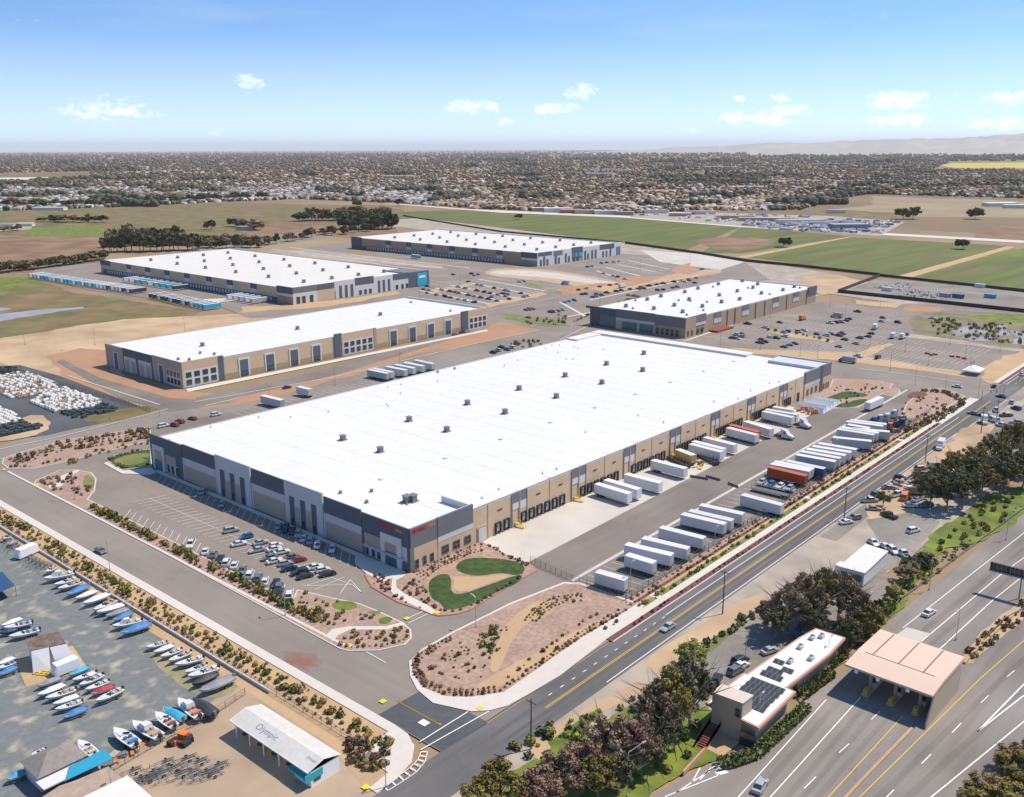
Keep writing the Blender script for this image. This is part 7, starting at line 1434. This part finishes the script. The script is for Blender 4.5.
def lamp(px, py, h, label, group, ang=0, arm=2.2, m=None, head=True, dbl=False):
    x, y = G(px, py); r = empty('street_lamp', (x, y, 0), ang); m = m or B['metal']; b = MB(); b.tube((0, 0, 0), (0, 0, .6), .22, n=8); b.tube((0, 0, .6), (0, 0, h), .09, .06, 7); b.build('pole', m, r)
    for s_ in ((1, -1) if dbl else (1,)):
        b = MB(); b.tube((0, 0, h-.1), (s_*arm, 0, h+.35), .05, n=5); b.build('arm', m, r); b = MB(); q = s_*arm; b.box(min(q, q+s_*.9), max(q, q+s_*.9), -.17, .17, h+.28, h+.42); b.build('lamp_head', m, r)
    return tag(r, label, 'street lamp', group)
gl = 'street lamps'
WP = flat('pale_lamp_pole', (.45, .44, .42), .4, .3)
for a, b_, h, l, an, ar in [(110,571,9,'tall pale street lamp between the boulevard sidewalk and boat yard',R(20),3.2),(285.5,616,9,'street lamp in the planting beside the front lot',R(60),1.0),(627,797,9,'street lamp at the lower edge beside the trees',R(-10),3.4),(860,634,9,'tall street lamp behind the toll canopy',R(-5),3.4),(476,628,8,'thin lamp between the sign corner bed and the teardrop island',R(90),.8),
                         (45,455,8,'street lamp on the long left island',R(90),1.5),(160,416,8,'street lamp beside the left roof corner',R(80),1.4),(75,500,8,'street lamp on the lot corner island',R(120),1.2),(929,590,9,'street lamp on the green slope beyond the guard rail',R(-40),2.6),(1006,540,9,'street lamp at the guard rail near the message board',R(-40),2.6),(745,662,7,'lamp between parked cars behind the toll office',R(150),2.6),
                         (630,592,8,'lamp post between the second and third trailer',0,.8),(714,555,8,'lamp post behind the middle trailers',0,.8),(834,462,8,'lamp post behind the white trailer group',0,.8),(820,392,8,'lamp post in the bed at the far warehouse end',0,.8),(915,385,8,'lamp post on the cross street corner',0,1.5),(945,392,9,'lamp post on the far crossroads island',0,1.5),(978,398,9,'lamp post at the tip of the far crossroads island',R(180),2.0),
                         (956,640,8,'thin lamp behind the canopy on the median',R(180),2),(758,728,7,'lamp at the lower corner of the toll office',R(0),.8),(827,668,7,'lamp at the far corner of the toll office',R(0),.8),(386,788,7,'dark pole at the end of the long white canopy',0,.6),(113,800,6,'white pole beside the cyan awning',0,.5)]:
    lamp(a, b_, h, l, gl, an, ar, WP)
for i, (a, b_) in enumerate(sorted([(890,371),(817,362),(928,366),(965,360),(1000,352),(760,350),(720,347),(870,345),(905,352),(950,345),(770,318),(830,307),(880,308),(430,288),(460,284),(500,300),(540,292),(570,302),(600,280),(640,270),(420,300),(452,330),(400,370),(335,385),(270,405),(235,345),(185,332),(95,345),(25,345),(110,420),(60,408),(800,356),(845,318),(600,305),(560,318),(690,262)])):
    lamp(a, b_, 9, f'parking lot lamp post, {ordw(i+1)} from the left of the far lots', 'parking lot lamp posts', R(90), .9, B['metal'], True, True)
# traffic signals at the far crossroads
for i, (a, b_, an) in enumerate([(981,403,R(-60)),(1003,398,R(120)),(965,374,R(-20)),(1018,382,R(200))]):
    x, y = G(a, b_); r = empty('traffic_signal', (x, y, 0), an); b = MB(); b.tube((0, 0, 0), (0, 0, 6), .12, .09); b.tube((0, 0, 5.8), (6, 0, 6.1), .07, .05); b.build('mast', B['metal'], r)
    for q in (3.5, 5.8): b = MB(); b.box(q-.15, q+.15, -.15, .15, 5.0, 6.0); b.build('signal_head', B['black'], r)
    tag(r, f'traffic signal mast at the far crossroads, {["near left", "near right", "far left", "far right"][i]} corner', 'traffic signal', 'traffic signals at the crossroads')
# ------------------------------------------------------------------ storage yard with white bundles and dark pallets at the left
rg = random.Random(33); WB = mat('white_wrapped_goods', (.62, .60, .56), var=.12, scale=1, gen=False); DB = mat('dark_green_pallets', (.045, .065, .07), var=.3, scale=1); OB = mat('tan_crates', (.42, .29, .16), var=.2, scale=1)
def bundle_mesh(kind):
    b = MB()
    if kind == 'white': b.box(-.9, .9, -.9, .9, 0, .15, 1); loft(b, [[(-.85, -.85, .15), (.85, -.85, .15), (.85, .85, .15), (-.85, .85, .15)], [(-.9, -.9, .9), (.9, -.9, .9), (.9, .9, .9), (-.9, .9, .9)], [(-.5, -.55, 1.5), (.6, -.5, 1.5), (.5, .6, 1.5), (-.6, .5, 1.5)]])
    elif kind == 'dark': b.box(-1.1, 1.1, -.8, .8, 0, .15, 1); b.box(-1.05, 1.05, -.75, .75, .15, .7); b.box(-1.0, 1.0, -.7, .7, .74, 1.3)
    else: b.box(-.9, .9, -.7, .7, 0, .12, 1); b.box(-.85, -.05, -.65, .65, .12, 1.0); b.box(.05, .85, -.65, .65, .12, 1.2)
    return b.mesh(kind, [{'white': WB, 'dark': DB, 'tan': OB}[kind], B['black']])
BND = {k: bundle_mesh(k) for k in ('white', 'dark', 'tan')}; cnt_b = 0; restb = []
for poly, kinds, gap, lab in [([(30,402),(56,388),(72,390),(105,404),(88,410),(66,412),(50,413)], ['white']*6+['tan'], 2.3, 'white wrapped bundle in the large block of the left storage yard'), ([(62,413),(80,407),(105,403),(118,411),(85,419),(72,420)], ['dark'], 2.5, 'dark green pallet stack in the front block of the left storage yard'),
                         ([(-6,378),(20,372),(40,378),(58,384),(48,392),(28,398),(12,400),(-6,394)], ['white', 'white', 'tan', 'white', 'tan'], 2.5, 'white or tan bundle in the rear block of the left storage yard'), ([(-6,408),(10,412),(20,420),(18,424),(-6,428)], ['white'], 2.2, 'white wrapped bundle at the left edge of the storage yard'), ([(-6,428),(20,422),(44,426),(30,432),(-6,440)], ['dark'], 2.5, 'dark green pallet stack at the left edge of the storage yard'), ([(-6,372),(0,374),(20,373),(14,368),(-6,366)], ['dark'], 2.6, 'dark pallet stack at the rear of the storage yard')]:
    P = GG(poly); xa, xb = min(p[0] for p in P), max(p[0] for p in P); ya, yb = min(p[1] for p in P), max(p[1] for p in P); y = ya
    while y < yb:
        x = xa
        while x < xb:
            if inpoly(x, y, P) and inview(x, y, 0, 6) and rg.random() < .9: restb.append((x+rg.uniform(-.2, .2), y+rg.uniform(-.2, .2), rg.choice(kinds), lab))
            x += gap
        y += gap*1.05
restb.sort(key=lambda q: dist(q[0], q[1]))
for q in restb[:300]:
    o = link('goods_pallet', BND[q[2]], None, (q[0], q[1], 0), rg.uniform(-.15, .15), (1, 1, rg.uniform(.6, 1.25))); tag(o, q[3], 'pallet', 'pallets in the left storage yard')
if len(restb) > 300:
    mb = MB()
    for q in restb[300:]:
        me = BND[q[2]]; k = {'white': 0, 'dark': 2, 'tan': 4}[q[2]]; s_ = rg.uniform(.6, 1.25)
        mb.v, mb.f, mb.m = mb.v+[(v.co.x+q[0], v.co.y+q[1], v.co.z*s_) for v in me.vertices], mb.f+[tuple(i+len(mb.v) for i in p.vertices) for p in me.polygons], mb.m+[k//2 if p.material_index == 0 else 3 for p in me.polygons]
    o = mb.build('goods_pallets', [WB, DB, OB, B['black']]); tag(o, 'rows of white, tan and dark pallets farther back in the left storage yard', 'pallets', kind='stuff')
# gravel yard beyond the fence, right: stacks, containers and tanks
for i, (a, b_, cat, col) in enumerate(sorted([(980,287.5,'container','white'),(990,298,'container','cyan'),(887,291,'container','white'),(945,297,'container','silver'),(958,298,'container','blue')])):
    x, y = G(a, b_); b = MB(); b.box(-4, 4, -1.3, 1.3, 0, 3); [b.box(-4+k*.8, -3.9+k*.8, -1.36, 1.36, .1, 2.9) for k in range(11)]; o = b.build('shipping_container', flat('container_'+col, PC.get(col, (.05, .36, .52)), .5), None, (x, y, 0)); o.rotation_euler = (0, 0, R(80)); tag(o, f'{col} container in the grey gravel yard, {ordw(i+1)} from the left', 'container', 'containers in the gravel yard')
clutter('material_heap', 'tan and white material heaps in the middle of the gravel yard', 'material heap', *G(925, 296), 70, 22, 16, ['beige', 'white', 'beige', 'silver'], 2.2); clutter('material_heap', 'pale material heaps at the left of the gravel yard', 'material heap', *G(895, 287), 40, 26, 14, ['white', 'silver', 'beige'], 1.6)
clutter('salvage_heap', 'mixed scrap and crates in the cluttered vehicle yard', 'scrap', *G(910, 488), 50, 9, 6, ['white', 'orange', 'beige', 'grey', 'blue'], 1.2)
o = clutter('salvage_heap', 'scattered scrap at the right of the cluttered vehicle yard', 'scrap', *G(922, 480), 30, 8, 5, ['white', 'silver', 'beige', 'black'], 1.2)
# tents in the right lot corner
x, y = G(973, 372, 1); r = empty('event_tent', (x, y, 0)); b = MB(); b.add([(-5, -4, 2.4), (5, -4, 2.4), (5, 4, 2.4), (-5, 4, 2.4), (-2, 0, 4.2), (2, 0, 4.2)], [(0, 1, 5, 4), (1, 2, 5), (2, 3, 4, 5), (3, 0, 4), (3, 2, 1, 0)]); b.build('roof', B['white'], r)
for sx_ in (-4.8, 4.8):
    for sy_ in (-3.8, 3.8): b = MB(); b.tube((sx_, sy_, 0), (sx_, sy_, 2.4), .08); b.build('post', B['metal'], r)
tag(r, 'white peaked tent at the corner of the empty lot by the crossroads', 'tent')
for i, (a, b_) in enumerate([(927,354),(931,355.5),(935,355),(952,357),(958,357.5),(964,359)]):
    x, y = G(a, b_); b = MB(); loft(b, [[(q, u, w) for u, w in [(-.3, 0), (.3, 0), (.1, .4), (.08, .9), (-.08, .9), (-.1, .4)]] for q in (-1.3, 1.3)]); o = b.build('traffic_barrier', flat('barrier_red', (.5, .06, .05), .5), None, (x, y, 0)); o.rotation_euler = (0, 0, R(rg.uniform(60, 100))); tag(o, f'red plastic barrier in the empty lot, {ordw(i+1)} from the left', 'barrier', 'red barriers in the empty lot')
# fire hydrants and small yard things at the street corner
x, y = G(370, 757); clutter('utility_box', 'low rusty utility box cluster in the corner planting', 'utility box', x, y, 6, 1.4, 1, ['beige', 'red', 'grey'], .8)
# ------------------------------------------------------------------ the town beyond the fields
def town_edge(px):
    pts = [(-60,212),(0,211),(120,207),(200,203),(300,199),(400,203),(480,209),(560,212),(640,213),(700,211),(800,210),(830,200),(870,194),(960,197),(1090,200)]
    for (a, b_), (c, d) in zip(pts, pts[1:]):
        if a <= px <= c: return b_+(d-b_)*(px-a)/(c-a)
    return 205
NOGO = [[(930,170),(952,161.5),(1100,160.5),(1100,170)], [(-60,174),(90,171.5),(92,178),(-60,183)], [(590,206.5),(660,202),(702,204),(640,211)], [(400,203),(560,203),(560,206),(480,207.5)][:0] or [(0,0),(1,0),(0,1)]]
PLOTS = [(60,190,40,2.2),(250,178,60,1.6),(330,186,30,1.6),(470,181,50,1.5),(560,193,40,2),(660,191,50,2.4),(745,187,60,2.6),(880,181,70,1.8),(960,176,60,1.6),(620,171,80,1),(150,172,70,1.4),(420,190,24,1.6),(800,198,30,1.6),(520,200,30,1.4),(930,191,50,1.6)]
NOGO += [[(a-w/2, b_), (a-w/4, b_-h/2), (a+w/3, b_-h/2), (a+w/2, b_), (a+w/4, b_+h/2), (a-w/3, b_+h/2)] for a, b_, w, h in PLOTS]
def town_pts(n, y0=153.6, pw=1.0, seed=0, lo=None):
    r_ = np.random.default_rng(seed); out = []
    while len(out) < n:
        px = r_.uniform(-30, 1054); e = town_edge(px); y = y0+(e-y0)*r_.random()**pw
        if lo and y < lo: continue
        if any(inpoly(px, y, q) for q in NOGO): continue
        out.append((px, y))
    return out
def cube_blob(seed):
    """rough ball of 24 quads"""
    r_ = np.random.default_rng(seed); V = []; F = []; idx = {}
    for ax in range(3):
        for s_ in (-1, 1):
            for i in range(2):
                for j in range(2):
                    q = []
                    for di, dj in ((0, 0), (1, 0), (1, 1), (0, 1)):
                        p = [0, 0, 0]; p[ax] = s_; p[(ax+1) % 3] = i+di-1; p[(ax+2) % 3] = (j+dj-1); key = tuple(p)
                        if key not in idx: idx[key] = len(V); v = np.array(p, float); v /= np.linalg.norm(v); V.append(v*r_.uniform(.62, 1.15))
                        q.append(idx[key])
                    F.append(q if s_ > 0 else q[::-1])
    V = np.array(V); V[:, 2] = V[:, 2]*.85+.75; return V, np.array(F), np.zeros(len(F), int)
TW = [mat('town_tree_brown', (.19, .12, .07), scale=.05, col2=(.13, .085, .05)), mat('town_tree_olive', (.13, .105, .05), scale=.05, col2=(.09, .08, .04)), mat('town_tree_dark', (.045, .06, .045), scale=.05, col2=(.06, .07, .05)), mat('town_tree_tan', (.26, .175, .10), scale=.05, col2=(.18, .125, .075))]
P = town_pts(30000, seed=3)+town_pts(7000, y0=150.9, seed=5, pw=2.5); XY = np.array([G(a, b_) for a, b_ in P]); D = np.hypot(XY[:, 0]-CX, XY[:, 1]-CY); o_ = np.argsort(D); XY = XY[o_]; D = D[o_]
def noise2(x, y, s): return math.sin(x/s+1.7*math.sin(y/s*.7))*math.cos(y/s*1.1+1.3*math.sin(x/s*.6))
keep = [i for i in range(len(XY)) if noise2(XY[i, 0], XY[i, 1], 260) > -.6 or i % 4 == 0]; XY = XY[keep]; D = D[keep]
XY2 = []
def belt(a, b_, c, d, n):
    for i in range(n): t = (i+random.random())/n; XY2.append(G(a+(c-a)*t, b_+(d-b_)*t+random.uniform(-.5, .5)))
rbelt = random.Random(77)
for k in range(90):
    y = 158+(rbelt.random()**1.3)*48; a = rbelt.uniform(-30, 1050); w = rbelt.uniform(8, 60)
    if y < town_edge(a)-1 and not any(inpoly(a, y, q) for q in NOGO): belt(a, y, a+w, y+rbelt.uniform(-1.2, 1.2), int(w*1.1))
belt(430, 203, 470, 199, 26); belt(520, 190, 545, 189, 14); belt(640, 207, 720, 206, 30); belt(790, 205, 900, 190, 60); belt(900, 188, 1040, 186, 70); belt(690, 198, 760, 196, 36); belt(700, 178, 800, 176, 50)
T0 = cube_blob(4); nB = len(XY2); bXY = np.array(XY2); bD = np.hypot(bXY[:, 0]-CX, bXY[:, 1]-CY); bs = rng.uniform(5, 9, nB)*np.clip(bD/3500, 1, 2.2)
o = link('tree_belts', scatter_mesh('tree_belts', T0, np.column_stack([bXY, np.full(nB, -.2)]), np.stack([bs, bs, bs*rng.uniform(.8, 1.5, nB)], 1), rng.random(nB)*6, [TW[2], TW[1]], rng.integers(0, 2, nB))); tag(o, 'dark belts of taller trees running through the distant town', 'trees', kind='stuff')
nT = len(XY); sc_ = rng.uniform(2.6, 5.2, nT)*np.clip(D/3500, 1, 5); S3 = np.stack([sc_, sc_, sc_*rng.uniform(.8, 1.25, nT)], 1)
mi = np.array([int(rng.choice([0, 0, 0, 1, 1, 2, 3])) if noise2(x, y, 330) < .45 else int(rng.choice([0, 1, 2, 2])) for x, y in XY])
ONE = [npmesh('crown', T0[0], T0[1], T0[2], [m]) for m in TW]
for i in range(70):
    o = link('town_tree', ONE[mi[i]], None, (XY[i, 0], XY[i, 1], -.2), rng.random()*6, tuple(S3[i])); tag(o, 'tree among the houses along the near edge of the distant town', 'tree', 'trees at the near edge of the town')
o = link('town_trees', scatter_mesh('town_trees', T0, np.column_stack([XY[70:], np.full(nT-70, -.2)]), S3[70:], rng.random(nT-70)*6, TW, mi[70:])); tag(o, 'thousands of brown and olive trees of the far town out to the horizon', 'trees', kind='stuff')
def house_T():
    V = np.array([(-1,-1,0),(1,-1,0),(1,1,0),(-1,1,0),(-1,-1,1),(1,-1,1),(1,1,1),(-1,1,1),(-.55,0,1.75),(.55,0,1.75),(0,-1,1),(0,1,1),(-1,0,1),(1,0,1)], float)
    F = np.array([(0,1,5,4),(1,2,6,5),(2,3,7,6),(3,0,4,7),(4,5,9,8),(6,7,8,9),(5,13,6,9),(7,12,4,8)]); return V, F, np.array([0,0,0,0,1,1,1,1])
HC = [((.38, .31, .24), (.20, .155, .12)), ((.45, .41, .36), (.30, .29, .28)), ((.36, .27, .19), (.34, .21, .13)), ((.52, .49, .45), (.48, .46, .43)), ((.42, .32, .23), (.44, .32, .22)), ((.42, .40, .37), (.16, .18, .20))]
HM = []
for i, (w, rf) in enumerate(HC): HM += [mat(f'house_wall_{i}', w, var=.1, scale=.05), mat(f'house_roof_{i}', rf, var=.2, scale=.05)]
HT = house_T(); P = town_pts(5600, y0=156, seed=8, pw=.8)
P += [(a, b_) for a, b_ in [(random.uniform(-20, 420), 0) for _ in range(2300)] for b_ in [random.uniform(188, town_edge(a)-.5)]]
P += [(a, random.uniform(town_edge(a)-9, town_edge(a)-.5)) for a in [random.uniform(430, 760) for _ in range(500)]]
XY = np.array([G(a, b_) for a, b_ in P]); PXs = np.array([a for a, _ in P]); D = np.hypot(XY[:, 0]-CX, XY[:, 1]-CY); o_ = np.argsort(D); XY = XY[o_]; D = D[o_]; PXs = PXs[o_]
nH = len(XY); L = rng.uniform(5.5, 9, nH); S3 = np.stack([L*np.clip(D/3500, 1, 1.8), L*.62*np.clip(D/3500, 1, 1.8), rng.uniform(2.8, 4.2, nH)], 1)
hk = np.array([int(rng.choice([1, 3, 5, 0, 1])) if (PXs[i] < 430 and D[i] < 3300) else int(rng.choice([0, 2, 4, 0, 2, 3, 1])) for i in range(nH)]); rt = np.round(rng.random(nH)*4)*math.pi/2+.35+rng.uniform(-.1, .1, nH)
HO = [npmesh('house', HT[0], HT[1], HT[2], HM[2*k:2*k+2]) for k in range(6)]
for i in range(300):
    o = link('house', HO[hk[i]], None, (XY[i, 0], XY[i, 1], -.2), rt[i], tuple(S3[i])); tag(o, 'small house with a pitched roof at the near edge of the distant town', 'house', 'houses along the near edge of the town')
o = link('houses', scatter_mesh('houses', HT, np.column_stack([XY[300:], np.full(nH-300, -.2)]), S3[300:], rt[300:], HM, hk[300:]*2)); tag(o, 'thousands of small houses of the distant town', 'houses', kind='stuff')
# bigger commercial buildings along the far road
def block(px, py, L, W, h, rz, wall, roof, label, group='commercial buildings along the far road'):
    x, y = G(px, py); r = empty('commercial_building', (x, y, -.1), rz); b = MB(); b.box(-L/2, L/2, -W/2, W/2, 0, h); b.build('wall', flat('block_wall_'+wall, {'white': (.6, .59, .57), 'tan': (.42, .34, .26), 'red': (.4, .12, .1), 'blue': (.16, .22, .28), 'grey': (.3, .3, .3)}[wall], .8), r)
    b = MB(); b.box(-L/2-.5, L/2+.5, -W/2-.5, W/2+.5, h, h+.5); b.build('roof', flat('block_roof_'+roof, {'white': (.66, .65, .63), 'grey': (.32, .32, .33), 'tan': (.46, .38, .30), 'red': (.42, .2, .15)}[roof], .8), r); return tag(r, label, 'building', group)
rk = random.Random(12); bl = [(557,212,46,18,7,'white','white'),(540,211,30,16,6,'tan','white'),(571,213,36,16,6,'red','tan'),(588,213.5,46,16,6,'tan','tan'),(606,214,40,14,6,'white','white'),(625,214.5,30,14,5,'tan','tan'),(735,219,60,14,5,'tan','red'),(765,221,80,16,5,'tan','tan'),(800,223,70,16,5,'white','tan'),(848,229,50,24,7,'blue','grey'),(700,214,50,16,5,'white','tan'),(680,216,36,14,5,'tan','white'),(655,213,40,14,5,'white','grey'),
      (1000,206,60,26,6,'white','white'),(1018,208,50,20,6,'white','white'),(760,204,70,22,6,'tan','tan'),(775,208,50,20,6,'white','grey'),(836,213,30,14,5,'white','grey'),(488,205.5,40,18,6,'white','grey'),(430,202,50,18,6,'tan','white'),(505,208,36,16,6,'white','tan'),(140,168,120,40,10,'white','white'),(160,172,60,30,8,'white','tan'),(50,210,60,18,5,'white','white'),(25,226,26,10,4,'white','white'),(8,227,22,9,4,'white','grey'),(246,230,24,12,5,'tan','grey'),(720,168,200,60,9,'white','white'),(830,165,220,60,9,'tan','white'),(600,175,120,40,8,'white','white'),(400,178,120,40,8,'tan','white')]
for i, (a, b_, L_, W_, h_, w_, rf_) in enumerate(sorted(bl)): block(a, b_, L_, W_, h_, YAW-math.pi/2+rk.uniform(-.25, .1), w_, rf_, f'{w_} walled commercial building of the far band, {ordw(i+1)} from the left')
# market vans and stalls parked in the lot behind the crop field
VL = [q for q in [(rk.uniform(735, 905), rk.uniform(220, 237)) for _ in range(420)] if inpoly(*q, [(742,224),(830,217.5),(898,222),(880,234),(790,231),(742,227)])]
VL += [q for q in [(rk.uniform(630, 840), rk.uniform(213, 224)) for _ in range(200)] if inpoly(*q, [(640,214.5),(700,213),(830,217),(742,225),(640,216)])]
for i, (a, b_) in enumerate(VL[:280]):
    x, y = G(a, b_); k = rk.random(); me = ('w', 'b', 'g')[0 if k < .62 else (1 if k < .78 else 2)]
    if me not in SMALLCAR:
        b = MB(); loft(b, [ringx(q, w, .4, h, .2) for q, w, h in ((-5, 1.3, 2.9), (3.6, 1.3, 3.0), (4.2, 1.25, 2.2), (5, 1.15, 1.3))]); SMALLCAR[me] = b.mesh('parked_van', [flat('far_van_'+me, {'w': (.62, .62, .62), 'b': (.10, .16, .24), 'g': (.3, .3, .3)}[me], .5)])
    o = link('parked_van', SMALLCAR[me], None, (x, y, 0), YAW+1.2+rk.choice([0, 0, 1.57])+rk.uniform(-.1, .1), (1, 1.1, 1)); tag(o, 'van or stall in the packed lot behind the crop field', 'van', 'vans packed behind the crop field')
# hazy ridge on the right
def ridge(name, d0, prof, w, m, seed):
    r_ = random.Random(seed); b = MB(); n = len(prof); rows = []
    for j, (f, dd) in enumerate([(0, -w), (.35, -w*.62), (.75, -w*.25), (1, 0), (.5, w*.6), (0, w)]):
        row_ = []
        for px, h in prof:
            a, _ = pix_dir(px, 150); d = d0+dd*(1 if f in (0, 1) else r_.uniform(.8, 1.2)); row_.append((CX+math.cos(a)*d, CY+math.sin(a)*d, -.3+h*f*(1 if f in (0, 1) else r_.uniform(.8, 1.2))))
        rows.append(row_)
    v = [p for q in rows for p in q]; f = [(i*n+j, i*n+j+1, (i+1)*n+j+1, (i+1)*n+j) for i in range(len(rows)-1) for j in range(n-1)]
    b.add(v, f); o = b.build(name, m, None, None, True); o['kind'] = 'structure'
HILL = mat('haze_paled_grass', (.40, .38, .32), scale=.0006, col2=(.36, .345, .30), det=8, big=.15, bigscale=.002)  # hill colour made pale: part of the distance haze is painted in
rz_ = random.Random(2); base = [(560,0),(600,40),(650,90),(700,150),(760,220),(820,235),(860,265),(905,290),(950,300),(985,340),(1030,400),(1080,430),(1150,400),(1300,330),(1500,0)]
pr = []
for (a, h), (c, g_) in zip(base, base[1:]):
    for k in range(6): t = k/6; pr.append((a+(c-a)*t, max(0, h+(g_-h)*t+rz_.uniform(-1, 1)*18*(h > 0))))
ridge('hills', 24000, pr, 4500, HILL, 1)
ridge('hills', 17000, [(a, h*.42*(1+.3*math.sin(a/37))) for a, h in pr if a > 740], 2600, HILL, 2)
# the air: one even volume round everything
hz = MB(); hz.box(-64000, 64000, -64000, 64000, -1.3, 520); hz = hz.build('haze', bpy.data.materials.new('haze_air')); m = hz.data.materials[0]; m.use_nodes = True; t = m.node_tree; t.nodes.clear()
pv = t.nodes.new('ShaderNodeVolumePrincipled'); pv.inputs['Color'].default_value = (1, .985, .96, 1); pv.inputs['Density'].default_value = 2.3e-5; pv.inputs['Anisotropy'].default_value = 0.1
ou = t.nodes.new('ShaderNodeOutputMaterial'); t.links.new(pv.outputs[0], ou.inputs['Volume']); hz['kind'] = 'stuff'; hz['label'] = 'thin pale haze in the air over the whole landscape'

for i, (a, b_, w, h, k) in enumerate([(60,190,40,2.2,'tanfield'),(250,178,60,1.6,'field2'),(330,186,30,1.6,'tanfield'),(470,181,50,1.5,'tan'),(560,193,40,2,'tanfield'),(660,191,50,2.4,'tan'),(745,187,60,2.6,'shoulder'),(880,181,70,1.8,'field2'),(960,176,60,1.6,'tanfield'),(620,171,80,1,'field2'),(150,172,70,1.4,'tan'),(420,190,24,1.6,'field2'),(800,198,30,1.6,'tanfield'),(520,200,30,1.4,'shoulder'),(930,191,50,1.6,'field2')]):
    px_sheet('dry_field', [(a-w/2, b_), (a-w/4, b_-h/2), (a+w/3, b_-h/2), (a+w/2, b_), (a+w/4, b_+h/2), (a-w/3, b_+h/2)], -.1+i*.003, M[k])
